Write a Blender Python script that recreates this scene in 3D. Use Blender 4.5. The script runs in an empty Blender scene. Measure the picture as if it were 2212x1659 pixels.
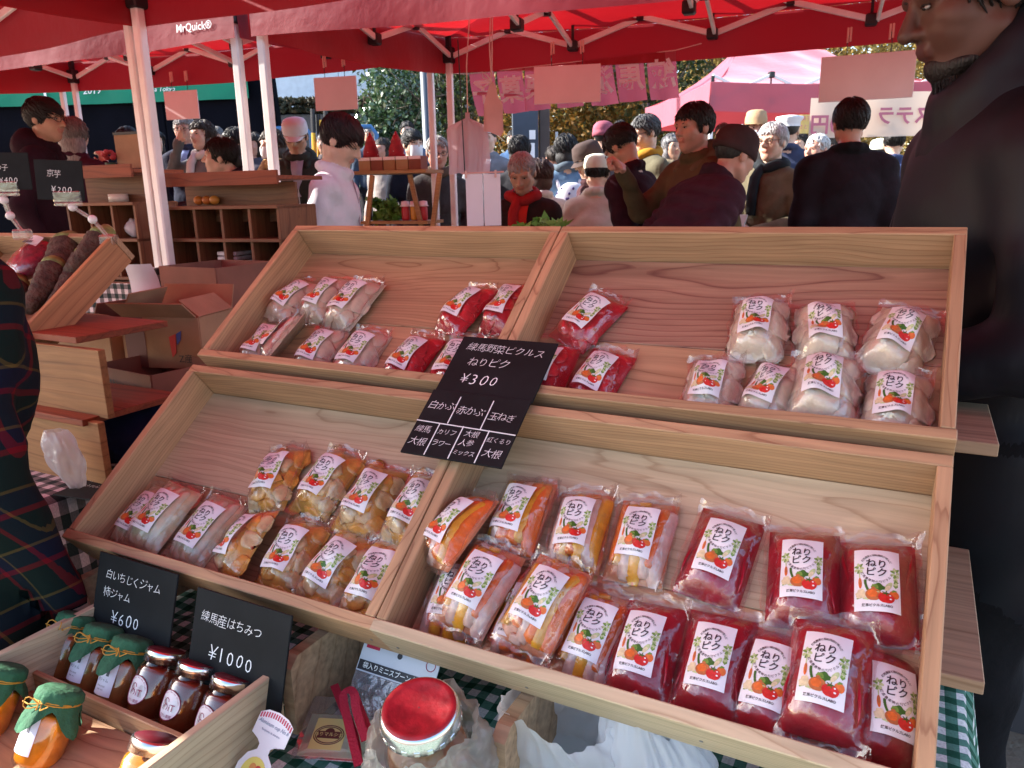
import bpy, math, random
import numpy as np
from mathutils import Matrix, Vector, Euler
R = math.radians
sin, cos, PI = math.sin, math.cos, math.pi
scene = bpy.context.scene
COL = scene.collection

# ------------------------------------------------------------------ camera, sky, sun, exposure
CAM_Z, PITCH, ROLL, FPX = 1.32, R(14), R(-1.13), 1653.0
_f = Vector((0, cos(PITCH), -sin(PITCH))); _r0 = Vector((1, 0, 0)); _u0 = _r0.cross(_f)
_r = _r0 * cos(ROLL) + _u0 * sin(ROLL); _u = _u0 * cos(ROLL) - _r0 * sin(ROLL)
cam = bpy.data.cameras.new('camera'); cam.sensor_width = 36; cam.lens = 36 * FPX / 2212
cam.clip_start = .02; cam.clip_end = 400
cam.dof.use_dof = True; cam.dof.focus_distance = 1.05; cam.dof.aperture_fstop = 22.0
cam_o = bpy.data.objects.new('camera', cam); COL.objects.link(cam_o)
cam_o.matrix_world = Matrix.Translation((0, 0, CAM_Z)) @ Matrix((_r, _u, -_f)).transposed().to_4x4()
scene.camera = cam_o

SUN_EL, SUN_AZ = R(33), R(-78)          # azimuth measured clockwise from +Y (the view direction)
sun_dir = Vector((sin(SUN_AZ) * cos(SUN_EL), cos(SUN_AZ) * cos(SUN_EL), sin(SUN_EL)))
world = bpy.data.worlds.new('World'); scene.world = world; world.use_nodes = True
wn = world.node_tree
sky = wn.nodes.new('ShaderNodeTexSky'); sky.sky_type = 'NISHITA'; sky.sun_disc = False
sky.sun_elevation = SUN_EL; sky.sun_rotation = SUN_AZ; sky.air_density = 1.0; sky.dust_density = 1.2; sky.ozone_density = 1.0
wn.links.new(sky.outputs[0], wn.nodes['Background'].inputs[0]); wn.nodes['Background'].inputs[1].default_value = .15
sl = bpy.data.lights.new('sun', 'SUN'); sl.energy = 5.0; sl.angle = R(.5); sl.color = (1, .94, .86)
so = bpy.data.objects.new('sun', sl); COL.objects.link(so); so.rotation_euler = sun_dir.to_track_quat('Z', 'Y').to_euler()
scene.view_settings.view_transform = 'Standard'; scene.view_settings.look = 'None'
scene.view_settings.exposure = 1.78; scene.view_settings.gamma = 1; scene.view_settings.use_curve_mapping = False
cy = scene.cycles
cy.use_denoising = True; cy.max_bounces = 7; cy.diffuse_bounces = 4; cy.glossy_bounces = 3; cy.transmission_bounces = 6
cy.transparent_max_bounces = 20; cy.caustics_reflective = False; cy.caustics_refractive = False; cy.sample_clamp_indirect = 6

def at(px, py, y):
    """a point of the place seen at (px, py) of a 2212-wide picture, y metres ahead"""
    d = _f + _r * ((px - 1106) / FPX) - _u * ((py - 829.5) / FPX)
    return Vector((0, 0, CAM_Z)) + d * (y / d.y)
def atz(px, py, z):
    d = _f + _r * ((px - 1106) / FPX) - _u * ((py - 829.5) / FPX)
    return Vector((0, 0, CAM_Z)) + d * ((z - CAM_Z) / d.z)

# ------------------------------------------------------------------ materials
MATS = {}
def _nt(name):
    m = bpy.data.materials.new(name); m.use_nodes = True
    nt = m.node_tree; return m, nt, nt.nodes['Principled BSDF'], nt.nodes['Material Output']
def L(nt, a, b): nt.links.new(a, b)
def N(nt, t, **kw):
    n = nt.nodes.new('ShaderNode' + t)
    for k, v in kw.items(): setattr(n, k, v)
    return n
def rgb(c): return (c[0], c[1], c[2], 1)
def ramp(nt, fac, stops):
    r = N(nt, 'ValToRGB'); e = r.color_ramp.elements
    while len(e) < len(stops): e.new(.5)
    for el, (p, c) in zip(e, stops): el.position = p; el.color = rgb(c)
    L(nt, fac, r.inputs[0]); return r.outputs[0]
def mat(name, col, rough=.6, metal=0, spec=.5, var=.12, scale=8, bump=0, bscale=40, sub=0, coat=0, alpha=1, trans=0, sheen=0, stretch=None):
    """plain surface with uneven colour and fine relief"""
    if name in MATS: return MATS[name]
    m, nt, b, o = _nt(name)
    b.inputs['Roughness'].default_value = rough; b.inputs['Metallic'].default_value = metal
    b.inputs['Specular IOR Level'].default_value = spec; b.inputs['Coat Weight'].default_value = coat
    b.inputs['Coat Roughness'].default_value = .08; b.inputs['Sheen Weight'].default_value = sheen
    b.inputs['Transmission Weight'].default_value = trans; b.inputs['Alpha'].default_value = alpha
    if sub: b.inputs['Subsurface Weight'].default_value = sub; b.inputs['Subsurface Radius'].default_value = (.012, .005, .003); b.inputs['Subsurface Scale'].default_value = .5
    tc = N(nt, 'TexCoord'); src = tc.outputs['Object']
    if stretch:
        mp = N(nt, 'Mapping'); mp.inputs['Scale'].default_value = stretch; L(nt, src, mp.inputs[0]); src = mp.outputs[0]
    if var:
        n = N(nt, 'TexNoise'); n.inputs['Scale'].default_value = scale; n.inputs['Detail'].default_value = 5; L(nt, src, n.inputs['Vector'])
        oi = N(nt, 'ObjectInfo')
        add = N(nt, 'MapRange'); add.inputs[1].default_value = .3; add.inputs[2].default_value = .7
        add.inputs[3].default_value = 1 - var; add.inputs[4].default_value = 1 + var; L(nt, n.outputs[0], add.inputs[0])
        mx = N(nt, 'Mix', data_type='RGBA', blend_type='MULTIPLY'); mx.inputs[0].default_value = 1
        mx.inputs[6].default_value = rgb(col)
        cmb = N(nt, 'CombineColor'); 
        for i in range(3): L(nt, add.outputs[0], cmb.inputs[i])
        L(nt, cmb.outputs[0], mx.inputs[7]); L(nt, mx.outputs[2], b.inputs['Base Color'])
    else: b.inputs['Base Color'].default_value = rgb(col)
    if bump:
        n2 = N(nt, 'TexNoise'); n2.inputs['Scale'].default_value = bscale; n2.inputs['Detail'].default_value = 4; L(nt, src, n2.inputs['Vector'])
        bp = N(nt, 'Bump'); bp.inputs['Strength'].default_value = bump; bp.inputs['Distance'].default_value = .01
        L(nt, n2.outputs[0], bp.inputs['Height']); L(nt, bp.outputs[0], b.inputs['Normal'])
    MATS[name] = m; return m
def wood(name, light, dark, ring=26, grain=.5, rough=.62, knots=True, mid=None):
    """sawn boards: the length of the board runs along its own X"""
    if name in MATS: return MATS[name]
    m, nt, b, o = _nt(name)
    tc = N(nt, 'TexCoord'); oi = N(nt, 'ObjectInfo')
    sc = N(nt, 'VectorMath', operation='SCALE'); sc.inputs[0].default_value = (7.3, .11, .17); L(nt, oi.outputs['Random'], sc.inputs['Scale'])
    ad = N(nt, 'VectorMath', operation='ADD'); L(nt, tc.outputs['Object'], ad.inputs[0]); L(nt, sc.outputs[0], ad.inputs[1])
    wob = N(nt, 'TexNoise'); wob.inputs['Scale'].default_value = 4.5; wob.inputs['Detail'].default_value = 2
    mp0 = N(nt, 'Mapping'); mp0.inputs['Scale'].default_value = (.5, 1.6, 1.6); L(nt, ad.outputs[0], mp0.inputs[0]); L(nt, mp0.outputs[0], wob.inputs['Vector'])
    off = N(nt, 'VectorMath', operation='SCALE'); L(nt, wob.outputs['Color'], off.inputs[0]); off.inputs['Scale'].default_value = .055
    ad2 = N(nt, 'VectorMath', operation='ADD'); L(nt, ad.outputs[0], ad2.inputs[0]); L(nt, off.outputs[0], ad2.inputs[1])
    mp = N(nt, 'Mapping'); mp.inputs['Scale'].default_value = (.065, 1, 1); mp.inputs['Location'].default_value = (0, -.12, .02); L(nt, ad2.outputs[0], mp.inputs[0])
    w = N(nt, 'TexWave', wave_type='RINGS', rings_direction='X', wave_profile='SAW'); w.inputs['Scale'].default_value = ring
    w.inputs['Distortion'].default_value = 1.2; w.inputs['Detail'].default_value = 1.5; w.inputs['Detail Scale'].default_value = 2; L(nt, mp.outputs[0], w.inputs['Vector'])
    mid = mid or tuple(.72 * a + .28 * c for a, c in zip(light, dark))
    lgt = tuple(light); mid2 = tuple(.5 * a + .5 * c for a, c in zip(light, mid)); dk = tuple(.55 * a + .45 * c for a, c in zip(dark, mid)); base = ramp(nt, w.outputs[0], [(0, mid2), (.15, lgt), (.55, lgt), (.86, mid2), (.965, dk), (1, mid)])
    fn = N(nt, 'TexNoise'); fn.inputs['Scale'].default_value = 30; fn.inputs['Detail'].default_value = 6
    mp2 = N(nt, 'Mapping'); mp2.inputs['Scale'].default_value = (.06, 4, 4); L(nt, ad2.outputs[0], mp2.inputs[0]); L(nt, mp2.outputs[0], fn.inputs['Vector'])
    mr = N(nt, 'MapRange'); mr.inputs[1].default_value = .3; mr.inputs[2].default_value = .7; mr.inputs[3].default_value = 1 - .4 * grain; mr.inputs[4].default_value = 1 + .28 * grain
    L(nt, fn.outputs[0], mr.inputs[0])
    big = N(nt, 'TexNoise'); big.inputs['Scale'].default_value = 3.2; big.inputs['Detail'].default_value = 3; L(nt, ad.outputs[0], big.inputs['Vector'])
    mr2 = N(nt, 'MapRange'); mr2.inputs[1].default_value = .3; mr2.inputs[2].default_value = .7; mr2.inputs[3].default_value = .86; mr2.inputs[4].default_value = 1.1; L(nt, big.outputs[0], mr2.inputs[0])
    rv = N(nt, 'MapRange'); rv.inputs[3].default_value = .84; rv.inputs[4].default_value = 1.1; L(nt, oi.outputs['Random'], rv.inputs[0])
    m1 = N(nt, 'Math', operation='MULTIPLY'); L(nt, mr.outputs[0], m1.inputs[0]); L(nt, mr2.outputs[0], m1.inputs[1])
    m2 = N(nt, 'Math', operation='MULTIPLY'); L(nt, m1.outputs[0], m2.inputs[0]); L(nt, rv.outputs[0], m2.inputs[1])
    sc2 = N(nt, 'VectorMath', operation='SCALE'); L(nt, base, sc2.inputs[0]); L(nt, m2.outputs[0], sc2.inputs['Scale'])
    last = sc2.outputs[0]
    if knots:
        vo = N(nt, 'TexVoronoi'); vo.inputs['Scale'].default_value = 4.6
        mp3 = N(nt, 'Mapping'); mp3.inputs['Scale'].default_value = (.55, 1, 1); L(nt, ad2.outputs[0], mp3.inputs[0]); L(nt, mp3.outputs[0], vo.inputs['Vector'])
        kr = ramp(nt, vo.outputs['Distance'], [(0, (1, 1, 1)), (.030, (.9, .9, .9)), (.065, (0, 0, 0))])
        mk = N(nt, 'Mix', data_type='RGBA'); L(nt, kr, mk.inputs[0]); L(nt, last, mk.inputs[6]); mk.inputs[7].default_value = rgb(tuple(.35 * d for d in dark)); last = mk.outputs[2]
    L(nt, last, b.inputs['Base Color'])
    b.inputs['Roughness'].default_value = rough; b.inputs['Specular IOR Level'].default_value = .35
    bp = N(nt, 'Bump'); bp.inputs['Strength'].default_value = .25; bp.inputs['Distance'].default_value = .004; L(nt, m1.outputs[0], bp.inputs['Height']); L(nt, bp.outputs[0], b.inputs['Normal'])
    MATS[name] = m; return m
def cloth(name, col, tl=.45, rough=.5, spec=.5, tcol=None, weave=600, sheen=.3, scol=(1, .75, .85), bump=.16):
    """thin woven sheet that lets some light through"""
    if name in MATS: return MATS[name]
    m, nt, b, o = _nt(name)
    b.inputs['Base Color'].default_value = rgb(col); b.inputs['Roughness'].default_value = rough; b.inputs['Specular IOR Level'].default_value = spec
    b.inputs['Sheen Weight'].default_value = sheen; b.inputs['Sheen Roughness'].default_value = .4; b.inputs['Sheen Tint'].default_value = rgb(scol)
    t = N(nt, 'BsdfTranslucent'); t.inputs[0].default_value = rgb(tcol or col)
    mx = N(nt, 'MixShader'); mx.inputs[0].default_value = tl; L(nt, b.outputs[0], mx.inputs[1]); L(nt, t.outputs[0], mx.inputs[2]); L(nt, mx.outputs[0], o.inputs[0])
    tc = N(nt, 'TexCoord'); n = N(nt, 'TexNoise'); n.inputs['Scale'].default_value = 5; n.inputs['Detail'].default_value = 4; L(nt, tc.outputs['Object'], n.inputs['Vector'])
    bp = N(nt, 'Bump'); bp.inputs['Strength'].default_value = bump; bp.inputs['Distance'].default_value = .05; L(nt, n.outputs[0], bp.inputs['Height']); L(nt, bp.outputs[0], b.inputs['Normal'])
    MATS[name] = m; return m
def film(name, tint=(1, 1, 1), gloss=.06, rough=.06, wrinkle=.5, wscale=22, edge=.55, haze=0, hcol=(.8, .8, .85)):
    """clear plastic film: mostly see-through, mirror-like at a slant"""
    if name in MATS: return MATS[name]
    m, nt, b, o = _nt(name); nt.nodes.remove(b)
    tr = N(nt, 'BsdfTransparent'); tr.inputs[0].default_value = rgb(tint)
    gl = N(nt, 'BsdfGlossy'); gl.inputs['Roughness'].default_value = rough
    tc = N(nt, 'TexCoord'); n = N(nt, 'TexNoise'); n.inputs['Scale'].default_value = wscale; n.inputs['Detail'].default_value = 3; L(nt, tc.outputs['Object'], n.inputs['Vector'])
    bp = N(nt, 'Bump'); bp.inputs['Strength'].default_value = wrinkle; bp.inputs['Distance'].default_value = .01; L(nt, n.outputs[0], bp.inputs['Height'])
    lw = N(nt, 'LayerWeight'); lw.inputs[0].default_value = .3; L(nt, bp.outputs[0], lw.inputs['Normal']); L(nt, bp.outputs[0], gl.inputs['Normal'])
    mr = N(nt, 'MapRange'); mr.inputs[3].default_value = gloss; mr.inputs[4].default_value = edge; L(nt, lw.outputs['Facing'], mr.inputs[0])
    mx = N(nt, 'MixShader'); L(nt, mr.outputs[0], mx.inputs[0]); L(nt, tr.outputs[0], mx.inputs[1]); L(nt, gl.outputs[0], mx.inputs[2])
    if haze:
        df = N(nt, 'BsdfDiffuse'); df.inputs[0].default_value = rgb(hcol); tl = N(nt, 'BsdfTranslucent'); tl.inputs[0].default_value = rgb(hcol)
        md = N(nt, 'MixShader'); md.inputs[0].default_value = .5; L(nt, df.outputs[0], md.inputs[1]); L(nt, tl.outputs[0], md.inputs[2])
        m2 = N(nt, 'MixShader'); m2.inputs[0].default_value = haze; L(nt, mx.outputs[0], m2.inputs[1]); L(nt, md.outputs[0], m2.inputs[2]); L(nt, m2.outputs[0], o.inputs[0])
    else: L(nt, mx.outputs[0], o.inputs[0])
    MATS[name] = m; return m
def checks(name, a, b_, mid, size, use='UV', tl=0):
    """gingham: two sets of stripes that cross"""
    if name in MATS: return MATS[name]
    m, nt, b, o = _nt(name)
    tc = N(nt, 'TexCoord'); sp = N(nt, 'SeparateXYZ'); L(nt, tc.outputs[use], sp.inputs[0])
    outs = []
    for i in (0, 1):
        mu = N(nt, 'Math', operation='MULTIPLY'); mu.inputs[1].default_value = 1 / size; L(nt, sp.outputs[i], mu.inputs[0])
        fr = N(nt, 'Math', operation='FRACT'); L(nt, mu.outputs[0], fr.inputs[0])
        gt = N(nt, 'Math', operation='GREATER_THAN'); gt.inputs[1].default_value = .5; L(nt, fr.outputs[0], gt.inputs[0]); outs.append(gt.outputs[0])
    ad = N(nt, 'Math', operation='ADD'); L(nt, outs[0], ad.inputs[0]); L(nt, outs[1], ad.inputs[1])
    hf = N(nt, 'Math', operation='MULTIPLY'); hf.inputs[1].default_value = .5; L(nt, ad.outputs[0], hf.inputs[0])
    c = ramp(nt, hf.outputs[0], [(0, a), (.25, a), (.26, mid), (.74, mid), (.75, b_)])
    n = N(nt, 'TexNoise'); n.inputs['Scale'].default_value = 260; L(nt, tc.outputs[use], n.inputs['Vector'])
    mr = N(nt, 'MapRange'); mr.inputs[1].default_value = .3; mr.inputs[2].default_value = .7; mr.inputs[3].default_value = .8; mr.inputs[4].default_value = 1.15; L(nt, n.outputs[0], mr.inputs[0])
    s = N(nt, 'VectorMath', operation='SCALE'); L(nt, c, s.inputs[0]); L(nt, mr.outputs[0], s.inputs['Scale']); L(nt, s.outputs[0], b.inputs['Base Color'])
    b.inputs['Roughness'].default_value = .85; b.inputs['Specular IOR Level'].default_value = .2
    MATS[name] = m; return m

# ------------------------------------------------------------------ meshes
class MB:
    """collects faces; build() links them as ONE mesh object"""
    def __init__(s): s.v = []; s.f = []; s.m = []; s.uv = None
    def add(s, vs, fs, mi=0):
        k = len(s.v); s.v += [tuple(p) for p in vs]; s.f += [tuple(i + k for i in f) for f in fs]; s.m += [mi] * len(fs); return s
    def box(s, c, d, M=None, bev=0, mi=0):
        hx, hy, hz = d[0] / 2, d[1] / 2, d[2] / 2; b = min(bev, hx * .45, hy * .45, hz * .45)
        vs = []; fs = []
        if b <= 0:
            vs = [(x * hx, y * hy, z * hz) for x in (-1, 1) for y in (-1, 1) for z in (-1, 1)]
            fs = [(0, 1, 3, 2), (4, 6, 7, 5), (0, 4, 5, 1), (2, 3, 7, 6), (0, 2, 6, 4), (1, 5, 7, 3)]
        else:
            idx = {}
            for x in (-1, 1):
                for y in (-1, 1):
                    for z in (-1, 1):
                        for a in range(3):
                            idx[x, y, z, a] = len(vs)
                            vs.append((x * (hx - (b if a != 0 else 0)), y * (hy - (b if a != 1 else 0)), z * (hz - (b if a != 2 else 0))))
            I = lambda p, a: idx[p[0], p[1], p[2], a]
            for a in range(3):
                e1, e2 = [k for k in range(3) if k != a]
                for sg in (-1, 1):
                    q = []
                    for s1, s2 in ((-1, -1), (1, -1), (1, 1), (-1, 1)):
                        p = [0, 0, 0]; p[a] = sg; p[e1] = s1; p[e2] = s2; q.append(I(p, a))
                    fs.append(tuple(q if (sg > 0) == (a != 1) else q[::-1]))
            for a in range(3):
                e1, e2 = [k for k in range(3) if k != a]
                for s1 in (-1, 1):
                    for s2 in (-1, 1):
                        p0 = [0, 0, 0]; p0[e1] = s1; p0[e2] = s2; p1 = p0[:]; p0[a] = -1; p1[a] = 1
                        q = (I(p0, e1), I(p1, e1), I(p1, e2), I(p0, e2))
                        fs.append(q if (s1 * s2 > 0) == (a != 1) else q[::-1])
            for x in (-1, 1):
                for y in (-1, 1):
                    for z in (-1, 1):
                        q = tuple(idx[x, y, z, a] for a in range(3)); fs.append(q if x * y * z > 0 else q[::-1])
        M = M or Matrix.Identity(4); c = Vector(c)
        return s.add([M @ (Vector(p) + c) for p in vs], fs, mi)
    def bar(s, a, b, w, h=None, bev=0, mi=0, up=(0, 0, 1)):
        """square tube from a to b"""
        a, b = Vector(a), Vector(b); d = b - a; l = d.length; x = d / l; u = Vector(up)
        if abs(x.dot(u)) > .97: u = Vector((0, 1, 0))
        y = u.cross(x).normalized(); z = x.cross(y)
        M = Matrix((x, y, z)).transposed().to_4x4(); M.translation = (a + b) / 2
        return s.box((0, 0, 0), (l, w, h or w), M, bev, mi)
    def tube(s, pts, r, n=8, mi=0, cap=True, closed=False):
        pts = [Vector(p) for p in pts]; k = len(pts); rs = r if hasattr(r, '__len__') else [r] * k
        vs = []; prev = None
        for i, p in enumerate(pts):
            t = (pts[(i + 1) % k] - pts[i - 1]) if closed else (pts[min(i + 1, k - 1)] - pts[max(i - 1, 0)])
            t = t.normalized() if t.length > 1e-9 else Vector((0, 0, 1))
            if prev is None: prev = Vector((0, 0, 1)) if abs(t.z) < .9 else Vector((1, 0, 0))
            x = (prev - t * prev.dot(t)).normalized(); y = t.cross(x); prev = x
            vs += [p + (x * cos(2 * PI * j / n) + y * sin(2 * PI * j / n)) * rs[i] for j in range(n)]
        fs = [(i * n + j, i * n + (j + 1) % n, ((i + 1) % k) * n + (j + 1) % n, ((i + 1) % k) * n + j) for i in range(k if closed else k - 1) for j in range(n)]
        if cap and not closed: fs += [tuple(range(n))[::-1], tuple(range((k - 1) * n, k * n))]
        return s.add(vs, fs, mi)
    def lathe(s, prof, n=24, mi=0, M=None, cap=True):
        M = M or Matrix.Identity(4); k = len(prof)
        vs = [M @ Vector((r * cos(2 * PI * j / n), r * sin(2 * PI * j / n), z)) for r, z in prof for j in range(n)]
        fs = [(i * n + j, i * n + (j + 1) % n, (i + 1) * n + (j + 1) % n, (i + 1) * n + j) for i in range(k - 1) for j in range(n)]
        if cap: fs += [tuple(range(n))[::-1], tuple(range((k - 1) * n, k * n))]
        return s.add(vs, fs, mi)
    def grid(s, fn, nu, nv, mi=0, flip=False):
        vs = [fn(i / nu, j / nv) for j in range(nv + 1) for i in range(nu + 1)]
        fs = [(j * (nu + 1) + i, j * (nu + 1) + i + 1, (j + 1) * (nu + 1) + i + 1, (j + 1) * (nu + 1) + i) for j in range(nv) for i in range(nu)]
        return s.add(vs, [f[::-1] for f in fs] if flip else fs, mi)
    def ell(s, c, r, M=None, n=12, k=8, mi=0, fn=None):
        M = M or Matrix.Identity(4); c = Vector(c); vs = []
        for i in range(k + 1):
            ph = PI * i / k
            for j in range(n):
                q = Vector((sin(ph) * cos(2 * PI * j / n), sin(ph) * sin(2 * PI * j / n), cos(ph)))
                g = fn(q) if fn else 1
                vs.append(M @ (c + Vector((q.x * r[0], q.y * r[1], q.z * r[2])) * g))
        fs = [(i * n + j, (i + 1) * n + j, (i + 1) * n + (j + 1) % n, i * n + (j + 1) % n) for i in range(k) for j in range(n)]
        return s.add(vs, fs, mi)
    def prism(s, poly, t, M=None, mi=0):
        """polygon in XY, thickness t along Z"""
        M = M or Matrix.Identity(4); n = len(poly)
        vs = [M @ Vector((x, y, z)) for z in (0, t) for x, y in poly]
        fs = [tuple(range(n))[::-1], tuple(range(n, 2 * n))] + [(i, (i + 1) % n, n + (i + 1) % n, n + i) for i in range(n)]
        return s.add(vs, fs, mi)
    def mesh(s, name, mats, smooth=False, uv=None):
        me = bpy.data.meshes.new(name); me.from_pydata([tuple(p) for p in s.v], [], s.f)
        for m in (mats if isinstance(mats, (list, tuple)) else [mats]): me.materials.append(MATS[m] if isinstance(m, str) else m)
        if any(s.m): me.polygons.foreach_set('material_index', s.m)
        if smooth: me.polygons.foreach_set('use_smooth', [True] * len(s.f))
        if uv:
            ul = me.uv_layers.new(); k = 0
            for p in me.polygons:
                for vi in p.vertices: ul.data[k].uv = uv(me.vertices[vi].co); k += 1
        me.update(); return me
    def build(s, name, mats, parent=None, smooth=False, uv=None, M=None):
        return link(name, s.mesh(name, mats, smooth, uv), parent, M)
def link(name, me, parent=None, M=None):
    o = bpy.data.objects.new(name, me); COL.objects.link(o)
    if parent: o.parent = parent
    if M is not None: o.matrix_basis = M
    return o
def soft(o, ang=35):
    """smooth shading with sharp corners kept"""
    me = o.data
    me.polygons.foreach_set('use_smooth', [True] * len(me.polygons)); me.set_sharp_from_angle(angle=R(ang)); return o
def tag(o, label, cat, group=None, kind=None):
    if label: o['label'] = label
    if cat: o['category'] = cat
    if group: o['group'] = group
    if kind: o['kind'] = kind
    return o
def empty(name, M=None):
    o = bpy.data.objects.new(name, None); COL.objects.link(o); o.empty_display_size = .05
    if M is not None: o.matrix_basis = M
    return o
def frame(o, x, y, z):
    M = Matrix((Vector(x), Vector(y), Vector(z))).transposed().to_4x4(); M.translation = Vector(o); return M
def T(x, y, z): return Matrix.Translation((x, y, z))
def RZ(a): return Matrix.Rotation(a, 4, 'Z')
def RX(a): return Matrix.Rotation(a, 4, 'X')
def RY(a): return Matrix.Rotation(a, 4, 'Y')
def S3(x, y, z): return Matrix.Diagonal((x, y, z, 1))
_gl = {}
def glyphs(text, size, thin=0.0, shear=0.0, align='CENTER'):
    """vertices and faces of a line of text, centred, height about size"""
    key = (text, round(thin, 4), shear, align)
    if key not in _gl:
        c = bpy.data.curves.new('t', 'FONT'); c.body = text; c.align_x = align; c.align_y = 'CENTER'; c.shear = shear; c.resolution_u = 2; c.offset = thin
        o = bpy.data.objects.new('t', c); COL.objects.link(o)
        me = bpy.data.meshes.new_from_object(o.evaluated_get(bpy.context.evaluated_depsgraph_get()))
        _gl[key] = (np.array([v.co[:2] for v in me.vertices]).reshape(-1, 2), [tuple(p.vertices) for p in me.polygons])
        COL.objects.unlink(o); bpy.data.objects.remove(o); bpy.data.curves.remove(c); bpy.data.meshes.remove(me)
    v, f = _gl[key]; return v * size, f
def write(mb, text, x, y, size, rot=0, z=0, thin=0, shear=0, mi=0, sx=1, fn=None, align='CENTER'):
    v, f = glyphs(text, size, thin, shear, align)
    c, s_ = cos(rot), sin(rot)
    P = [(x + (a * sx) * c - b * s_, y + (a * sx) * s_ + b * c) for a, b in v]
    mb.add([(p[0], p[1], z if fn is None else fn(*p)) for p in P], f, mi)
def handwrite(mb, text, x, y, size, rot=0, z=0, thin=-.013, rng=None, mi=0, gap=1.0, shear=.12):
    """one character after another, each a little off, as with a marker"""
    rng = rng or random.Random(text); cx = 0
    for ch in text:
        w = size * (.92 if ord(ch) > 255 else .62) * gap
        sc = size * rng.uniform(.9, 1.08); dy = rng.uniform(-.05, .05) * size
        px, py = cx + w / 2, dy
        write(mb, ch, x + px * cos(rot) - py * sin(rot), y + px * sin(rot) + py * cos(rot), sc, rot + rng.uniform(-.06, .06), z, thin, shear + rng.uniform(-.08, .08), mi)
        cx += w
    return cx
def copy_tree(o, parent=None):
    c = o.copy(); COL.objects.link(c); c.parent = parent
    for ch in o.children: copy_tree(ch, c)
    return c
# ------------------------------------------------------------------ palette
CEDAR = wood('cedar', (.50, .305, .165), (.23, .10, .05), ring=52)
CEDARP = wood('cedar_pale', (.58, .45, .29), (.36, .23, .13), ring=46)
CEDARR = wood('cedar_red', (.44, .25, .165), (.16, .05, .045), ring=30, mid=(.33, .16, .11))
PLY = wood('plywood', (.47, .31, .19), (.28, .16, .085), ring=9, grain=.7)
PLYO = wood('orange_ply', (.32, .15, .055), (.17, .065, .022), ring=8, grain=.5)
DARKW = wood('brown_wood', (.19, .075, .034), (.09, .03, .014), ring=12, knots=False)
REDW = wood('red_brown_wood', (.27, .065, .026), (.11, .018, .009), ring=14, knots=False)
BLACKB = mat('black_board', (.010, .0115, .0125), .7, var=.3, scale=14, spec=.18)
CHALK = mat('white_marker', (.85, .87, .86), .6, var=.1)
STEELD = mat('dull_steel', (.22, .21, .2), .45, metal=.8)
PAPER = mat('white_paper', (.80, .79, .80), .45, var=.03)
BAGFILM = film('clear_bag_film', (.98, .96, .96), .045, .055, .6, 30, .55, haze=.025, hcol=(.85, .8, .8))
GING = checks('green_gingham', (.78, .80, .78), (.012, .085, .05), (.10, .25, .19), .030)
GINGB = checks('dark_gingham', (.62, .5, .5), (.02, .03, .028), (.16, .13, .13), .044)

# ------------------------------------------------------------------ ground
GZ = -.10
def ground_z(x, y):
    return GZ + max(0, y - 3.0) * .055 if y < 14 else GZ + 11 * .055
gm = MB()
_ys = [-60, -10, -3, 0, 1.5, 3, 4, 5, 6, 8, 10, 14, 20, 60, 220]; _xs = [-200, -40, -12, -6, -3, 0, 3, 6, 12, 40, 200]
for y in _ys:
    for x in _xs: gm.v.append((x, y, ground_z(x, y)))
nx = len(_xs)
for j in range(len(_ys) - 1):
    for i in range(nx - 1): gm.f.append((j * nx + i, j * nx + i + 1, (j + 1) * nx + i + 1, (j + 1) * nx + i)); gm.m.append(0)
tag(gm.build('ground', mat('bare_earth', (.26, .20, .16), .95, var=.45, scale=3.5, bump=.6, bscale=60, spec=.1)), 'trodden bare earth of the market ground', None, kind='structure')

# ------------------------------------------------------------------ the stall's own axes
PSI = R(-27.88)
EX = Vector((cos(PSI), sin(PSI), 0)); EY = Vector((sin(PSI), -cos(PSI), 0)); UP = Vector((0, 0, 1))
O_ = Vector((-.4542, 1.6667, 0))
def ST(e, g, z): return O_ + EX * e + EY * g + UP * z
def SF(e, g, z, rz=0): return frame(ST(e, g, z), EX, -EY, UP) @ RZ(rz)
def board(name, parent, c, size, m, axis='x', bev=.0012, M=None):
    """a sawn board: size along x, y, z of its thing; grain runs along axis"""
    B = T(*c)
    if axis == 'y': B = B @ RZ(PI / 2); size = (size[1], size[0], size[2])
    if axis == 'z': B = B @ RY(PI / 2); size = (size[2], size[1], size[0])
    if M is not None: B = M @ B
    return MB().box((0, 0, 0), size, None, bev).build(name, m, parent, M=B)

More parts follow.
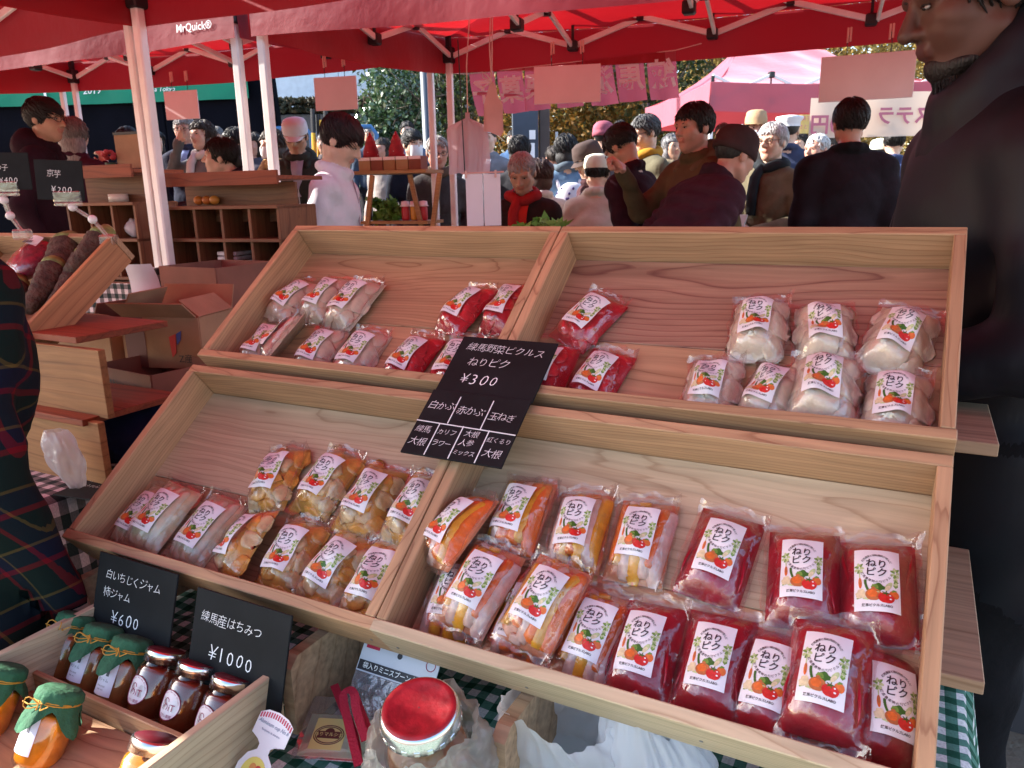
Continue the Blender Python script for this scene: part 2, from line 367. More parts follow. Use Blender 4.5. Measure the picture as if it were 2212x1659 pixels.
# table and its cloth
TZ = .61
tb = empty('trestle_table', SF(.57, .42, GZ)); tag(tb, 'trestle table under the green gingham cloth and the wooden pickle trays', 'table')
board('table_top', tb, (0, 0, TZ - GZ - .022), (1.42, 1.5, .03), PLY)
for sx in (-.62, .62):
    for sy in (-.62, .62): MB().bar((sx, sy, 0), (sx, sy, TZ - GZ - .036), .035, bev=.003).build('leg', mat('grey_metal', (.35, .35, .36), .4, metal=.8), tb)
rng = random.Random(4)
def cloth_z(e, g): return .0045 * sin(e * 23 + g * 9) * sin(g * 31 - e * 7) + .003 * sin(e * 61 + g * 40)
cl = MB(); NE, NG = 120, 120; uvs = {}
E0, E1, G0, G1 = -.145, 1.30, -.335, 1.18
def cl_fn(a, b):
    s, t = -.55 + a * 2.55, -.7 + b * 2.3         # cloth coordinates, wider than the table
    e, g, z = min(max(s, E0), E1), min(max(t, G0), G1), TZ
    ds, dt = max(0, s - E1, E0 - s), max(0, t - G1, G0 - t)
    z -= max(ds, dt); w = max(ds, dt)
    if ds > 0: e += (1 if s > E1 else -1) * (.012 + .022 * sin(t * 26) * min(1, ds * 6) + .05 * ds)
    if dt > 0: g += (1 if t > G1 else -1) * (.012 + .02 * sin(s * 24) * min(1, dt * 6))
    if w == 0: z += cloth_z(e, g) * .7 + .001
    return (e, g, z, s, t)
V5 = [cl_fn(i / NE, j / NG) for j in range(NG + 1) for i in range(NE + 1)]
cl.v = [tuple(ST(*p[:3])) for p in V5]
cl.f = [(j * (NE + 1) + i, j * (NE + 1) + i + 1, (j + 1) * (NE + 1) + i + 1, (j + 1) * (NE + 1) + i) for j in range(NG) for i in range(NE)]; cl.m = [0] * len(cl.f)
cme = cl.mesh('tablecloth', GING, True); ul = cme.uv_layers.new(); k = 0
for p in cme.polygons:
    for vi in p.vertices: ul.data[k].uv = V5[vi][3:5]; k += 1
co = link('tablecloth', cme); tag(co, 'green and white gingham cloth spread over the pickle stall table', 'tablecloth')

# plywood step rack that carries the trays
rk = empty('step_rack', SF(0, 0, TZ + .006)); tag(rk, 'plywood step rack holding up the four pickle trays on the gingham cloth', 'rack')
def rack_panel(e):
    # profile in (g, z): steps under the two rows of trays
    pr = [(.615, 0), (.615, .10), (.600, .113), (.50, .113), (.50, .10), (.27, .10), (.27, .30), (.12, .30), (.12, .365), (-.10, .365), (-.10, .30), (-.20, .28), (-.20, 0)]
    M = frame((0, 0, 0), (0, -1, 0), (0, 0, 1), (-1, 0, 0)) @ T(0, 0, -e - .009)
    return MB().prism(pr, .018, M).build('upright', PLY, rk)
for e in (.03, .492, .812, 1.19): rack_panel(e)
board('shelf', rk, (.615, -.01, 1.0 - TZ - .022 - .006), (1.37, .215, .018), PLY)
board('shelf', rk, (.618, -.07, .74 - TZ - .022 - .006), (1.372, .40, .018), PLY)
for e in (.06, 1.16):
    board('strut', rk, (e, .05, .18), (.04, .03, .34), PLY, 'z')

# ------------------------------------------------------------------ the four trays
TW, TL_, TT, TD = .618, .368, .016, .064
def tray_frame(e, row):
    a = R(37.9) if row == 0 else R(38.0)
    o = Vector((-.4542, 1.6667, 1.2624)) if row == 0 else Vector((-.5961, 1.3986, 1.0221))
    s = EY * cos(a) - UP * sin(a); n = EX.cross(-s)
    return frame(o + EX * (e * .62 + .001), EX, -s, n)
TRAYS = {}
def make_tray(key, e, row, mats, label):
    F = tray_frame(e, row); t = empty('wooden_tray', F); TRAYS[key] = F
    tag(t, label, 'tray', 'cedar trays on the step rack')
    base, base2, back, side, lip = mats
    hb = TD + .009
    w1 = .188
    board('base_plank', t, (TW / 2, -TT - w1 / 2 - .0005, -TD - .0045), (TW - .004, w1 - .001, .009), base)
    w2 = TL_ - 2 * TT - w1
    board('base_plank', t, (TW / 2, -TT - w1 - w2 / 2 - .0005, -TD - .0045), (TW - .004, w2 - .001, .009), base2)
    board('back_board', t, (TW / 2, -TT / 2, -hb / 2), (TW, TT, hb), back)
    for x in (TT / 2, TW - TT / 2): board('side_board', t, (x, -TL_ / 2, -hb / 2 + .0005), (TT, TL_ - 2 * TT - .001, hb + .0005), side, 'y')
    board('front_lip', t, (TW / 2, -TL_ + TT / 2, -hb / 2 - .001), (TW + .004, TT, hb + .004), lip)
    for x in (.02, TW * .33, TW * .66, TW - .02):
        MB().lathe([(.0022, 0), (.0020, .0006), (.0003, .0007)], 10, 0, T(x, -TL_ - .0003, -.045) @ RX(PI / 2)).build('nail_head', STEELD, t)
    return t
make_tray('LU', 0, 0, (CEDAR, CEDAR, CEDAR, CEDAR, CEDAR), 'upper cedar tray of white turnip and red radish pickles, farther from the bearded man')
make_tray('RU', 1, 0, (CEDARR, CEDAR, CEDAR, CEDAR, CEDAR), 'upper cedar tray with dark wavy grain, holding the onion pickles')
make_tray('LL', 0, 1, (CEDARP, CEDAR, CEDAR, CEDAR, CEDAR), 'lower cedar tray of amber cauliflower pickles, above the jam box')
make_tray('RL', 1, 1, (CEDARP, CEDAR, CEDAR, CEDAR, CEDARP), 'lower cedar tray of carrot sticks and dark red beet pickles')
# ------------------------------------------------------------------ pickle bags
BW, BL_ = .088, .132
def hb_fn(th, seed, kind):
    rr = random.Random(seed); a, b, c, d = [rr.uniform(0, 6.28) for _ in range(4)]
    lump = {'beet': .05, 'daikon': .07, 'turnip': .10, 'radish': .12, 'onion': .13, 'cauli': .13, 'mix': .09}[kind]
    skew = rr.uniform(-.12, .12)
    def h(x, y):
        u, v = x / (BW / 2 - .0055), y / (BL_ / 2 - .0075)
        if abs(u) >= 1 or abs(v) >= 1: return 0.0
        p = (1 - abs(u) ** 2.2) ** .72 * (1 - abs(v) ** 3.2) ** .7
        w = 1 + lump * (sin(u * 3.1 + a + v) * cos(v * 4.3 + b) + .5 * sin(u * 6 + v * 5 + c)) + skew * u
        return th * p * w * (1.0 - .18 * v)
    return h
def film_mesh(h, seed):
    rr = random.Random(seed); p1, p2 = rr.uniform(0, 6), rr.uniform(0, 6); m = MB()
    def top(a, b):
        x, y = (a - .5) * BW, (b - .5) * BL_
        e = h(x, y); fl = .0022 * sin(y * 95 + p1) + .0016 * sin(x * 140 + p2) + (.010 * max(0, a - .86) / .14 + .006 * max(0, b - .9) / .1) * (1 + sin(p1)) * .6
        cr = .0009 * sin(x * 210 + y * 320 + p2) * sin(y * 90 + p1) + .0006 * sin(x * 520 - y * 260 + p1)
        ed = max(abs(2 * a - 1), abs(2 * b - 1)) ** 8; x += ed * .0030 * sin(y * 70 + p2) + ed * .0018 * sin(y * 190 + p1); y += ed * .0030 * sin(x * 85 + p1) + ed * .002 * sin(x * 230 + p2)
        return (x, y, e + .0016 + fl * (1 if e < .004 else .12) + (cr if e > .004 else 0) + .002)
    m.grid(top, 26, 34)
    def bot(a, b):
        x, y = (a - .5) * BW, (b - .5) * BL_; e = h(x, y); z = top(a, b)[2]
        return (x, y, .0012 if e > 0 else z - .0006)
    m.grid(bot, 13, 17, flip=True)
    return m
def body_mesh(h, k, low=.0015, n=(22, 30)):
    m = MB()
    xs, ys = BW / 2 - .0057, BL_ / 2 - .0077
    m.grid(lambda a, b: ((2 * a - 1) * xs, (2 * b - 1) * ys, max(low, h((2 * a - 1) * xs, (2 * b - 1) * ys) * k)), *n)
    m.grid(lambda a, b: ((2 * a - 1) * xs, (2 * b - 1) * ys, low - .0003), 1, 1, flip=True)
    return m
LW, LH = .0435, .0725
# the printed sticker, drawn in its own plane
PM = ['print_dark', 'print_green', 'print_deep_green', 'print_orange', 'print_brown', 'print_red', 'print_cream', 'print_pale_green', 'print_white']
for n_, c_ in zip(PM, [(.035, .03, .035), (.16, .30, .05), (.04, .14, .02), (.72, .16, .03), (.50, .16, .05), (.62, .025, .02), (.72, .62, .38), (.50, .58, .28), (.85, .85, .84)]): mat(n_, c_, .45, var=.15, scale=300)
def sticker(h):
    pr = MB(); q = MB()
    up = lambda dz: (lambda x, y: h(x, y + .002) + .0060 + dz)
    def blob(cx, cy, rx, ry, mi, rot=0, n=14, wob=0, dz=.0005, ph=0):
        vs = [(0, 0)] + [((1 + wob * sin(5 * t + ph) + wob * .6 * sin(9 * t + 2 * ph)) * rx * cos(t), (1 + wob * sin(5 * t + ph) + wob * .6 * sin(9 * t)) * ry * sin(t)) for t in [2 * PI * k / n for k in range(n)]]
        cx *= .82; rx *= .9; c, s = cos(rot), sin(rot); fnz = up(dz); P = [(cx + x * c - y * s, cy + x * s + y * c) for x, y in vs]
        P = [(max(-LW / 2 + .0003, min(LW / 2 - .0003, x)), y) for x, y in P]
        q.add([(x, y, fnz(x, y)) for x, y in P], [(0, k + 1, (k + 1) % n + 1) for k in range(n)], mi)
    # greens behind
    for cx, cy in ((-.0205, .0115), (.0215, .0085)):
        for k in range(7):
            t = 2 * PI * k / 7; blob(cx + .0032 * cos(t), cy + .0042 * sin(t), .0024, .0016, 1 if k % 2 else 7, t, 8, .2, .0003, k)
    for k in range(4): blob(.0215, .001 - .0025 * k, .0022, .0022, 1 if k % 2 else 7, 0, 8, .25, .0003, k)
    blob(-.0200, .004, .0006, .005, 7, .05, 8, 0, .0003)
    blob(-.0195, -.0055, .0017, .0065, 3, .04, 10, .05, .0004)                         # carrot
    blob(-.0195, -.0040, .0010, .0045, 4, .04, 10, 0, .0005)
    for t in range(7): blob(-.0135 + .0055 * (1 - cos(t * .17)), -.003 - .0016 * t, .0014, .0016, 2, .3, 8, 0, .0004 + t * 1e-5)   # cucumber
    blob(.0135, -.0075, .0026, .0062, 7, -.55, 10, .08, .0003); blob(.0125, -.0098, .0020, .0040, 6, -.55, 10, .08, .0004)          # pale root
    for dx, dy, r_ in ((-.003, 0, .0036), (.0015, .0013, .0040), (.0052, -.0005, .0032), (.001, -.0025, .0034)): blob(.0005 + dx, -.0098 + dy, r_, r_ * .85, 2 if dx > 0 else 1, 0, 12, .12, .0004 + abs(dx) * .02, dx * 900)
    blob(.001, -.0145, .0022, .002, 7, 0, 8, .1, .0004)
    for k in range(6): blob(-.0185 + .0030 * cos(k * 1.9), -.0185 + .0030 * sin(k * 1.9), .0031, .0028, 6, k, 9, .14, .0003 + k * 2e-5, k)   # cauliflower
    blob(-.0205, -.0225, .0028, .0012, 1, .3, 8, .2, .0003); blob(-.0130, -.0235, .0030, .0012, 7, -.2, 8, .2, .0003)
    blob(.0195, -.0165, .0046, .0048, 3, 0, 12, .03, .0004); blob(.0195, -.0125, .0026, .0012, 1, .4, 8, .3, .0005)
    blob(-.0040, -.0185, .0078, .0068, 4, 0, 16, .02, .0005); blob(-.0052, -.0175, .0048, .0044, 3, 0, 12, .03, .0006); blob(-.004, -.0118, .0022, .0018, 4, 0, 8, .1, .0006)
    blob(.0105, -.0215, .0078, .0060, 5, -.08, 16, .03, .0007); blob(.0150, -.0185, .0010, .0008, 8, 0, 6, 0, .0009); blob(.0155, -.0225, .0013, .0009, 8, 0, 6, 0, .0009)
    for k in range(5): blob(.0098 + .002 * cos(k * 1.3), -.0163 + .0009 * sin(k * 1.3), .0024, .0006, 2, k * 1.25, 8, 0, .0008)
    # lettering
    f5 = up(.0006)
    for ch, cx, cy in (('ね', -.0055, .0175), ('り', .0052, .0170), ('ピ', -.0060, .0070), ('ク', .0050, .0070)): write(q, ch, cx, cy, .0108, 0, 0, .018, .06, 0, 1, f5)
    top, bot = '練馬農家と福祉施設が育んだ', '練馬農産物の旬ピクルス'
    for k, ch in enumerate(top):
        a = R(148 - 116 * k / (len(top) - 1)); write(q, ch, .0155 * cos(a), .0122 + .0163 * sin(a), .0030, a - PI / 2, 0, .01, 0, 0, 1, f5)
    for k, ch in enumerate(bot):
        a = R(205 + 130 * k / (len(bot) - 1)); write(q, ch, .0155 * cos(a), .0122 + .0163 * sin(a), .0031, a + PI / 2, 0, .01, 0, 0, 1, f5)
    write(q, '練馬ピクルスLABO', 0, -.0305, .0034, 0, 0, .02, 0, 0, 1, f5)
    q.v = [(x, y + .002, z) for x, y, z in q.v]
    f0 = up(0)
    pr.grid(lambda a, b: ((a - .5) * LW, (b - .5) * LH + .002, f0((a - .5) * LW, (b - .5) * LH)), 12, 14)
    return pr, q
def lumpy(rr, amp):
    a, b, c = [rr.uniform(0, 6.28) for _ in range(3)]
    return lambda q: 1 + amp * (sin(q.x * 4 + a) * sin(q.y * 5 + b) + .6 * sin(q.z * 6 + q.x * 7 + c) * sin(q.y * 8 + a))
def pm(name, col, var=.2, scale=70, rough=.28, sub=.25, coat=.5): return mat(name, col, rough, var=var, scale=scale, sub=sub, coat=coat, bump=.15, bscale=120)
pm('turnip_flesh', (.66, .57, .42), .12); pm('turnip_brine', (.60, .50, .36), .15); pm('radish_flesh', (.56, .022, .03), .35); pm('radish_brine', (.46, .010, .02))
pm('onion_flesh', (.74, .64, .48), .12); pm('onion_brine', (.62, .50, .38)); pm('daikon_flesh', (.64, .58, .40), .15); pm('daikon_brine', (.58, .50, .30))
pm('cauliflower_flesh', (.66, .33, .06), .35); pm('cauliflower_pale', (.66, .48, .24), .3); pm('cauliflower_brine', (.56, .30, .06))
pm('carrot_flesh', (.78, .17, .02)); pm('pepper_flesh', (.75, .36, .02)); pm('white_stick_flesh', (.70, .50, .42)); pm('mix_brine', (.55, .22, .11))
pm('beet_flesh', (.33, .002, .014), .35, 30); pm('pepper_red', (.35, .02, .01))
KIND_TH = {'turnip': .032, 'radish': .030, 'onion': .040, 'daikon': .026, 'cauli': .034, 'mix': .032, 'beet': .028}
def make_bag_meshes(kind, seed):
    rr = random.Random(seed * 7 + len(kind)); th = KIND_TH[kind] * rr.uniform(.93, 1.07); h = hb_fn(th, seed, kind)
    out = [('film', film_mesh(h, seed).mesh('film', BAGFILM, True))]
    br = {'turnip': 'turnip_brine', 'radish': 'radish_brine', 'onion': 'onion_brine', 'daikon': 'daikon_brine', 'cauli': 'cauliflower_brine', 'mix': 'mix_brine', 'beet': 'beet_flesh'}[kind]
    kf = {'beet': .97, 'turnip': .92, 'radish': .84, 'onion': .80, 'daikon': .90, 'cauli': .78, 'mix': .5}[kind]
    out.append(('brine', body_mesh(h, kf).mesh('brine', br, True)))
    def press(e): e.v = [(a, b_, min(c, h(a, b_) + .0014)) for a, b_, c in e.v]
    def put(name, m, x, y, r, rot, amp, tilt=0, over=.97, n=12, k=8):
        z = max(r[2] * .9, h(x, y) * over - r[2])
        e = MB().ell((0, 0, 0), r, T(x, y, z) @ RZ(rot) @ RX(tilt), n, k, 0, lumpy(rr, amp)); press(e); out.append((name, e.mesh(name, m, True)))
    def stick(name, m, x, y, l, w, rot, over=.97):
        z = max(w * .6, h(x, y) * over - w * .5); e = MB(); 
        b_ = rr.uniform(-.06, .06)
        e.tube([(b_ * (t * t - .25) * l, t * l, 0) for t in (-.5, -.46, -.25, 0, .25, .46, .5)], [w * .42, w * .58, w * .62, w * .64, w * .62, w * .57, w * .40], 6)
        M = T(x, y, 0) @ RZ(rot); e.v = [(lambda q: (q.x, q.y, q.z + max(w * .6, h(q.x, q.y) * over - w * .5)))(M @ Vector(p)) for p in e.v]; press(e); out.append((name, e.mesh(name, m, True)))
    if kind == 'turnip':
        for x, y, rx, ry in ((-.016, .030, .020, .022), (.018, .034, .021, .020), (.020, -.004, .020, .024), (-.018, -.010, .021, .024), (-.012, -.041, .024, .017), (.020, -.040, .019, .018)):
            put('turnip_slice', 'turnip_flesh', x + rr.uniform(-.003, .003), y + rr.uniform(-.003, .003), (rx, ry, .006), rr.uniform(0, 6), .05, over=1.0)
    elif kind == 'radish':
        for k in range(8):
            put('radish_slice', 'radish_flesh', rr.choice((-1, 1)) * rr.uniform(.008, .024), -.046 + .013 * k + rr.uniform(-.004, .004), (rr.uniform(.015, .021), rr.uniform(.010, .015), .006), rr.uniform(-.8, .8), .10, over=1.0)
    elif kind == 'onion':
        for x, y, r_ in ((-.017, .036, .027), (.020, .038, .024), (.024, -.002, .024), (-.024, -.002, .022), (-.010, -.038, .029), (.024, -.042, .020)):
            put('onion_wedge', 'onion_flesh', x, y, (r_ * rr.uniform(1.0, 1.2), r_ * rr.uniform(.85, 1.0), .011), rr.uniform(0, 3), .04, over=1.02)
    elif kind == 'daikon':
        for k, x in enumerate((-.027, -.012, .004, .020)): stick('daikon_stick', 'daikon_flesh', x, rr.uniform(-.004, .004), .104, .016, rr.uniform(-.04, .04), 1.0)
    elif kind == 'cauli':
        for k in range(13):
            x, y = ((-.026, -.007, .012, .028)[k % 4]) + rr.uniform(-.004, .004), -.049 + .0345 * (k // 4) + rr.uniform(-.006, .006) + (.012 if k % 2 else 0)
            put('cauliflower_floret', 'cauliflower_pale' if rr.random() < .35 else 'cauliflower_flesh', x, min(y, .053), (rr.uniform(.014, .020), rr.uniform(.012, .018), .0095), rr.uniform(0, 6), .18, over=1.0, n=14, k=10)
    elif kind == 'mix':
        cols = ['carrot', 'pepper', 'white_stick']; nm = {'carrot': 'carrot_stick', 'pepper': 'yellow_pepper_strip', 'white_stick': 'daikon_stick'}; k0 = rr.randint(0, 2)
        for k, x in enumerate((-.029, -.019, -.008, .003, .013, .022, .030)):
            c = cols[(k + k0 + (k // 3)) % 3]; stick(nm[c], c + '_flesh', x, rr.uniform(-.010, .010), rr.uniform(.085, .110), rr.uniform(.013, .016), rr.uniform(-.07, .07), 1.0)
        for k in range(3):
            c = cols[k]; stick(nm[c], c + '_flesh', rr.uniform(-.02, .02), rr.choice((-.053, .053)), .016, .008, rr.uniform(.6, 2.4), .8)
    else:
        for sx in (-1, 1):
            p = MB(); p.tube([(sx * (.030 + .004 * sin(t * 5 + seed)), -.04 + .085 * t, h(sx * .030, -.04 + .085 * t) * .98) for t in [k / 9 for k in range(10)]], [.0005 + .0022 * sin(PI * k / 9) for k in range(10)], 6); out.append(('fold', p.mesh('fold', 'beet_flesh', True)))
    pr, q = sticker(h)
    return out, pr.mesh('label', PAPER, True), q.mesh('label_print', PM, False)
_bagm = {}
def bag(kind, seed, tray, u, v, rot, lift=0, tilt=0, roll=0, label='', group='', over=0.0, s=1.0):
    key = (kind, seed)
    if key not in _bagm: _bagm[key] = make_bag_meshes(kind, seed)
    parts, lm, pmh = _bagm[key]
    o = empty('pickle_bag', TRAYS[tray] @ T(u, -v, -TD + .0006 + lift) @ RZ(R(rot)) @ RX(R(tilt)) @ RY(R(roll)) @ S3(s, s, s))
    tag(o, label, 'pickle bag', group)
    for n_, me in parts: link(n_, me, o)
    l_ = link('label', lm, o); link('label_print', pmh, l_)
    return o
ORD = ['first', 'second', 'third', 'fourth', 'fifth', 'sixth']
DESC = {'turnip': 'white turnip pickle', 'radish': 'bright red radish pickle', 'onion': 'pale onion pickle', 'daikon': 'beige white radish pickle', 'cauli': 'amber cauliflower pickle', 'mix': 'carrot and yellow pepper pickle', 'beet': 'dark red beet pickle'}
def row(kind, tray, rowname, ref, items):
    g = {'LU': 'upper tray', 'RU': 'upper tray', 'LL': 'lower tray', 'RL': 'lower tray'}[tray]
    for k, it in enumerate(items):
        seed, u, v, rot = it[:4]; kw = it[4] if len(it) > 4 else {}
        lab = kw.pop('label', None) or f'{DESC[kind]} bag, {rowname} row, {ORD[k]} from {ref}'
        kw.setdefault('roll', random.Random(lab).uniform(-5, 5)); kw.setdefault('lift', .002); bag(kind, seed, tray, u, v, rot + random.Random(lab + 'r').uniform(-2, 2), label=lab, group=f'{DESC[kind]} bags', **kw)
row('turnip', 'LU', 'back', "the tray's outer side board", [(1, .065, .165, -13, dict(tilt=-3)), (2, .147, .160, -7, dict(tilt=2, lift=.004)), (3, .222, .170, -8, dict(lift=.006, roll=-4, s=1.08))])
row('turnip', 'LU', 'front', "the tray's outer side board", [(2, .075, .290, 0), (4, .140, .286, -14, dict(roll=-48, lift=.022, tilt=4, label='white turnip pickle bag turned on its side in the front row')), (1, .212, .290, -2), (3, .304, .289, -3)])
row('radish', 'LU', 'back', 'the divider between the upper trays', [(2, .556, .158, -6, dict(roll=-10, lift=.006)), (1, .473, .164, -12, dict(roll=-12, lift=.004))])
row('radish', 'LU', 'front', 'the divider between the upper trays', [(3, .510, .289, -2, dict(lift=.003)), (1, .417, .288, -8)])
row('radish', 'RU', 'back', 'the divider', [(3, .090, .172, -21, dict(lift=.006, roll=4, label='bright red radish pickle bag lying alone at the back beside the divider'))])
row('radish', 'RU', 'front', 'the divider in the onion tray', [(2, .060, .288, -3, dict(roll=-6, lift=.004)), (1, .143, .288, -10)])
row('onion', 'RU', 'back', 'the bearded man', [(1, .547, .174, -11, dict(lift=.004)), (2, .452, .170, 8), (3, .360, .168, 5, dict(lift=.003))])
row('onion', 'RU', 'front', 'the bearded man', [(3, .552, .289, -1), (1, .464, .278, 3, dict(lift=.012, tilt=-4, s=1.06)), (2, .398, .291, -9, dict(roll=-8, lift=.004, s=.95)), (4, .318, .290, 3, dict(s=.97))])
row('daikon', 'LL', 'front', "the tray's outer side board", [(1, .066, .284, -5, dict(s=1.0)), (2, .114, .280, -7, dict(lift=.012, roll=6, s=1.04)), (3, .212, .281, -7, dict(s=1.06, roll=4))])
row('cauli', 'LL', 'back', 'the divider between the lower trays', [(1, .566, .172, -4, dict(lift=.004)), (2, .478, .171, -2, dict(lift=.002)), (3, .388, .158, -6), (4, .290, .168, 8, dict(roll=-6, lift=.002))])
row('cauli', 'LL', 'front', 'the divider between the lower trays', [(4, .560, .289, 0, dict(s=1.03)), (1, .482, .287, -9), (3, .398, .286, 0), (2, .322, .288, 1, dict(roll=-30, lift=.014))])
row('mix', 'RL', 'back', 'the divider', [(1, .046, .205, -13, dict(roll=-26, lift=.036, label='carrot and yellow pepper pickle bag leaning on the divider, above the others')), (2, .110, .156, 1, dict(lift=.012, roll=-4)), (3, .196, .155, 6), (4, .281, .152, 1)])
row('mix', 'RL', 'front', 'the divider', [(3, .064, .285, 2), (4, .104, .272, -6, dict(lift=.032, roll=4)), (2, .166, .290, -2), (1, .196, .274, -11, dict(lift=.034)), (4, .258, .288, -4)])
row('beet', 'RL', 'back', 'the bearded man', [(3, .556, .157, 5, dict(s=1.04)), (2, .478, .160, 8, dict(lift=.004, s=1.03)), (1, .380, .152, -4, dict(lift=.002, s=1.03))])
row('beet', 'RL', 'front', 'the bearded man', [(2, .572, .281, 1, dict(lift=.001, roll=22)), (1, .518, .276, -1, dict(lift=.026, s=1.05)), (3, .463, .288, -2, dict(lift=.004)), (2, .402, .284, -1, dict(lift=.006, s=1.02)), (1, .322, .288, -1, dict(s=1.02))])

# ------------------------------------------------------------------ price boards
def price_board(M, w, h, lines, label, t=.0035, rules=(), cat='price board'):
    """lines: (text, x, y, size, rot) from the middle of the board"""
    o = empty('price_board', M); tag(o, label, cat)
    MB().box((0, 0, -t / 2), (w, h, t), None, .0006).build('board', BLACKB, o)
    m = MB()
    for tx, x, y, sz, rt in lines: handwrite(m, tx, x, y, sz, rt, .0006, rng=random.Random(tx))
    m.build('lettering', CHALK, o)
    if rules:
        q = MB()
        for (x0, y0, x1, y1) in rules: q.bar((x0, y0, .0005), (x1, y1, .0005), .0015, .0006)
        q.build('ruled_line', CHALK, o)
    return o
MS = TRAYS['RU'] @ T(.008, -.334, .008) @ RX(R(-1))
price_board(MS, .166, .116, [('練馬野菜ピクルス', -.067, .036, .0185, -.03), ('ねりピク', -.052, .006, .0195, 0), ('¥300', -.052, -.029, .027, .0)], 'black price board lettered for pickles at 300 yen, upper half of the pair')
ML = TRAYS['RU'] @ T(.007, -.449, .0125) @ RX(R(-1))
price_board(ML, .166, .118, [('白かぶ', -.077, .029, .0165, 0), ('赤かぶ', -.026, .026, .0165, 0), ('玉ねぎ', .029, .022, .0155, 0),
    ('練馬', -.078, -.016, .0145, 0), ('大根', -.078, -.038, .0155, 0), ('カリフ', -.040, -.016, .0115, 0), ('ラワー', -.040, -.036, .0115, 0),
    ('大根', .005, -.013, .0125, 0), ('人参', .003, -.029, .0125, 0), ('ミックス', .0, -.046, .0095, 0), ('紅くるり', .043, -.018, .0105, 0), ('大根', .046, -.040, .0155, 0)],
    'black board ruled into boxes naming seven pickled vegetables', rules=[(-.083, -.001, .083, -.004), (-.030, .05, -.030, 0), (.026, .05, .026, -.002), (-.042, -.001, -.042, -.058), (-.002, -.001, -.002, -.058), (.041, -.002, .041, -.058)])
def leaning(tl, tr, zt, h, back, w=None):
    a, b = atz(*tl, zt), atz(*tr, zt); x = (b - a).normalized(); x = EX
    down = (EY * sin(back) - UP * cos(back)); n = x.cross(-down)
    w = w or (b - a).length
    return frame((a + b) / 2 + down * h / 2, x, -down, n), w, h
M1, w1, h1 = leaning((226, 1190), (374, 1242), .803, .128, R(17), .172)
price_board(M1, w1, h1, [('白いちじくジャム', -.066, .034, .0165, -.0), ('柿ジャム', -.066, .008, .0165, 0), ('¥600', -.044, -.026, .026, 0)], 'black price board for fig and persimmon jam at 600 yen')
M2, w2, h2 = leaning((438, 1268), (618, 1330), .803, .128, R(17), .172)
price_board(M2, w2, h2, [('練馬産はちみつ', -.072, .028, .0175, 0), ('¥1000', -.052, -.016, .027, 0)], 'black price board for honey at 1000 yen')

# ------------------------------------------------------------------ box of jams and honey
jb = empty('jam_box', SF(0, 0, TZ + .006)); tag(jb, 'pale wooden box with a divider, holding jam and honey jars', 'box')
BXE0, BXE1, BXG0, BXG1 = .112, .494, .626, .90
board('back_board', jb, ((BXE0 + BXE1) / 2, -BXG0 - .006, .037), (BXE1 - BXE0 - .026, .012, .06), CEDAR)
for e in (BXE0 + .006, BXE1 - .006): board('side_board', jb, (e, -(BXG0 + BXG1) / 2, .053), (.012, BXG1 - BXG0, .106), CEDARP, 'y')
board('divider', jb, ((BXE0 + BXE1) / 2, -.733, .030), (BXE1 - BXE0 - .026, .008, .056), CEDAR)
board('front_lip', jb, ((BXE0 + BXE1) / 2, -BXG1 - .008, .035), (BXE1 - BXE0 + .004, .012, .07), CEDARP)
board('base_plank', jb, ((BXE0 + BXE1) / 2, -.688, .008), (BXE1 - BXE0 - .026, .08, .01), CEDAR)
board('base_plank', jb, ((BXE0 + BXE1) / 2, -.818, .008), (BXE1 - BXE0 - .026, .158, .01), CEDAR, M=T(0, 0, .012) @ T(0, -.818, 0) @ RX(R(6)) @ T(0, .818, 0))
GLASS = film('jar_glass', (.99, .99, .97), .05, .03, .05, 30, .6)
HONEY = mat('honey', (.16, .035, .012), .12, var=.3, scale=14, coat=.8); AMBER = mat('marmalade', (.78, .26, .015), .2, var=.35, scale=40, coat=.6, sub=.2); JAM = mat('persimmon_jam', (.30, .10, .03), .2, var=.3, scale=40, coat=.6)
STEEL = mat('bright_steel', (.75, .74, .73), .22, metal=1, var=.05); GREENP = mat('green_crepe_paper', (.025, .12, .055), .85, var=.25, scale=60, bump=.4, bscale=90); CORD = mat('gold_cord', (.55, .27, .03), .6)
LIDRED = mat('red_lid', (.10, .004, .012), .45, var=.2); LAV = mat('pale_label', (.74, .72, .80), .5, var=.04); SEAL = mat('grey_stamp', (.10, .10, .12), .6); RING = mat('maroon_print', (.32, .04, .10), .5)
def jar_body(o, r=.029, h=.082, fill='honey', lvl=.9):
    pr = [(r * .90, 0), (r, .005), (r, h * .70), (r * .94, h * .78), (r * .80, h * .84), (r * .80, h * .93)]
    MB().lathe(pr, 28).build('glass', GLASS, o, True)
    MB().lathe([(r * .86, .003), (r * .955, .008), (r * .955, h * .69), (r * .90, h * .77), (.001, h * .77)], 24).build('contents', fill, o, True)
def curved_label(o, name, r, z0, z1, half, m, shape=None, parent=None):
    q = MB()
    if shape is None: q.grid(lambda a, b: (r * sin((2 * a - 1) * half), -r * cos((2 * a - 1) * half), z0 + (z1 - z0) * b), 10, 2)
    return q.build(name, m, o, True)
def wrap_print(o, q, r, m, name='print'):
    q.v = [((r + z) * sin(x / r), -(r + z) * cos(x / r), y) for x, y, z in q.v]; return q.build(name, m, o)
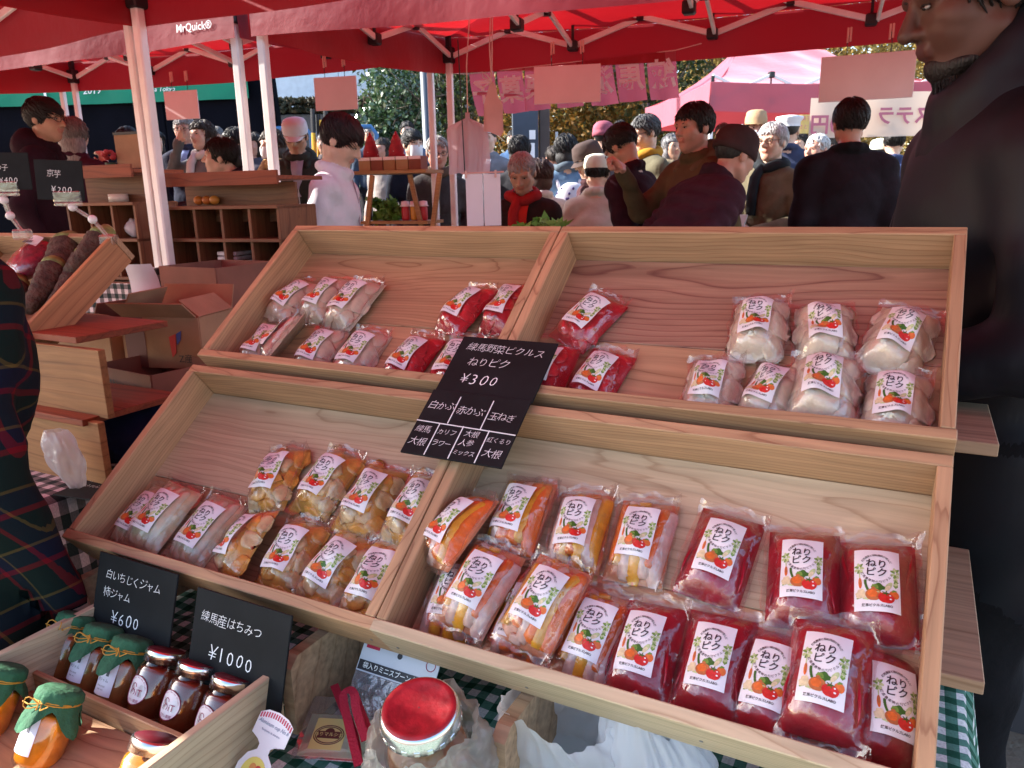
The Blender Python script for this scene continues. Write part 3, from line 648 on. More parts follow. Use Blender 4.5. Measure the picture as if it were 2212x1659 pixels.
def paper_jar(P, rz, label, fill='persimmon_jam'):
    o = empty('jam_jar', P @ RZ(rz)); tag(o, label, 'jar', 'jam jars in the wooden box')
    jar_body(o, .029, .082, fill)
    rr = random.Random(label)
    c = MB(); n = 40; ph = rr.uniform(0, 6)
    prof = [(.0, .094), (.022, .0942), (.0275, .090), (.0285, .081), (.0262, .0765), (.031, .070), (.0365, .056)]
    for i, (r_, z_) in enumerate(prof):
        for j in range(n):
            t = 2 * PI * j / n; k = i / 6; sq = .0085 * max(0, k - .70) / .3 * (1 if k > .7 else 0) * cos(4 * t + ph)
            w = (1 + .05 * k * sin(9 * t + ph) + .03 * sin(15 * t)) if i > 1 else 1
            c.v.append(((r_ * w + sq) * cos(t), (r_ * w + sq) * sin(t), z_ - sq * 1.6))
    c.f = [(i * n + j, i * n + (j + 1) % n, (i + 1) * n + (j + 1) % n, (i + 1) * n + j) for i in range(6) for j in range(n)]; c.m = [0] * len(c.f)
    cv = c.build('paper_cover', GREENP, o, True)
    k = MB(); pts = [(.0272 * cos(t), .0272 * sin(t), .0768 + .0006 * sin(3 * t)) for t in [2 * PI * j / 20 for j in range(20)]]; k.tube(pts, .0009, 5, closed=True)
    k.tube([(.0272 * cos(t), .0272 * sin(t), .0784 - .0006 * sin(2 * t)) for t in [2 * PI * j / 20 for j in range(20)]], .0009, 5, closed=True)
    a = -1.2; b = Vector((.028 * cos(a), .028 * sin(a), .077))
    for s_ in (-1, 1):
        k.tube([b + Vector((s_ * .016 * sin(t * PI) - .0, -.004 - .010 * t * (1 - t) * 4, .003 * s_ * t + .006 * sin(t * 6.28))) for t in [j / 8 for j in range(9)]], .0008, 5)
        k.tube([b, b + Vector((s_ * .014, -.008, -.004)), b + Vector((s_ * .028, -.008, .004 * s_))], .0008, 5)
    k.build('cord', CORD, cv)
    l_ = curved_label(o, 'label', .0293, .016, .060, .62, LAV)
    q = MB(); q.box((.006, .049, 0), (.0045, .014, .0004))
    write(q, '柿ジャム' if 'persimmon' in fill or True else '', 0, .036, .0052, 0, .0003); write(q, '練馬産の柿使用', 0, .028, .0022, 0, .0003); write(q, '内容量 一四〇', 0, .0235, .0020, 0, .0003)
    wrap_print(l_, q, .0295, SEAL)
    return o
def lid_jar(P, rz, label, fill='honey'):
    o = empty('honey_jar', P @ RZ(rz)); tag(o, label, 'jar', 'lidded jars in the wooden box')
    jar_body(o, .030, .086, fill)
    ld = MB().lathe([(.0265, .074), (.0272, .0735), (.0272, .086), (.0262, .0885), (.024, .089)], 36, cap=False).build('lid', STEEL, o, True)
    MB().lathe([(.0005, .0888), (.0245, .0888), (.0245, .0893), (.0005, .0895)], 36, cap=False).build('lid_top', LIDRED, ld, True)
    q = MB(); n = 24; vs = [(0, .036, .0004)] + [(.0185 * cos(2 * PI * k / n), .036 + .0185 * sin(2 * PI * k / n), .0004) for k in range(n)]
    q.add(vs, [(0, k + 1, (k + 1) % n + 1) for k in range(n)])
    lb = wrap_print(o, q, .0302, PAPER, 'label')
    q = MB()
    q.tube([(.0185 * cos(2 * PI * k / n), .036 + .0185 * sin(2 * PI * k / n), .0006) for k in range(n)], .0005, 4, closed=True)
    q.tube([(-.003 + .004 * cos(t), .040 + .0042 * sin(t), .0007) for t in [2 * PI * k / 10 for k in range(8)]], .0005, 4)
    q.tube([(-.003 + .0035 * cos(t), .033 + .0035 * sin(t), .0007) for t in [2 * PI * k / 10 - 1 for k in range(8)]], .0005, 4)
    write(q, 'iT', .007, .033, .012, .0, .0006); write(q, 'さかい農園', 0, .0225, .0042, 0, .0006)
    for k, ch in enumerate('From Tokyo Nerima Oizumi'):
        a = R(168 - 156 * k / 23); write(q, ch, .0160 * cos(a), .036 + .0160 * sin(a), .0030, a - PI / 2, .0006)
    wrap_print(lb, q, .0302, RING)
    return o
ZB = TZ + .006 + .0175
JA = (UP * cos(R(31)) - EY * sin(R(31))); JY = JA.cross(EX)
def leant(px, py, h, zb=ZB): return frame(atz(px, py, zb + h * cos(R(31))) - JA * h, EX, JY, JA)
for k, (px, py) in enumerate(((170, 1328), (230, 1354), (291, 1380))): paper_jar(leant(px, py, .092), -.05, f'jam jar with green paper cap, {ORD[k]} from the plaid shirt in the back row')
for k, (px, py) in enumerate(((361, 1404), (431, 1433), (505, 1463))): lid_jar(leant(px, py, .089), -.08, f'dark honey jar with steel lid, {ORD[k]} from the green paper capped jars')
for k, (px, py) in enumerate(((14, 1440), (134, 1488))):
    paper_jar(leant(px, py, .092, ZB + .002), -.1, ('orange jam jar with green paper cap at the very edge of the front row', 'orange jam jar with green paper cap, sunlit, in the front row of the box')[k], 'marmalade')
lid_jar(leant(338, 1592, .089, ZB + .002), -.1, 'bright orange jam jar with steel lid in the front of the box', 'marmalade')
# ------------------------------------------------------------------ red tents
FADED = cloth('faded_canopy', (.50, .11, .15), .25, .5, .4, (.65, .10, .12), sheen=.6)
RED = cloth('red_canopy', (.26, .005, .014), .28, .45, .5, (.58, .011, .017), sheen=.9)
POLE = mat('white_pole_paint', (.82, .78, .76), .4, var=.12, scale=6); JOINT = mat('black_plastic', (.015, .014, .016), .5)
TINTB = mat('red_tinted_white', (.84, .70, .72), .6, var=.05, scale=5)  # white boards, with the canopy's red light tinted into their colour
def corner_local(e, g, z=0): return Vector((e, -g, z))
TPS = R(-20.7); TX = Vector((cos(TPS), sin(TPS), 0)); TY = Vector((sin(TPS), -cos(TPS), 0))
def tent(label, P, ex_len, depth, zb, nx, ny, zg=GZ, rise=.75, val=.26, truss=('far', 'front', 'sides'), poles=('nl', 'nr', 'fl', 'fr'), logo=None, X_=None, slope=0, ridge=0, cm=None):
    RED_ = cm or RED
    """P: ground point of the front near corner with the smallest reach along EX"""
    X_ = X_ or EX; o = empty('canopy_tent', frame(Vector((P.x, P.y, zg)), X_, UP.cross(X_), UP)); tag(o, label, 'tent', 'red market tents'); zb -= zg
    ze = zb + val; X, Y = ex_len, depth
    cx, cy, cz = X / 2, Y / 2, ze + rise
    cr = [(0, 0), (X, 0), (X, Y), (0, Y)]
    n = 10
    for k in range(4):
        a, b = Vector((*cr[k], ze)), Vector((*cr[(k + 1) % 4], ze)); m = MB(); p0 = Vector((cx + ridge * (-.5 if k in (0, 3) else .5), cy, cz)); p1 = Vector((cx + ridge * (.5 if k in (0, 1) else -.5), cy, cz))
        def fn(u, v):
            e = a.lerp(b, u); pk = p0.lerp(p1, u); p = e.lerp(pk, v)
            sag = .012 * sin(u * 17 + v * 5 + k) * sin(v * 9) - .10 * 4 * v * (1 - v) * (.4 + .6 * abs(2 * u - 1)) - .03 * sin(PI * u) * (1 - v); return p + Vector((0, 0, sag + slope * p.y))
        m.grid(fn, 26, 16); m.build('roof_panel', RED_, o, True)
        m = MB(); out = ((b - a).cross(UP)).normalized(); ph = k * 1.7
        m.grid(lambda u, v: a.lerp(b, u) + Vector((0, 0, -val * (1 - v) - .03 * sin(PI * u) + slope * a.lerp(b, u).y)) + out * (.012 * sin(u * 21 + ph) * (1 - v) + .004), 40, 4)
        vo = m.build('valance', RED_, o, True)
        if k == 0 and logo:
            q = MB(); write(q, logo[0], 0, 0, logo[2], 0, 0, .012, .1)
            xs = [p[0] for p in q.v]; q.v = [(logo[1] + p[0], -.008 - .012 * sin((logo[1] + p[0]) / X * 21 + ph) * (1 - logo[3] / val) - .0, zb + logo[3] + p[1]) for p in q.v]; q.build('lettering', CHALK, vo)
    zt = zb + .05
    for key in poles:
        x = .03 if 'l' in key else X - .03; y = .03 if key[0] == 'n' else Y - .03
        zk = slope * y; p = MB().bar((x, y, 0), (x, y, zt + .02 + zk), .040, bev=.006).build('pole', POLE, o)
        MB().box((x, y, zt + .06 + zk), (.066, .066, .10), None, .006).build('bracket', JOINT, p)
        MB().bar((x, y, zt + .10 + zk), (x, y, ze + .06 + zk), .030).build('pole_top', JOINT, p)
    sc = zt + .05; hh = .26
    def scissor(p, q, cells, inward):
        p = p + Vector((0, 0, slope * p.y)); q = q + Vector((0, 0, slope * q.y))
        for c in range(cells):
            a, b = p.lerp(q, c / cells), p.lerp(q, (c + 1) / cells); i1 = inward * .012
            for sgn, (z0, z1) in enumerate(((0, hh), (hh, 0))):
                off = inward * (.014 if sgn else -.014)
                MB().bar(a + Vector((0, 0, sc + z0)) + off, b + Vector((0, 0, sc + z1)) + off, .018, .032, .003).build('truss_bar', POLE, o)
            MB().box((a + b) / 2 + Vector((0, 0, sc + hh / 2)), (.05, .05, .045), None, .005).build('truss_joint', JOINT, o)
            if c < cells - 1:
                for z in (0, hh): MB().box(b + Vector((0, 0, sc + z)), (.062, .062, .062), None, .008).build('truss_joint', JOINT, o)
                MB().bar(b + Vector((0, 0, sc)), b + Vector((0, 0, sc + hh + .03)), .016, .010).build('strap', JOINT, o)
    i = .035
    if 'far' in truss: scissor(Vector((i, Y - i, 0)), Vector((X - i, Y - i, 0)), nx, Vector((0, -1, 0)))
    if 'front' in truss: scissor(Vector((i, i, 0)), Vector((X - i, i, 0)), nx, Vector((0, 1, 0)))
    if 'sides' in truss:
        scissor(Vector((i, i, 0)), Vector((i, Y - i, 0)), ny, Vector((1, 0, 0))); scissor(Vector((X - i, i, 0)), Vector((X - i, Y - i, 0)), ny, Vector((-1, 0, 0)))
    if 'inner' in truss:
        for c in range(1, nx): scissor(Vector((X * c / nx, i, 0)), Vector((X * c / nx, Y - i, 0)), ny, Vector((1, 0, 0)))
    return o
A_far = at(304, 60, 3.3)
A_near = A_far + EY * 2.27
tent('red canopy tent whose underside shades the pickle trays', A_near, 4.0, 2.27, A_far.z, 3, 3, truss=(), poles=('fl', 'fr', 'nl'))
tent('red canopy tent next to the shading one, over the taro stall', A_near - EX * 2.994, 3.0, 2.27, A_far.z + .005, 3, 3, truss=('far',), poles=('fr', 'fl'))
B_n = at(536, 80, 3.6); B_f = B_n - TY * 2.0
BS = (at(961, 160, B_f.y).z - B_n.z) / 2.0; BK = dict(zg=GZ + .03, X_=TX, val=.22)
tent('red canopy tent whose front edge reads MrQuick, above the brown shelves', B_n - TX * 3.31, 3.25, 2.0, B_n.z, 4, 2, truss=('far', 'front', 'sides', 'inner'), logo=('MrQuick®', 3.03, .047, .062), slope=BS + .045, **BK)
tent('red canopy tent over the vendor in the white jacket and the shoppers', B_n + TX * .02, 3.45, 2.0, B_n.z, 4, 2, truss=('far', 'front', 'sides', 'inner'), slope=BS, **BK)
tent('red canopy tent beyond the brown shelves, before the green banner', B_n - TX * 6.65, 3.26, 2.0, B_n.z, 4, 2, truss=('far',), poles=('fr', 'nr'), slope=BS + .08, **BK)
Cn = at(1533, 240, 8.5)
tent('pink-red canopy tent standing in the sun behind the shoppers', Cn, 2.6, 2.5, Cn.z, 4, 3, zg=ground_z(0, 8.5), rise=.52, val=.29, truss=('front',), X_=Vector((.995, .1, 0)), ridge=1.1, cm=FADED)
FARB = lambda t: Vector((*(B_n + TX * (.02 + t) - TY * 1.97).xy, 0))       # along the far side of the tent over the shoppers

# ------------------------------------------------------------------ hanging boards, banner and bags
CLIPM = mat('pink_plastic_clip', (.75, .42, .36), .4)
def hang_board(cx, y0, y1, w_px, depth, label, rot=0, m=None, top=None):
    a, b = at(cx, y0, depth), at(cx, y1, depth); w = w_px * depth / FPX * 1.02; h = a.z - b.z
    o = empty('hanging_board', frame(a, EX if rot is None else Vector((cos(rot), sin(rot), 0)), Vector((-sin(rot), cos(rot), 0)), UP)); tag(o, label, 'board', 'pale boards hung from the tents')
    MB().box((0, 0, -h / 2), (w, .008, h), None, .002).build('board', m or TINTB, o)
    zt = (top or (a.z + .10)) - a.z
    for s_ in (-1, 1):
        MB().tube([(s_ * w * .23, 0, -.01), (s_ * w * .235, 0, zt * .5), (s_ * w * .22, 0, zt)], .0025, 5).build('string', JOINT, o)
        c = MB(); c.box((s_ * w * .22 - .006, 0, zt), (.010, .014, .075), RY(0), .002); c.box((s_ * w * .22 + .008, 0, zt + .004), (.010, .014, .07), None, .002); c.build('clip', CLIPM, o)
hang_board(389, 196, 258, 78, 6.2, 'small pale board hung before the green banner', -.28)
hang_board(723, 166, 238, 92, 5.65, 'pale blank board hung above the vendor in the white jacket', -.25)
hang_board(1225, 141, 223, 133, 5.05, 'pale blank board hung in front of the lettered cloth flags', -.2)
hang_board(1876, 116, 216, 172, 4.35, 'large pale blank board hung beside the bearded man', -.40)
FLAG = cloth('pink_flag', (.55, .12, .165), .5, .6, .3, (.66, .14, .18), sheen=.1); FLAGT = cloth('flag_lettering', (.90, .86, .88), .25, .7, .2, (.9, .8, .8), sheen=0)
fb = empty('lettered_flags', frame(FARB(.80) + UP * 2.2, TX, -TY, UP)); tag(fb, 'row of pink cloth flags with large white characters hung on a line', 'flags')
fz0 = at(1005, 160, FARB(.14).y).z - fb.location.z; fz1 = at(1459, 108, FARB(1.51).y).z - fb.location.z
for k, ch in enumerate('練馬漬物栗菓子'):
    t1 = 1.51 - .196 * k; t0 = t1 - .176; x0, x1 = t0 - .80, t1 - .80; m = MB(); rr = random.Random(k)
    zt = lambda x: fz0 + (fz1 - fz0) * (x + .66) / 1.37
    cu = rr.uniform(.6, 1.2); sw = rr.uniform(-.03, .03)
    def pt(u, v, dy=0):
        x = x0 + (x1 - x0) * u; b = 1 - v
        return Vector((x + sw * b, .035 + .085 * cu * b * b * (1 - .6 * sin(PI * u)) + dy, zt(x) - .255 * b - .012 * cu * b * (1 - abs(2 * u - 1))))
    m.grid(lambda u, v: pt(u, v), 22, 22); pn = m.build('flag', FLAG, fb, True)
    q = MB(); v, f = glyphs(ch, .165, .03); q.add([pt(.5 - a / .180, .5 + b / .255, -.006) for a, b in v], f); q.build('lettering', FLAGT, pn)
MB().tube([(-.80, .035, fz0 + .02), (-.66, .035, fz0 + .004), (.71, .035, fz1 + .004), (.86, .035, fz1 + .03)], .003, 5).build('line', mat('pale_cord', (.7, .5, .45), .7), fb)

# bundle of carrier bags and a paper bag on strings, and a clipped sheet below
BAGW = film('white_carrier_film', (.9, .82, .84), .05, .25, .8, 18, .35, haze=.78, hcol=(.86, .70, .74))
def lerp(a, b, t): return a + (b - a) * t
cb = empty('carrier_bag_bundle', frame(at(1010, 245, 4.0), (1, 0, 0), (0, 1, 0), (0, 0, 1))); tag(cb, 'bundle of pale carrier bags hanging by the white poles', 'bag bundle')
rr = random.Random(8)
for j in range(4):
    m = MB(); w = .062 + .010 * j; ph = rr.uniform(0, 6)
    def fn(u, v):
        b = 1 - v; wd = .010 + w * (min(1, max(0, b - .12) / .13) ** .55 if b > .12 else 0)
        return ((2 * u - 1) * wd + .008 * sin(b * 5 + ph) * b, -.012 * j + .012 * sin(u * 13 + ph) * min(1, b * 2) + .004 * sin(u * 31 + b * 4), -.285 * b + .006 * sin(u * 9 + ph) * (b > .9))
    m.grid(fn, 26, 22); m.build('bag', BAGW, cb, True)
MB().tube([(0, 0, -.01), (.002, 0, .22), (.03, .02, .52)], .003, 5).build('string', mat('pale_cord', (.7, .5, .45), .7), cb)
pb = empty('paper_tag_bundle', frame(at(1062, 178, 3.95), (1, 0, 0), (0, 1, 0), (0, 0, 1))); tag(pb, 'pink paper bags tied with twine, hanging before the lettered flags', 'paper bag')
for j in range(3):
    poly = [(-.008, 0), (.012, 0), (.03, -.07), (.052, -.105), (.052 - .006 * j, -.235 - .01 * j), (-.045 + .01 * j, -.225), (-.040, -.10)]
    m = MB().prism(poly, .002, frame((0, -.004 * j, 0), (1, 0, .03 * j), (0, 0, 1), (0, -1, 0))); m.build('paper', mat('pink_paper', (.70, .38, .36), .7, var=.1), pb)
m = MB(); m.tube([(0, -.012, 0), (-.02, -.02, .03), (-.045, -.02, .045), (-.04, -.02, .02), (0, -.014, .0), (-.05, -.02, -.03)], .0035, 6); m.tube([(0, 0, 0), (-.006, 0, .16), (.004, .02, .34)], .003, 6); m.tube([(0, 0, 0), (.006, 0, .16), (.012, .02, .34)], .003, 6); m.build('twine', mat('pale_cord', (.7, .5, .45), .7), pb)
cs = empty('clipped_sheet', frame(at(1043, 376, 3.75), (1, 0, 0), (0, 1, 0), (0, 0, 1))); tag(cs, 'blank pale sheet clipped to a rail below the carrier bags', 'sheet')
for s_ in (-1, 1): MB().box((s_ * .042, 0, -.12), (.080, .004, .24), None, .001).build('sheet', TINTB, cs)
MB().tube([(-.10, .004, .004), (.10, .004, .008)], .004, 6).build('rail', CLIPM, cs)
for x in (-.08, .06): MB().box((x, 0, .0), (.010, .018, .035), None, .002).build('clip', CLIPM, cs)
MB().tube([(-.085, .004, .004), (-.10, .05, .6)], .003, 5).build('string', JOINT, cs)
# ------------------------------------------------------------------ what stands beyond the tents
bk = empty('stage_backdrop', frame((*at(250, 300, 9.6).xy, ground_z(0, 9.6)), (cos(-.06), sin(-.06), 0), (-sin(-.06), cos(-.06), 0), UP)); tag(bk, 'tall black backdrop wall behind the green banner', 'backdrop')
BLK = mat('black_cloth', (.004, .0045, .008), .9, spec=.05, var=.3, scale=2, bump=.2, bscale=3)
zt = at(250, 150, 9.6).z - bk.location.z
for k in range(4): MB().box((-2.48 + 1.25 * k, 0, zt / 2), (1.24, .06, zt), None, .01).build('panel', BLK, bk)
MB().bar((2.02, .1, 0), (1.86, .1, zt + .3), .13).build('side_post', BLK, bk)
gb = empty('green_banner', frame((*at(265, 200, 9.5).xy, 0), (cos(-.06), sin(-.06), 0), (-sin(-.06), cos(-.06), 0), UP)); tag(gb, 'green banner with white lettering across the black backdrop', 'banner')
g1, g0 = at(265, 178, 9.5).z, at(265, 220, 9.5).z
m = MB(); m.grid(lambda u, v: (-3.6 + 5.1 * u, -.01 + .012 * sin(u * 60), g0 + (g1 - g0 + .3) * v - .02 * sin(PI * u)), 60, 3); m.build('cloth', cloth('green_cloth', (.01, .22, .13), .1, .7, .3, sheen=0), gb, True)
q = MB(); write(q, '2019', -.05 - .30, 0, .11, 0, 0, .008, .2); q.v = [(x, -.035, (g0 + g1) / 2 + .02 + y) for x, y, z in q.v]; q.build('year_lettering', CHALK, gb)
q = MB(); write(q, 'Nerima Tokyo', .42, -.005, .075, 0, 0, .004, .3); q.v = [(x, -.035, (g0 + g1) / 2 + .02 + y) for x, y, z in q.v]; q.build('place_lettering', CHALK, gb)
MB().box((-.92, -.03, (g0 + g1) / 2), (.03, .006, g1 - g0 - .04)).build('white_bar', CHALK, gb)

bh = empty('pale_building', frame((*at(740, 300, 19).xy, ground_z(0, 14)), (1, 0, 0), (0, 1, 0), UP)); tag(bh, 'pale grey-blue building wall behind the clipped hedge', 'building')
zt = at(740, 60, 19).z - bh.location.z; WALLB = mat('pale_blue_wall', (.62, .68, .76), .8, var=.08)
for k in range(4): MB().box((-2.6 + 1.75 * k, 0, zt / 2 + .9), (1.74, .2, zt - .2), None, .01).build('wall_panel', WALLB, bh)
MB().box((0, -.02, .55), (7.2, .3, 1.1)).build('base_wall', mat('dark_stone', (.07, .07, .075), .9, var=.3), bh)
MB().bar((1.35, -.18, 0), (1.35, -.18, zt), .08).build('downpipe', mat('pipe_grey', (.45, .48, .5), .6), bh)
MB().box((.7, -.16, .62), (1.0, .06, .5), None, .01).build('window', mat('dark_glass', (.02, .03, .035), .15), bh)

LEAFM = {}
def leafmat(name, stops, rough=.45, spec=.4, tl=.35):
    m, nt, b, o = _nt(name); oi = N(nt, 'TexCoord'); n = N(nt, 'TexNoise'); n.inputs['Scale'].default_value = 9; n.inputs['Detail'].default_value = 3; L(nt, oi.outputs['Object'], n.inputs['Vector'])
    wn_ = N(nt, 'TexWhiteNoise'); sn = N(nt, 'VectorMath', operation='SNAP'); sn.inputs[1].default_value = (.06, .06, .06); L(nt, oi.outputs['Object'], sn.inputs[0]); L(nt, sn.outputs[0], wn_.inputs['Vector'])
    mx = N(nt, 'Mix'); mx.inputs[0].default_value = .6; L(nt, n.outputs[0], mx.inputs[2]); L(nt, wn_.outputs[0], mx.inputs[3])
    c = ramp(nt, mx.outputs[0], stops); L(nt, c, b.inputs['Base Color']); b.inputs['Roughness'].default_value = rough; b.inputs['Specular IOR Level'].default_value = spec
    t = N(nt, 'BsdfTranslucent'); L(nt, c, t.inputs[0]); ms = N(nt, 'MixShader'); ms.inputs[0].default_value = tl; L(nt, b.outputs[0], ms.inputs[1]); L(nt, t.outputs[0], ms.inputs[2]); L(nt, ms.outputs[0], o.inputs[0])
    MATS[name] = m; return m
leafmat('glossy_evergreen', [(.25, (.02, .05, .018)), (.5, (.06, .12, .045)), (.8, (.14, .20, .10))], .2, .9, .15)
leafmat('autumn_leaf', [(.2, (.05, .06, .015)), (.45, (.14, .10, .02)), (.62, (.28, .13, .02)), (.85, (.36, .20, .04))], .6, .3)
leafmat('dark_green_leaf', [(.2, (.015, .035, .012)), (.6, (.05, .08, .02)), (.9, (.14, .13, .03))], .5, .4, .25)
leafmat('yellow_leaf', [(.2, (.16, .12, .03)), (.5, (.34, .24, .06)), (.85, (.48, .34, .12))], .6, .3)
leafmat('hedge_leaf', [(.2, (.02, .03, .018)), (.6, (.06, .055, .03)), (.9, (.14, .09, .06))], .6, .3, .2)
BARK = mat('bark', (.10, .075, .055), .9, var=.4, scale=12, bump=.5)
def leaves(rng, n, cx, cy, cz, rx, ry, rz, sz, clumps=26, fill=.45, flat=0):
    cs = []
    for _ in range(clumps):
        while True:
            p = rng.uniform(-1, 1, 3)
            if fill < np.linalg.norm(p) < 1: break
        cs.append(p)
    cs = np.array(cs); k = rng.integers(0, clumps, n); P = cs[k] * .86 + rng.normal(0, .15, (n, 3))
    P = P * [rx, ry, rz] + [cx, cy, cz]
    a = rng.normal(0, 1, (n, 3)); a /= np.linalg.norm(a, axis=1)[:, None]; b = np.cross(a, rng.normal(0, 1, (n, 3))); b /= np.linalg.norm(b, axis=1)[:, None]
    s = sz * rng.uniform(.6, 1.3, (n, 1)); w = s * .55
    V = np.stack([P - a * s, P + b * w, P + a * s, P - b * w], 1).reshape(-1, 3)
    return V, np.arange(4 * n).reshape(-1, 4)
def raw_mesh(name, V, F, m):
    me = bpy.data.meshes.new(name); me.vertices.add(len(V)); me.vertices.foreach_set('co', V.astype(np.float32).ravel())
    me.loops.add(F.size); me.loops.foreach_set('vertex_index', F.ravel().astype(np.int32)); me.polygons.add(len(F))
    me.polygons.foreach_set('loop_start', np.arange(0, F.size, F.shape[1], dtype=np.int32)); me.update(calc_edges=True)
    me.materials.append(MATS[m] if isinstance(m, str) else m); return me
def tree(label, px, depth, h, crown, m, n, sz, seed, group='trees beyond the stalls', trunk=.09, name='tree', clumps=30, fill=.4):
    """crown: (offset height, rx, ry, rz)"""
    rng = np.random.default_rng(seed); p = at(px, 300, depth); o = empty(name, T(p.x, p.y, ground_z(p.x, p.y))); tag(o, label, 'tree' if name == 'tree' else 'shrub', group)
    rr = random.Random(seed); t = MB(); ch, rx, ry, rz = crown
    pts = [Vector((.1 * sin(k * 1.3 + seed) * k / 6, .1 * cos(k + seed) * k / 6, h * .9 * k / 6)) for k in range(7)]
    t.tube(pts, [trunk * (1.15 - k / 6.5) for k in range(7)], 8)
    for k in range(11):
        a = rr.uniform(0, 6.28); s = pts[rr.randint(2, 5)]; e = Vector((rx * .8 * cos(a), ry * .8 * sin(a), ch + rr.uniform(-.6, .8) * rz)); md = s.lerp(e, .5) + Vector((0, 0, .12))
        t.tube([s, md, e], [trunk * .38, trunk * .22, trunk * .06], 5)
        for _ in range(3): t.tube([md, md.lerp(e, .6) + Vector([rr.uniform(-.3, .3) for _ in range(3)]), e + Vector([rr.uniform(-.6, .6) for _ in range(3)])], [trunk * .14, trunk * .09, trunk * .03], 4)
    t.build('trunk', BARK, o, True)
    V, F = leaves(rng, n, 0, 0, ch, rx, ry, rz, sz, clumps, fill); link('crown', raw_mesh('crown', V, F, m), o)
    return o
tree('glossy evergreen shrub clipped into a column beside the dark lamp post', 862, 11.5, 2.6, (1.7, .62, .5, 1.75), 'glossy_evergreen', 9000, .042, 1, name='evergreen_shrub', clumps=110, fill=.1)
tree('dark evergreen shrub behind the white tent poles', 975, 12.5, 2.8, (1.7, .75, .5, 1.8), 'dark_green_leaf', 6000, .045, 2, name='evergreen_shrub', clumps=90, fill=.1)
tree('autumn tree with orange brown leaves behind the lettered flags', 1240, 12.5, 3.4, (2.0, 1.15, .8, 1.7), 'autumn_leaf', 7000, .05, 3, clumps=60, fill=.2)
tree('green and yellow tree behind the pink-red tent corner', 1390, 13.2, 3.6, (2.1, 1.2, .9, 1.8), 'dark_green_leaf', 6500, .05, 4, clumps=55, fill=.2)
tree('bare-branched tree above the sunny tent ridge', 1560, 16, 4.6, (3.2, 1.6, 1.1, 1.5), 'yellow_leaf', 4200, .055, 5, clumps=60, fill=.2)
tree('yellow leaved tree above the far end of the sunny tent', 1800, 15, 4.4, (2.9, 1.7, 1.1, 1.7), 'yellow_leaf', 5200, .055, 6, clumps=60, fill=.2)
tree('autumn tree low behind the shoppers under the sunny tent', 1690, 17.5, 3.2, (1.6, 1.8, 1.0, 1.2), 'autumn_leaf', 5200, .06, 7, clumps=50, fill=.2)
tree('brown autumn tree half hidden by the hanging flags', 1130, 14.5, 4.2, (2.6, 1.3, .8, 1.7), 'autumn_leaf', 5200, .055, 8, clumps=55, fill=.2)
tree('tall yellow tree behind the bearded man', 2010, 17, 5.2, (3.1, 2.0, 1.2, 2.4), 'yellow_leaf', 6500, .065, 9, clumps=70, fill=.15)
tree('distant green tree filling the gap between autumn trees', 1440, 19, 5.2, (2.9, 2.4, 1.2, 2.3), 'autumn_leaf', 8000, .07, 10, clumps=80, fill=.15)
tree('far russet tree beyond the dark lamp post', 1010, 19, 5.0, (2.9, 2.2, 1.2, 2.4), 'dark_green_leaf', 7000, .07, 11, clumps=70, fill=.15)
V, F = leaves(np.random.default_rng(77), 26000, 0, 0, 0, 1, 1, 1, .02, 260, .0)
V = V * [30, 1.6, 3.0] + [6, 27, 2.6]; V[:, 2] += 0; tag(link('far_wood', raw_mesh('far_wood', V, F, 'autumn_leaf')), 'distant autumn wood closing the view behind the market', None, kind='stuff')
hd = empty('clipped_hedge', frame((*at(700, 300, 17.5).xy, ground_z(0, 14)), (1, 0, 0), (0, 1, 0), UP)); tag(hd, 'clipped reddish hedge along the foot of the pale building', 'hedge')
hz1, hz0 = at(700, 214, 17.5).z - hd.location.z, at(700, 243, 17.5).z - hd.location.z
rngh = np.random.default_rng(3); n = 6000; P = rngh.uniform(-1, 1, (n, 3)); P[:, 2] = np.sign(P[:, 2]) * np.abs(P[:, 2]) ** .5
P = P * [2.3, .35, (hz1 - hz0) / 2] + [0, 0, (hz0 + hz1) / 2]; a = rngh.normal(0, 1, (n, 3)); a /= np.linalg.norm(a, axis=1)[:, None]; b = np.cross(a, rngh.normal(0, 1, (n, 3))); b /= np.linalg.norm(b, axis=1)[:, None]
link('foliage', raw_mesh('foliage', np.stack([P - a * .06, P + b * .04, P + a * .06, P - b * .04], 1).reshape(-1, 3), np.arange(4 * n).reshape(-1, 4), 'hedge_leaf'), hd)
MB().box((0, 0, hz0 / 2 - .05), (4.6, .5, hz0), None, .02).build('planter_wall', mat('dark_stone', (.07, .07, .075), .9, var=.3), hd)

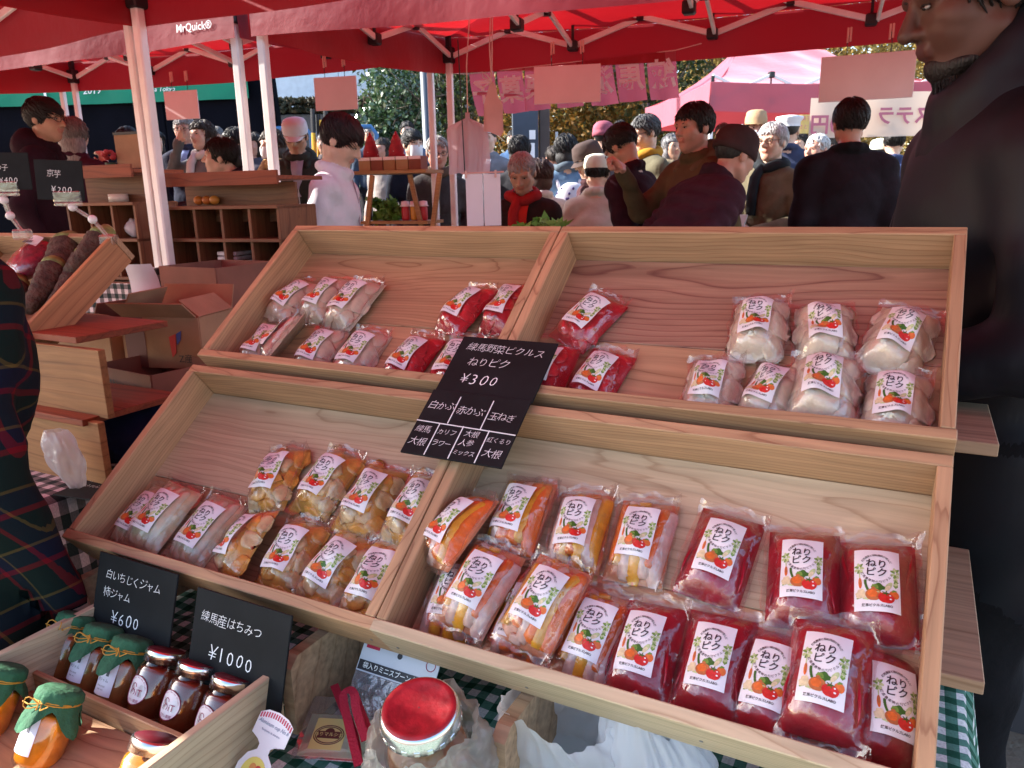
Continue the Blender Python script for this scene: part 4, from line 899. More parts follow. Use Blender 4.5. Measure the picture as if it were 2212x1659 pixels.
# lamp post, pillar, barrier, barricade poles
def lamp(px, depth, w, z1, label, m, extra=None):
    p = at(px, 300, depth); g = ground_z(p.x, p.y); o = empty('lamp_post', T(p.x, p.y, g)); tag(o, label, 'post')
    MB().lathe([(w * .75, 0), (w * .75, .5), (w * .5, .55), (w * .48, z1)], 16).build('shaft', m, o, True)
    MB().lathe([(w * .62, 1.18), (w * .62, 1.26)], 16).build('collar', mat('steel_band', (.5, .52, .55), .4, metal=.6), o)
    return o
NAVY = mat('navy_post_paint', (.03, .045, .07), .45)
lamp(925, 10.2, .14, 4.5, 'dark navy lamp post beside the glossy shrub', NAVY)
pk = at(1146, 300, 9.2); sp = empty('sign_pillar', T(pk.x, pk.y, ground_z(pk.x, pk.y))); tag(sp, 'dark notice pillar with white papers behind the grey-haired man', 'pillar')
MB().box((-.06, 0, 1.1), (.30, .12, 2.2), None, .01).build('shaft', NAVY, sp); MB().box((.16, .02, 1.0), (.12, .10, 2.0), None, .01).build('wood_post', mat('dark_timber', (.06, .045, .04), .8), sp); MB().bar((.30, 0, 0), (.30, 0, 1.75), .03).build('pipe', mat('pipe_grey', (.45, .48, .5), .6), sp)
for x, z, w, h in ((-.14, 1.52, .08, .26), (.0, 1.50, .09, .26), (.02, 1.72, .07, .10)): MB().box((x, -.064, z), (w, .006, h)).build('paper', PAPER, sp)
p = at(640, 300, 9.5); br = empty('pipe_barrier', T(p.x, p.y, ground_z(p.x, p.y))); tag(br, 'blue pipe barrier behind the man in the white cap', 'barrier')
zb_ = at(640, 277, 9.5).z - br.location.z; BLUEP = mat('blue_paint', (.05, .16, .34), .4)
for x0, x1 in ((-.55, .18), (.24, .95)): MB().tube([(x0, 0, 0), (x0, 0, zb_ - .08), (x0 + .06, 0, zb_), (x1 - .06, 0, zb_), (x1, 0, zb_ - .08), (x1, 0, 0)], .028, 8).build('hoop', BLUEP, br, True)
p = at(684, 300, 9.0); by = empty('barricade_poles', T(p.x, p.y, ground_z(p.x, p.y))); tag(by, 'bundle of yellow and black barricade poles tied together', 'poles')
YEL = mat('safety_yellow', (.75, .42, .02), .45); zy = at(684, 235, 9.0).z - by.location.z
for k in range(5):
    a = Vector((-.10 + .05 * k, .04 * (k % 2), 0)); b = Vector((-.02 + .045 * k, .04 * (k % 2), zy - .06 * (k % 3)))
    for j in range(8): MB().tube([a.lerp(b, j / 8), a.lerp(b, (j + 1) / 8)], .026, 8).build('band', YEL if (j % 2 == 0) == (k != 2) else JOINT, by)
# cake stall sheets at the far side, read from behind
SHEET = cloth('cream_sheet', (.74, .62, .50), .35, .7, .2, (.75, .55, .42), sheen=0)
def far_sheet(px0, py0, px1, py1, depth, lines, label, m=SHEET, rot=0):
    a, b = at(px0, py0, depth), at(px1, py1, depth); c = (a + b) / 2; o = empty('hanging_sheet', frame(c, (cos(rot), sin(rot), 0), (-sin(rot), cos(rot), 0), UP)); tag(o, label, 'sheet', 'lettered sheets of the cake stall')
    w, h = (b.x - a.x), (a.z - b.z); mm = MB(); mm.grid(lambda u, v: ((u - .5) * w, .01 * sin(u * 9), (v - .5) * h), 12, 4); mm.build('sheet', m, o, True)
    for tx, x, z, s_, sx in lines:
        q = MB(); write(q, tx, x, z, s_, 0, 0, .03 if sx < 0 else 0, 0, 0, sx); q.v = [(x_, -.022, y_) for x_, y_, z_ in q.v]; q.build('lettering', mat('faded_red_ink', (.55, .16, .22), .7), o)
far_sheet(1752, 212, 1886, 296, 6.6, [('円', -.19, -.06, .16, -1), ('0', -.06, -.06, .18, -1), ('大', .02, .12, .12, 1)], 'cream sheet with a mirrored yen price, hung behind the dark-haired man')
far_sheet(1872, 200, 2060, 292, 6.5, [('カステラ', .02, -.02, .15, -1)], 'cream sheet with mirrored sponge cake lettering beside the bearded man')
far_sheet(1716, 248, 1752, 288, 8.0, [('お菓子', 0, .05, .045, 1), ('さと', 0, -.03, .05, 1)], 'small yellow notice sheet behind the officer with the white cap', mat('yellow_sheet', (.70, .50, .15), .7))
# ------------------------------------------------------------------ people
class Field:
    def __init__(s): s.p = []
    def rc(s, a, b, ra, rb, g=0, k=.03, ridge=0, op=1): s.p.append(('c', np.array(a, float), np.array(b, float), ra, rb, g, k, ridge, op)); return s
    def el(s, c, r, M=None, g=0, k=.03, ridge=0, op=1): s.p.append(('e', np.array(c, float), np.array(r, float), np.eye(3) if M is None else np.array(M, float), 0, g, k, ridge, op)); return s
    @staticmethod
    def dist(p, X, Y, Z):
        if p[0] == 'c':
            a, b = p[1], p[2]; d = b - a; l2 = max(d @ d, 1e-9)
            t = np.clip(((X - a[0]) * d[0] + (Y - a[1]) * d[1] + (Z - a[2]) * d[2]) / l2, 0, 1)
            q = np.sqrt((X - a[0] - t * d[0]) ** 2 + (Y - a[1] - t * d[1]) ** 2 + (Z - a[2] - t * d[2]) ** 2) - (p[3] + t * (p[4] - p[3]))
            if p[7]: q = q - .016 * np.abs(np.sin(PI * t * math.sqrt(l2) / p[7])) + .008
            return q
        c, r, M = p[1], p[2], p[3]; x, y, z = X - c[0], Y - c[1], Z - c[2]
        u, v, w = M[0, 0] * x + M[1, 0] * y + M[2, 0] * z, M[0, 1] * x + M[1, 1] * y + M[2, 1] * z, M[0, 2] * x + M[1, 2] * y + M[2, 2] * z
        k0 = np.sqrt((u / r[0]) ** 2 + (v / r[1]) ** 2 + (w / r[2]) ** 2) + 1e-9
        k1 = np.sqrt((u / r[0] ** 2) ** 2 + (v / r[1] ** 2) ** 2 + (w / r[2] ** 2) ** 2) + 1e-9
        q = k0 * (k0 - 1) / k1
        if p[7]: q = q - .016 * np.abs(np.sin(PI * w / p[7])) + .008
        return q
    def box(s, p):
        if p[0] == 'c': lo = np.minimum(p[1] - p[3], p[2] - p[4]); hi = np.maximum(p[1] + p[3], p[2] + p[4])
        else: e = np.abs(p[3]) @ p[2]; lo, hi = p[1] - e, p[1] + e
        return lo, hi
    def surface(s, coarse, fine, spots, noise=0, cut=None):
        """polygonise on a grid that is finer around the spots (centre, radius)"""
        bx = [s.box(p) for p in s.p if p[8] > 0]; lo = np.min([b[0] for b in bx], 0) - .04; hi = np.max([b[1] for b in bx], 0) + .04
        ax = []
        for d in range(3):
            v = lo[d]; out = [v]
            while v < hi[d]:
                v += fine if any(abs(v - c[d]) < r for c, r in spots) else coarse; out.append(v)
            ax.append(np.array(out, np.float32))
        X, Y, Z = ax; D = np.full((len(X), len(Y), len(Z)), .15, np.float32)
        for p in s.p:
            b0, b1 = s.box(p); pad = .05 + p[6]; sl = []
            for d in range(3): sl.append(slice(max(0, np.searchsorted(ax[d], b0[d] - pad) - 1), np.searchsorted(ax[d], b1[d] + pad) + 1))
            d = s.dist(p, X[sl[0], None, None], Y[None, sl[1], None], Z[None, None, sl[2]]).astype(np.float32); B = D[tuple(sl)]; k = p[6]
            if p[8] > 0: h = np.clip(.5 + .5 * (B - d) / k, 0, 1); D[tuple(sl)] = d * h + B * (1 - h) - k * h * (1 - h)
            else: h = np.clip(.5 - .5 * (B + d) / k, 0, 1); D[tuple(sl)] = B * (1 - h) - d * h + k * h * (1 - h)
        if noise: 
            Xn, Yn, Zn = X[:, None, None], Y[None, :, None], Z[None, None, :]
            w1 = np.sin(Xn * 17 + Zn * 9 + 2 * np.sin(Yn * 8 + Zn * 5)); w2 = np.sin(Zn * 24 - Xn * 13 + Yn * 11 + 2.2 * np.sin(Xn * 9 + Yn * 6)); w3 = np.sin(Zn * 43 + Yn * 31 - Xn * 27)
            am = 1.0
            if spots: c0, r0 = spots[0]; am = np.clip((np.sqrt((Xn - c0[0]) ** 2 + (Yn - c0[1]) ** 2 + (Zn - c0[2]) ** 2) - r0 * .85) / (r0 * .5), 0, 1)
            D += (am * noise * (1.5 * np.abs(w1) * w2 + .7 * np.abs(w2) + .45 * w3)).astype(np.float32) * (D < .1)
        if cut is not None: D = np.maximum(D, cut(X[:, None, None], Y[None, :, None], Z[None, None, :]).astype(np.float32))
        S = D < 0; n = [len(a) - 1 for a in ax]
        cn = [(a, b, c) for a in (0, 1) for b in (0, 1) for c in (0, 1)]
        cnt = np.zeros(n, np.int8)
        for a, b, c in cn: cnt += S[a:n[0] + a, b:n[1] + b, c:n[2] + c]
        I, J, K = np.nonzero((cnt > 0) & (cnt < 8)); idx = np.full(n, -1, np.int32); idx[I, J, K] = np.arange(len(I))
        Vs = np.zeros((len(I), 3)); W = np.zeros(len(I))
        cv = {c: D[I + c[0], J + c[1], K + c[2]] for c in cn}
        cp = {c: np.stack([X[I + c[0]], Y[J + c[1]], Z[K + c[2]]], 1) for c in cn}
        for a in cn:
            for b in cn:
                if a < b and sum(abs(x - y) for x, y in zip(a, b)) == 1:
                    m = (cv[a] < 0) != (cv[b] < 0); t = np.where(m, cv[a] / np.where(m, cv[a] - cv[b], 1), 0)
                    Vs += np.where(m[:, None], cp[a] + (cp[b] - cp[a]) * t[:, None], 0); W += m
        Vs /= W[:, None]; F = []
        for d in range(3):
            o = [0, 0, 0]; o[d] = 1
            A = S[:n[0] + 1 - o[0], :n[1] + 1 - o[1], :n[2] + 1 - o[2]]; B = S[o[0]:, o[1]:, o[2]:]
            e1, e2 = [(1, 2), (2, 0), (0, 1)][d]
            q = np.array(np.nonzero(A != B)).T
            ok = (q[:, e1] > 0) & (q[:, e2] > 0) & (q[:, e1] < n[e1]) & (q[:, e2] < n[e2]); q = q[ok]
            fl = A[q[:, 0], q[:, 1], q[:, 2]]
            g = []
            for s1, s2 in ((1, 1), (0, 1), (0, 0), (1, 0)):
                r = q.copy(); r[:, e1] -= s1; r[:, e2] -= s2; g.append(idx[r[:, 0], r[:, 1], r[:, 2]])
            f = np.stack(g, 1); f[~fl] = f[~fl][:, ::-1]; F.append(f)
        F = np.concatenate(F); F = F[(F >= 0).all(1)]
        return Vs, F
    def groups(s, P):
        ids = sorted({p[5] for p in s.p if p[8] > 0}); best = np.full(len(P), 9.0); out = np.zeros(len(P), np.int32)
        for p in s.p:
            if p[8] > 0:
                d = s.dist(p, P[:, 0], P[:, 1], P[:, 2]); m = d < best; best[m] = d[m]; out[m] = p[5]
        return out
def np_mesh(name, V, F, mats, gi=None):
    me = raw_mesh(name, V, F, mats[0])
    for m in mats[1:]: me.materials.append(m)
    if gi is not None: me.polygons.foreach_set('material_index', gi.astype(np.int32))
    me.polygons.foreach_set('use_smooth', [True] * len(F)); return me
SK = {'fair': (.62, .40, .30), 'tan': (.48, .27, .18), 'ruddy': (.50, .25, .18), 'deep': (.10, .042, .030)}  # last one: bearded man's skin, the shade on his face darkened into the colour
def skin(k): return mat('skin_' + k, SK[k], .5, var=.08, scale=25, sub=.2, spec=.35)
def fabric(c, bump=.5): 
    n = 'fabric_%03d_%03d_%03d' % tuple(int(x * 999) for x in c); lm = max(c); kk = .85 if lm < .2 else 1; return mat(n, tuple(x * kk for x in c), .9, var=.2 if lm < .4 else .06, scale=11, bump=bump, bscale=26, spec=.12)
def hairm(c):
    n = 'hair_%03d_%03d_%03d' % tuple(int(x * 999) for x in c); return mat(n, c, .5, var=.45, scale=60, bump=.5, bscale=130, stretch=(2.2, 2.2, .45), spec=.4)
def m3(M): return np.array(M.to_3x3())
def person(label, px, py, depth, yaw, top=(.02, .02, .025), pants=(.02, .02, .025), sk='fair', hair='short', hc=(.012, .009, .008), lean=0, hy=0, hp=0, tilt=0, arms=None, hat=None, hatc=(.5, .5, .5), glasses=False, mask=False, scarf=None, hood=None, puffer=0, collar=None, s=.95, bulk=1.0, coat=False, fine=None, beard=None, group='people at the market', ridge_c=None, spots_hand=(), zip_=None, top_mat=None, skc=None, inner=None, hipmin=.55, high_collar=False, deep_collar=False, shl=1.0):
    P = at(px, py, depth); g = ground_z(P.x, P.y); ztop = P.z - g
    lo = Matrix.Rotation(-R(lean), 4, 'X')                    # forward is +Y of the person
    def U(x, y, z): return lo @ Vector((x * s, y * s, z * s))
    HM = Matrix.Translation(U(0, .012, .705)) @ lo @ Matrix.Rotation(-R(hy), 4, 'Z') @ Matrix.Rotation(-R(hp) + R(lean) * .45, 4, 'X') @ Matrix.Rotation(R(tilt), 4, 'Y') @ S3(s, s, s)
    headtop = (HM @ Vector((0, -.01, .116)))
    hip = ztop - headtop.z; hip = max(hip, hipmin)
    off = Vector((0, 0, hip)); rot = RZ(R(yaw) + PI); root_xy = Vector((P.x, P.y, 0)) - (rot @ Vector((headtop.x, headtop.y, 0)))
    o = empty('person', T(root_xy.x, root_xy.y, g) @ rot); tag(o, label, 'person', group)
    Tm = Matrix.Translation(off); TU = lambda x, y, z: Tm @ U(x, y, z); HMt = Tm @ HM
    f = Field(); LR = m3(lo); rg = puffer
    b = bulk; H3 = m3(HM.normalized()) ; 
    def hv(x, y, z): return HMt @ Vector((x, y, z))
    # trunk
    f.el(TU(0, 0, .10), np.array((.165 * b, .125 * b, .21)) * s, LR, 1, .05, rg); f.el(TU(0, .006, .33), np.array((.180 * b, .128 * b, .22)) * s, LR, 1, .05, rg)
    f.rc(TU(-.135 * shl, -.005, .465), TU(.135 * shl, -.005, .465), .072 * s * b, .072 * s * b, 1, .05)
    for q in (-1, 1): f.rc(TU(q * .11, -.012, .49), TU(q * .035, -.012, .555), .05 * s, .045 * s, 1, .04)
    if coat: f.el(TU(0, 0, -.10), np.array((.185 * b, .145 * b, .30)) * s, None, 1, .05)
    # neck and collar
    f.rc(hv(0, -.022, -.05), TU(0, -.008, .53), .052 * s, .056 * s, 0, .02)
    if collar is not None or high_collar or not (scarf or deep_collar or mask):
        n = 10; hz = .59 if high_collar else .565
        for k in range(n):
            a0, a1 = 2 * PI * k / n, 2 * PI * (k + 1) / n
            f.rc(TU(.075 * cos(a0), -.01 + .072 * sin(a0), hz - .012 * sin(a0)), TU(.075 * cos(a1), -.01 + .072 * sin(a1), hz - .012 * sin(a1)), .022 * s, .022 * s, 5 if collar else 1, .02)
            if high_collar: f.rc(TU(.07 * cos(a0), -.01 + .068 * sin(a0), hz + .035), TU(.07 * cos(a1), -.01 + .068 * sin(a1), hz + .035), .018 * s, .018 * s, 5 if collar else 1, .02)
    # head
    E = np.eye(3); hr = m3(HMt.normalized()) if False else np.array(((HMt.to_3x3()) @ Matrix.Diagonal((1 / s, 1 / s, 1 / s))))
    f.el(hv(0, -.012, .028), np.array((.077, .097, .088)) * s, hr, 0, .02); f.el(hv(0, .018, -.035), np.array((.062, .074, .078)) * s, hr, 0, .02)
    f.rc(hv(0, .058, -.085), hv(0, .056, -.092), .025 * s, .022 * s, 0, .02)
    for q in (-1, 1):
        f.rc(hv(q * .052, .002, -.055), hv(q * .012, .058, -.092), .022 * s, .020 * s, 0, .02); f.rc(hv(q * .038, .052, -.018), hv(q * .034, .056, -.03), .030 * s, .026 * s, 0, .02)
        f.el(hv(q * .079, -.010, -.004), np.array((.010, .021, .032)) * s, hr, 0, .006)
    f.rc(hv(-.042, .076, .027), hv(.042, .076, .027), .015 * s, .015 * s, 0, .015)
    for q in (-1, 1): f.rc(hv(q * .031, .101, .007), hv(q * .033, .100, .007), .015 * s, .015 * s, 0, .010, op=-1)
    f.rc(hv(0, .089, .016), hv(0, .110, -.022), .008 * s, .0125 * s, 0, .010)
    for q in (-1, 1): f.rc(hv(q * .011, .096, -.026), hv(q * .012, .094, -.027), .0085 * s, .008 * s, 0, .006)
    f.rc(hv(-.017, .0885, -.050), hv(.017, .0885, -.050), .0065 * s, .0065 * s, 4, .006); f.rc(hv(-.014, .0875, -.059), hv(.014, .0875, -.059), .007 * s, .007 * s, 4, .006)
    # arms
    spots = [(np.array(HMt.translation), (.17 if not fine or fine > .005 else .30) * s)]
    dfl = lambda q: ((q * .235, -.03, .20), (q * .225, .09, -.02), None)
    A = {1: dfl(1), -1: dfl(-1)}
    for kk, vv in (arms or {}).items(): A[kk] = vv
    for q in (-1, 1):
        el, wr, hd = A[q]; sh = TU(q * .175 * shl, -.005, .455); e_ = TU(*el); w_ = TU(*wr)
        f.rc(sh, e_, .066 * s * b, .054 * s * b, 1, .04, rg * .8); f.rc(e_, w_, .054 * s * b, .040 * s, 1, .025, rg * .8)
        d = (w_ - e_).normalized(); up_ = Vector((0, 0, 1)) if abs(d.z) < .9 else Vector((0, 1, 0)); curl = .5
        if hd: curl = hd[0]
        sd = d.cross(up_).normalized(); nn = sd.cross(d)
        if hd and len(hd) > 1: c_, s_ = cos(R(hd[1])), sin(R(hd[1])); sd, nn = sd * c_ + nn * s_, nn * c_ - sd * s_
        pm_ = np.array([list(sd), list(d), list(nn)]).T
        f.rc(w_, w_ + d * .03 * s, .026 * s, .026 * s, 0, .02); f.el(w_ + d * .062 * s, np.array((.040, .050, .017)) * s, pm_, 0, .015)
        for k in range(4):
            ln = (.068, .078, .074, .058)[k]; b0 = w_ + d * .098 * s + sd * ((-.030 + .020 * k) * s); c1 = curl; p1 = b0 + (d * cos(c1) - nn * sin(c1)) * ln * .5 * s; p2 = p1 + (d * cos(2.2 * c1) - nn * sin(2.2 * c1)) * ln * .5 * s
            f.rc(b0, p1, .0098 * s, .009 * s, 0, .006); f.rc(p1, p2, .009 * s, .0075 * s, 0, .004)
        t0 = w_ + d * .035 * s - sd * .034 * s; t1 = t0 + (d * .6 - sd * .5 - nn * .25).normalized() * .036 * s; f.rc(t0, t1, .012 * s, .0105 * s, 0, .008); f.rc(t1, t1 + (d * .85 - nn * .35 + sd * .1).normalized() * .030 * s, .0105 * s, .0085 * s, 0, .004)
        if q in spots_hand: spots.append((np.array(w_ + d * .08 * s), .11 * s))
    # legs and shoes
    for q in (-1, 1):
        kn = Vector((q * .09, .03 * (1 if lean else .3), hip * .53)); an = Vector((q * .095, -.01, .09))
        f.rc(Vector((q * .085, 0, hip)), kn, .10 * s, .066, 2, .04); f.rc(kn, an, .064, .046, 2, .03); f.el((q * .098, .055, .045), (.046, .125, .045), None, 3, .02)
    fi = fine or max(.0075, .0075 * depth / 4.6); co = .0115 if rg else max(.016, fi * 2.0)
    V, F = f.surface(co, fi, spots, noise=.0050 if not rg else .0015)
    gi = f.groups(V[F].mean(1))
    tm = top_mat or fabric(top)
    link('body', np_mesh('body', V, F, [skin(sk), tm, fabric(pants), mat('dark_shoe', (.03, .025, .022), .5), mat('lip_' + sk, tuple(a * m_ for a, m_ in zip(SK[sk], (.9, .62, .62))), .45), fabric(collar) if collar else tm], gi), o)
    # face details
    for q in (-1, 1):
        ey = MB().ell((q * .031, .0848, .0065), (.0105, .005, .0030), HMt, 10, 6).build('eye', mat('eye_white', (.40, .36, .34), .3), o, True)
        MB().ell((q * .031, .0876, .0065), (.0056, .0035, .0034), HMt, 8, 6).build('iris', mat('dark_iris', (.012, .009, .008), .25), ey, True)
        MB().tube([HMt @ Vector((q * x, y, z)) for x, y, z in ((.019, .0885, .0095), (.031, .0895, .0115), (.043, .083, .0088))], [.0012 * s, .0018 * s, .0010 * s], 5).build('eyelid', hairm((.02, .012, .010)), ey, True)
        MB().tube([HMt @ Vector((q * x, y, z)) for x, y, z in ((.015, .0905, .0255), (.03, .0900, .0290), (.047, .079, .0255))], [.0018 * s, .0026 * s, .0012 * s], 6).build('eyebrow', hairm(hc), o, True)
    # hair
    def hair_obj(prims, cutf, name='hair', col=hc, fi2=fi):
        h = Field()
        for p_ in prims: h.el(hv(*p_[0]), (np.array(p_[1]) - .003) * s, hr, 0, .025)
        Hi = np.array(HMt.inverted()); 
        def cut(X, Y, Z):
            x = Hi[0, 0] * X + Hi[0, 1] * Y + Hi[0, 2] * Z + Hi[0, 3]; y = Hi[1, 0] * X + Hi[1, 1] * Y + Hi[1, 2] * Z + Hi[1, 3]; z = Hi[2, 0] * X + Hi[2, 1] * Y + Hi[2, 2] * Z + Hi[2, 3]
            st = .004 * np.sin(x * 210 + 2 * np.sin(z * 40)) * np.sin(y * 170 + z * 30) + .0035 * np.sin(x * 90 + y * 120)
            return cutf(x, y, z) * s + st
        V, F = h.surface(.02, fi2, [(np.array(HMt.translation), .25 * s)], cut=cut)
        if len(F): link(name, np_mesh(name, V, F, [hairm(col)]), o)
    mx = np.maximum; mn = np.minimum
    side = lambda x, y, z: mx(y - .025, np.abs(z + .0) - 9)
    if hair == 'short':      # above a line from the nape to the forehead
        hair_obj([((0, -.014, .034), (.0865, .106, .096))], lambda x, y, z: mn(mx(.052 + .55 * (y - .075) - z, -(z - .058 + .0 * y) * .3 + (y - .055)), mx((y - .078), .030 - z)) if False else mx(-(z + .058 - .62 * (y + .10)), mn(y - .06, .050 - z)))
    elif hair == 'thin':
        hair_obj([((0, -.016, .030), (.082, .101, .090))], lambda x, y, z: mx(-(z + .050 - .70 * (y + .10)), mn(y - .05, .062 - z)))
    elif hair == 'bob':
        hair_obj([((0, -.016, .030), (.096, .112, .102)), ((0, -.024, -.06), (.094, .092, .085))], lambda x, y, z: mx(mn(y - .030 - .25 * mx(0, np.abs(x) - .05) * 0, .044 - z), mn(np.abs(x) * 0 + y - .03, .044 - z)))
    elif hair == 'long':
        hair_obj([((0, -.016, .030), (.096, .112, .102)), ((0, -.030, -.07), (.096, .090, .10)), ((0, -.055, -.17), (.095, .06, .12))], lambda x, y, z: mn(y - .028, .046 - z))
    elif hair == 'bun':
        hair_obj([((0, -.014, .032), (.086, .106, .096)), ((0, -.105, -.01), (.035, .04, .04)), ((0, -.12, -.06), (.022, .025, .06))], lambda x, y, z: mx(-(z + .058 - .50 * (y + .12)), mn(y - .062, .056 - z)))
    elif hair == 'fringe':   # longer on top, fringe over the forehead
        hair_obj([((0, -.010, .036), (.092, .112, .100))], lambda x, y, z: mx(-(z + .066 - .40 * (y + .11)), mn(y - .050 - .4 * mx(0, -x), .030 - z + .25 * np.abs(x))))
    elif hair == 'curly':
        hair_obj([((0, -.018, .030), (.104, .118, .108)), ((0, -.03, -.05), (.098, .092, .075)), ((.05, -.05, .06), (.06, .06, .055)), ((-.05, -.05, .05), (.06, .06, .055))], lambda x, y, z: mn(y - .030, .044 - z))
    if hair and hat not in ('beanie', 'bucket', 'chef', 'police', 'fedora'):
        rt = random.Random(label); m = MB(); nt_ = 900 if depth < 5.2 else (500 if depth < 7 else 160); drop = {'short': .0, 'thin': .0, 'bob': .10, 'long': .2, 'bun': .0, 'fringe': .02, 'curly': .08}[hair]
        A_ = {'thin': (.083, .101, .090), 'curly': (.104, .118, .108), 'bob': (.096, .112, .102), 'long': (.096, .112, .102)}.get(hair, (.0885, .108, .097))
        for _ in range(nt_ if hat is None else nt_ // 2):
            a = rt.uniform(0, 2 * PI); ph = rt.uniform(0, 1) ** .6 * (2.1 if drop else 1.95)
            def sp(a, ph, out=0): 
                r_ = 1 + out; return Vector((A_[0] * r_ * sin(ph) * cos(a), -.014 + A_[1] * r_ * sin(ph) * sin(a), .034 + A_[2] * r_ * cos(ph)))
            p0 = sp(a, ph)
            front = p0.y > .045
            if front and p0.z < (.062 if hair != 'fringe' else .040): continue
            if p0.y > .01 and p0.z < -.02 and not drop: continue
            if p0.z < -.05 + .62 * max(0, p0.y + .06) and not drop: continue
            if hat and p0.z > .03: continue
            ln = rt.uniform(.35, .62) * (.7 if hair == 'thin' else 1.0); sw = rt.uniform(-.35, .35) + (.5 if hair == 'fringe' else .15); lf = rt.uniform(-.01, .13)
            pts = [sp(a + sw * t, ph + ln * t, .012 + lf * t * (1 - .4 * t) - .03 * t * t) for t in (0, .33, .66, 1)]
            if any(p.y > .05 and p.z < .030 for p in pts[2:]) : pts = [sp(a + sw * t, ph + ln * .45 * t, .012 + lf * t) for t in (0, .33, .66, 1)]
            w = rt.uniform(.0018, .0042) * s * (1 if depth < 5.2 else 1.5); m.tube([HMt @ p for p in pts], [w * .8, w, w * .8, w * .15], 3, cap=False)
        if m.v: m.build('hair_strand', hairm(hc), o, True)['kind'] = 'stuff'
    if beard:
        hair_obj([((0, .062, -.090), (.031, .031, .026)), ((.026, .040, -.086), (.030, .034, .020)), ((-.026, .040, -.086), (.030, .034, .020)), ((0, .074, -.078), (.018, .016, .012))], lambda x, y, z: mx(z + .069 - .25 * mx(0, y - .06), .034 - y), 'beard', beard, fi * .7)
        m = MB(); rt = random.Random(3)
        for _ in range(420):
            a = rt.uniform(-1.25, 1.25); p0 = Vector((.034 * sin(a), .046 + .036 * cos(a), rt.uniform(-.110, -.074))); d = Vector((sin(a) * .3, .22, -1)).normalized(); m.tube([HMt @ p0, HMt @ (p0 + d * rt.uniform(.008, .02))], [.0008 * s, .0002 * s], 3, cap=False)
        m.build('beard_strand', hairm(beard), o)['kind'] = 'stuff'
    # things worn on the head
    if hat:
        hm = fabric(hatc, .35)
        if hat == 'beanie':
            m = MB(); n = 40; prof = [(r_ * 1.05, z_ * 1.04) for r_, z_ in [(.084, -.005), (.092, .0), (.093, .030), (.089, .034), (.090, .06), (.082, .092), (.060, .118), (.030, .130), (.002, .133)]]
            for i, (r_, z_) in enumerate(prof):
                for j in range(n): t = 2 * PI * j / n; rb = 1 + (.028 * (j % 2) if i not in (0, 8) else 0); m.v.append(tuple(HMt @ Vector((r_ * rb * cos(t), -.012 + r_ * rb * 1.20 * sin(t), z_ + .012 + (-.010 * sin(t) if i < 4 else 0)))))
            m.f = [(i * n + j, i * n + (j + 1) % n, (i + 1) * n + (j + 1) % n, (i + 1) * n + j) for i in range(8) for j in range(n)]; m.m = [0] * len(m.f); m.build('beanie', hm, o, True)
        else:
            cr = {'cap': [(.086, .030), (.089, .05), (.084, .088), (.074, .105), (.04, .117), (.002, .119)], 'fedora': [(.088, .035), (.086, .08), (.074, .128), (.05, .140), (.025, .132), (.002, .130)], 'bucket': [(.092, .030), (.090, .06), (.080, .105), (.05, .124), (.002, .128)], 'police': [(.086, .036), (.086, .07), (.108, .095), (.106, .108), (.05, .118), (.002, .119)], 'chef': [(.085, .045), (.087, .09), (.084, .118), (.05, .122), (.002, .122)]}[hat]
            if hat == 'chef': cr = [(.084, .050), (.087, .085), (.083, .112), (.05, .117), (.002, .118)]
            cr = [(r_ * 1.08, z_ * 1.16 - .004) for r_, z_ in cr]; m = MB(); n = 28
            for r_, z_ in cr:
                for j in range(n): t = 2 * PI * j / n; m.v.append(tuple(HMt @ Vector((r_ * cos(t), -.012 + 1.2 * r_ * sin(t), z_))))
            m.f = [(i * n + j, i * n + (j + 1) % n, (i + 1) * n + (j + 1) % n, (i + 1) * n + j) for i in range(len(cr) - 1) for j in range(n)]; m.m = [0] * len(m.f); ho = m.build('hat', hm, o, True)
            br = MB()
            if hat in ('fedora', 'bucket'):
                w_, dz_ = (.055, -.006) if hat == 'fedora' else (.045, -.038)
                br.grid(lambda u, v: HMt @ Vector(((.086 + w_ * v) * cos(2 * PI * u), -.012 + (.104 + w_ * v) * sin(2 * PI * u), cr[0][1] + dz_ * v + (.010 * v * abs(cos(2 * PI * u)) if hat == 'fedora' else 0))), 28, 3)
                MB().tube([HMt @ Vector((.0895 * cos(2 * PI * k / 24), -.012 + .1075 * sin(2 * PI * k / 24), cr[0][1] + .014)) for k in range(24)], .006 * s, 6, closed=True).build('hat_band', fabric((.08, .03, .03)), ho)
            elif hat in ('cap', 'police'):
                br.grid(lambda u, v: HMt @ Vector(((.080 * (1 - .25 * v)) * cos(PI * u), .055 + (.045 + .062 * v) * sin(PI * u) - .015 * v * 0, cr[0][1] + .004 - .020 * v - .012 * (1 - sin(PI * u)))), 16, 4)
            if br.v: br.build('brim', hm if hat != 'police' else JOINT, ho, True)
            if hat == 'police': MB().lathe([(.0885, .034), (.0885, .068)], 28, 0, HMt @ T(0, -.012, 0) @ S3(1, 1.2, 1), False).build('hat_band', fabric((.02, .025, .05)), ho)
    if glasses:
        gm_ = MB()
        for q in (-1, 1):
            gm_.tube([HMt @ Vector((q * .033 + .022 * cos(t), .103 - .010 * abs(cos(t)) * (1 if q * cos(t) > 0 else 0), .006 + .016 * sin(t))) for t in [2 * PI * k / 14 for k in range(14)]], .0018 * s, 5, closed=True)
            gm_.tube([HMt @ Vector(p_) for p_ in ((q * .054, .094, .010), (q * .078, .04, .012), (q * .080, -.01, .008))], .0018 * s, 5)
        gm_.tube([HMt @ Vector((x, .106, .008)) for x in (-.011, 0, .011)], .0018 * s, 5); gm_.build('glasses', JOINT, o)
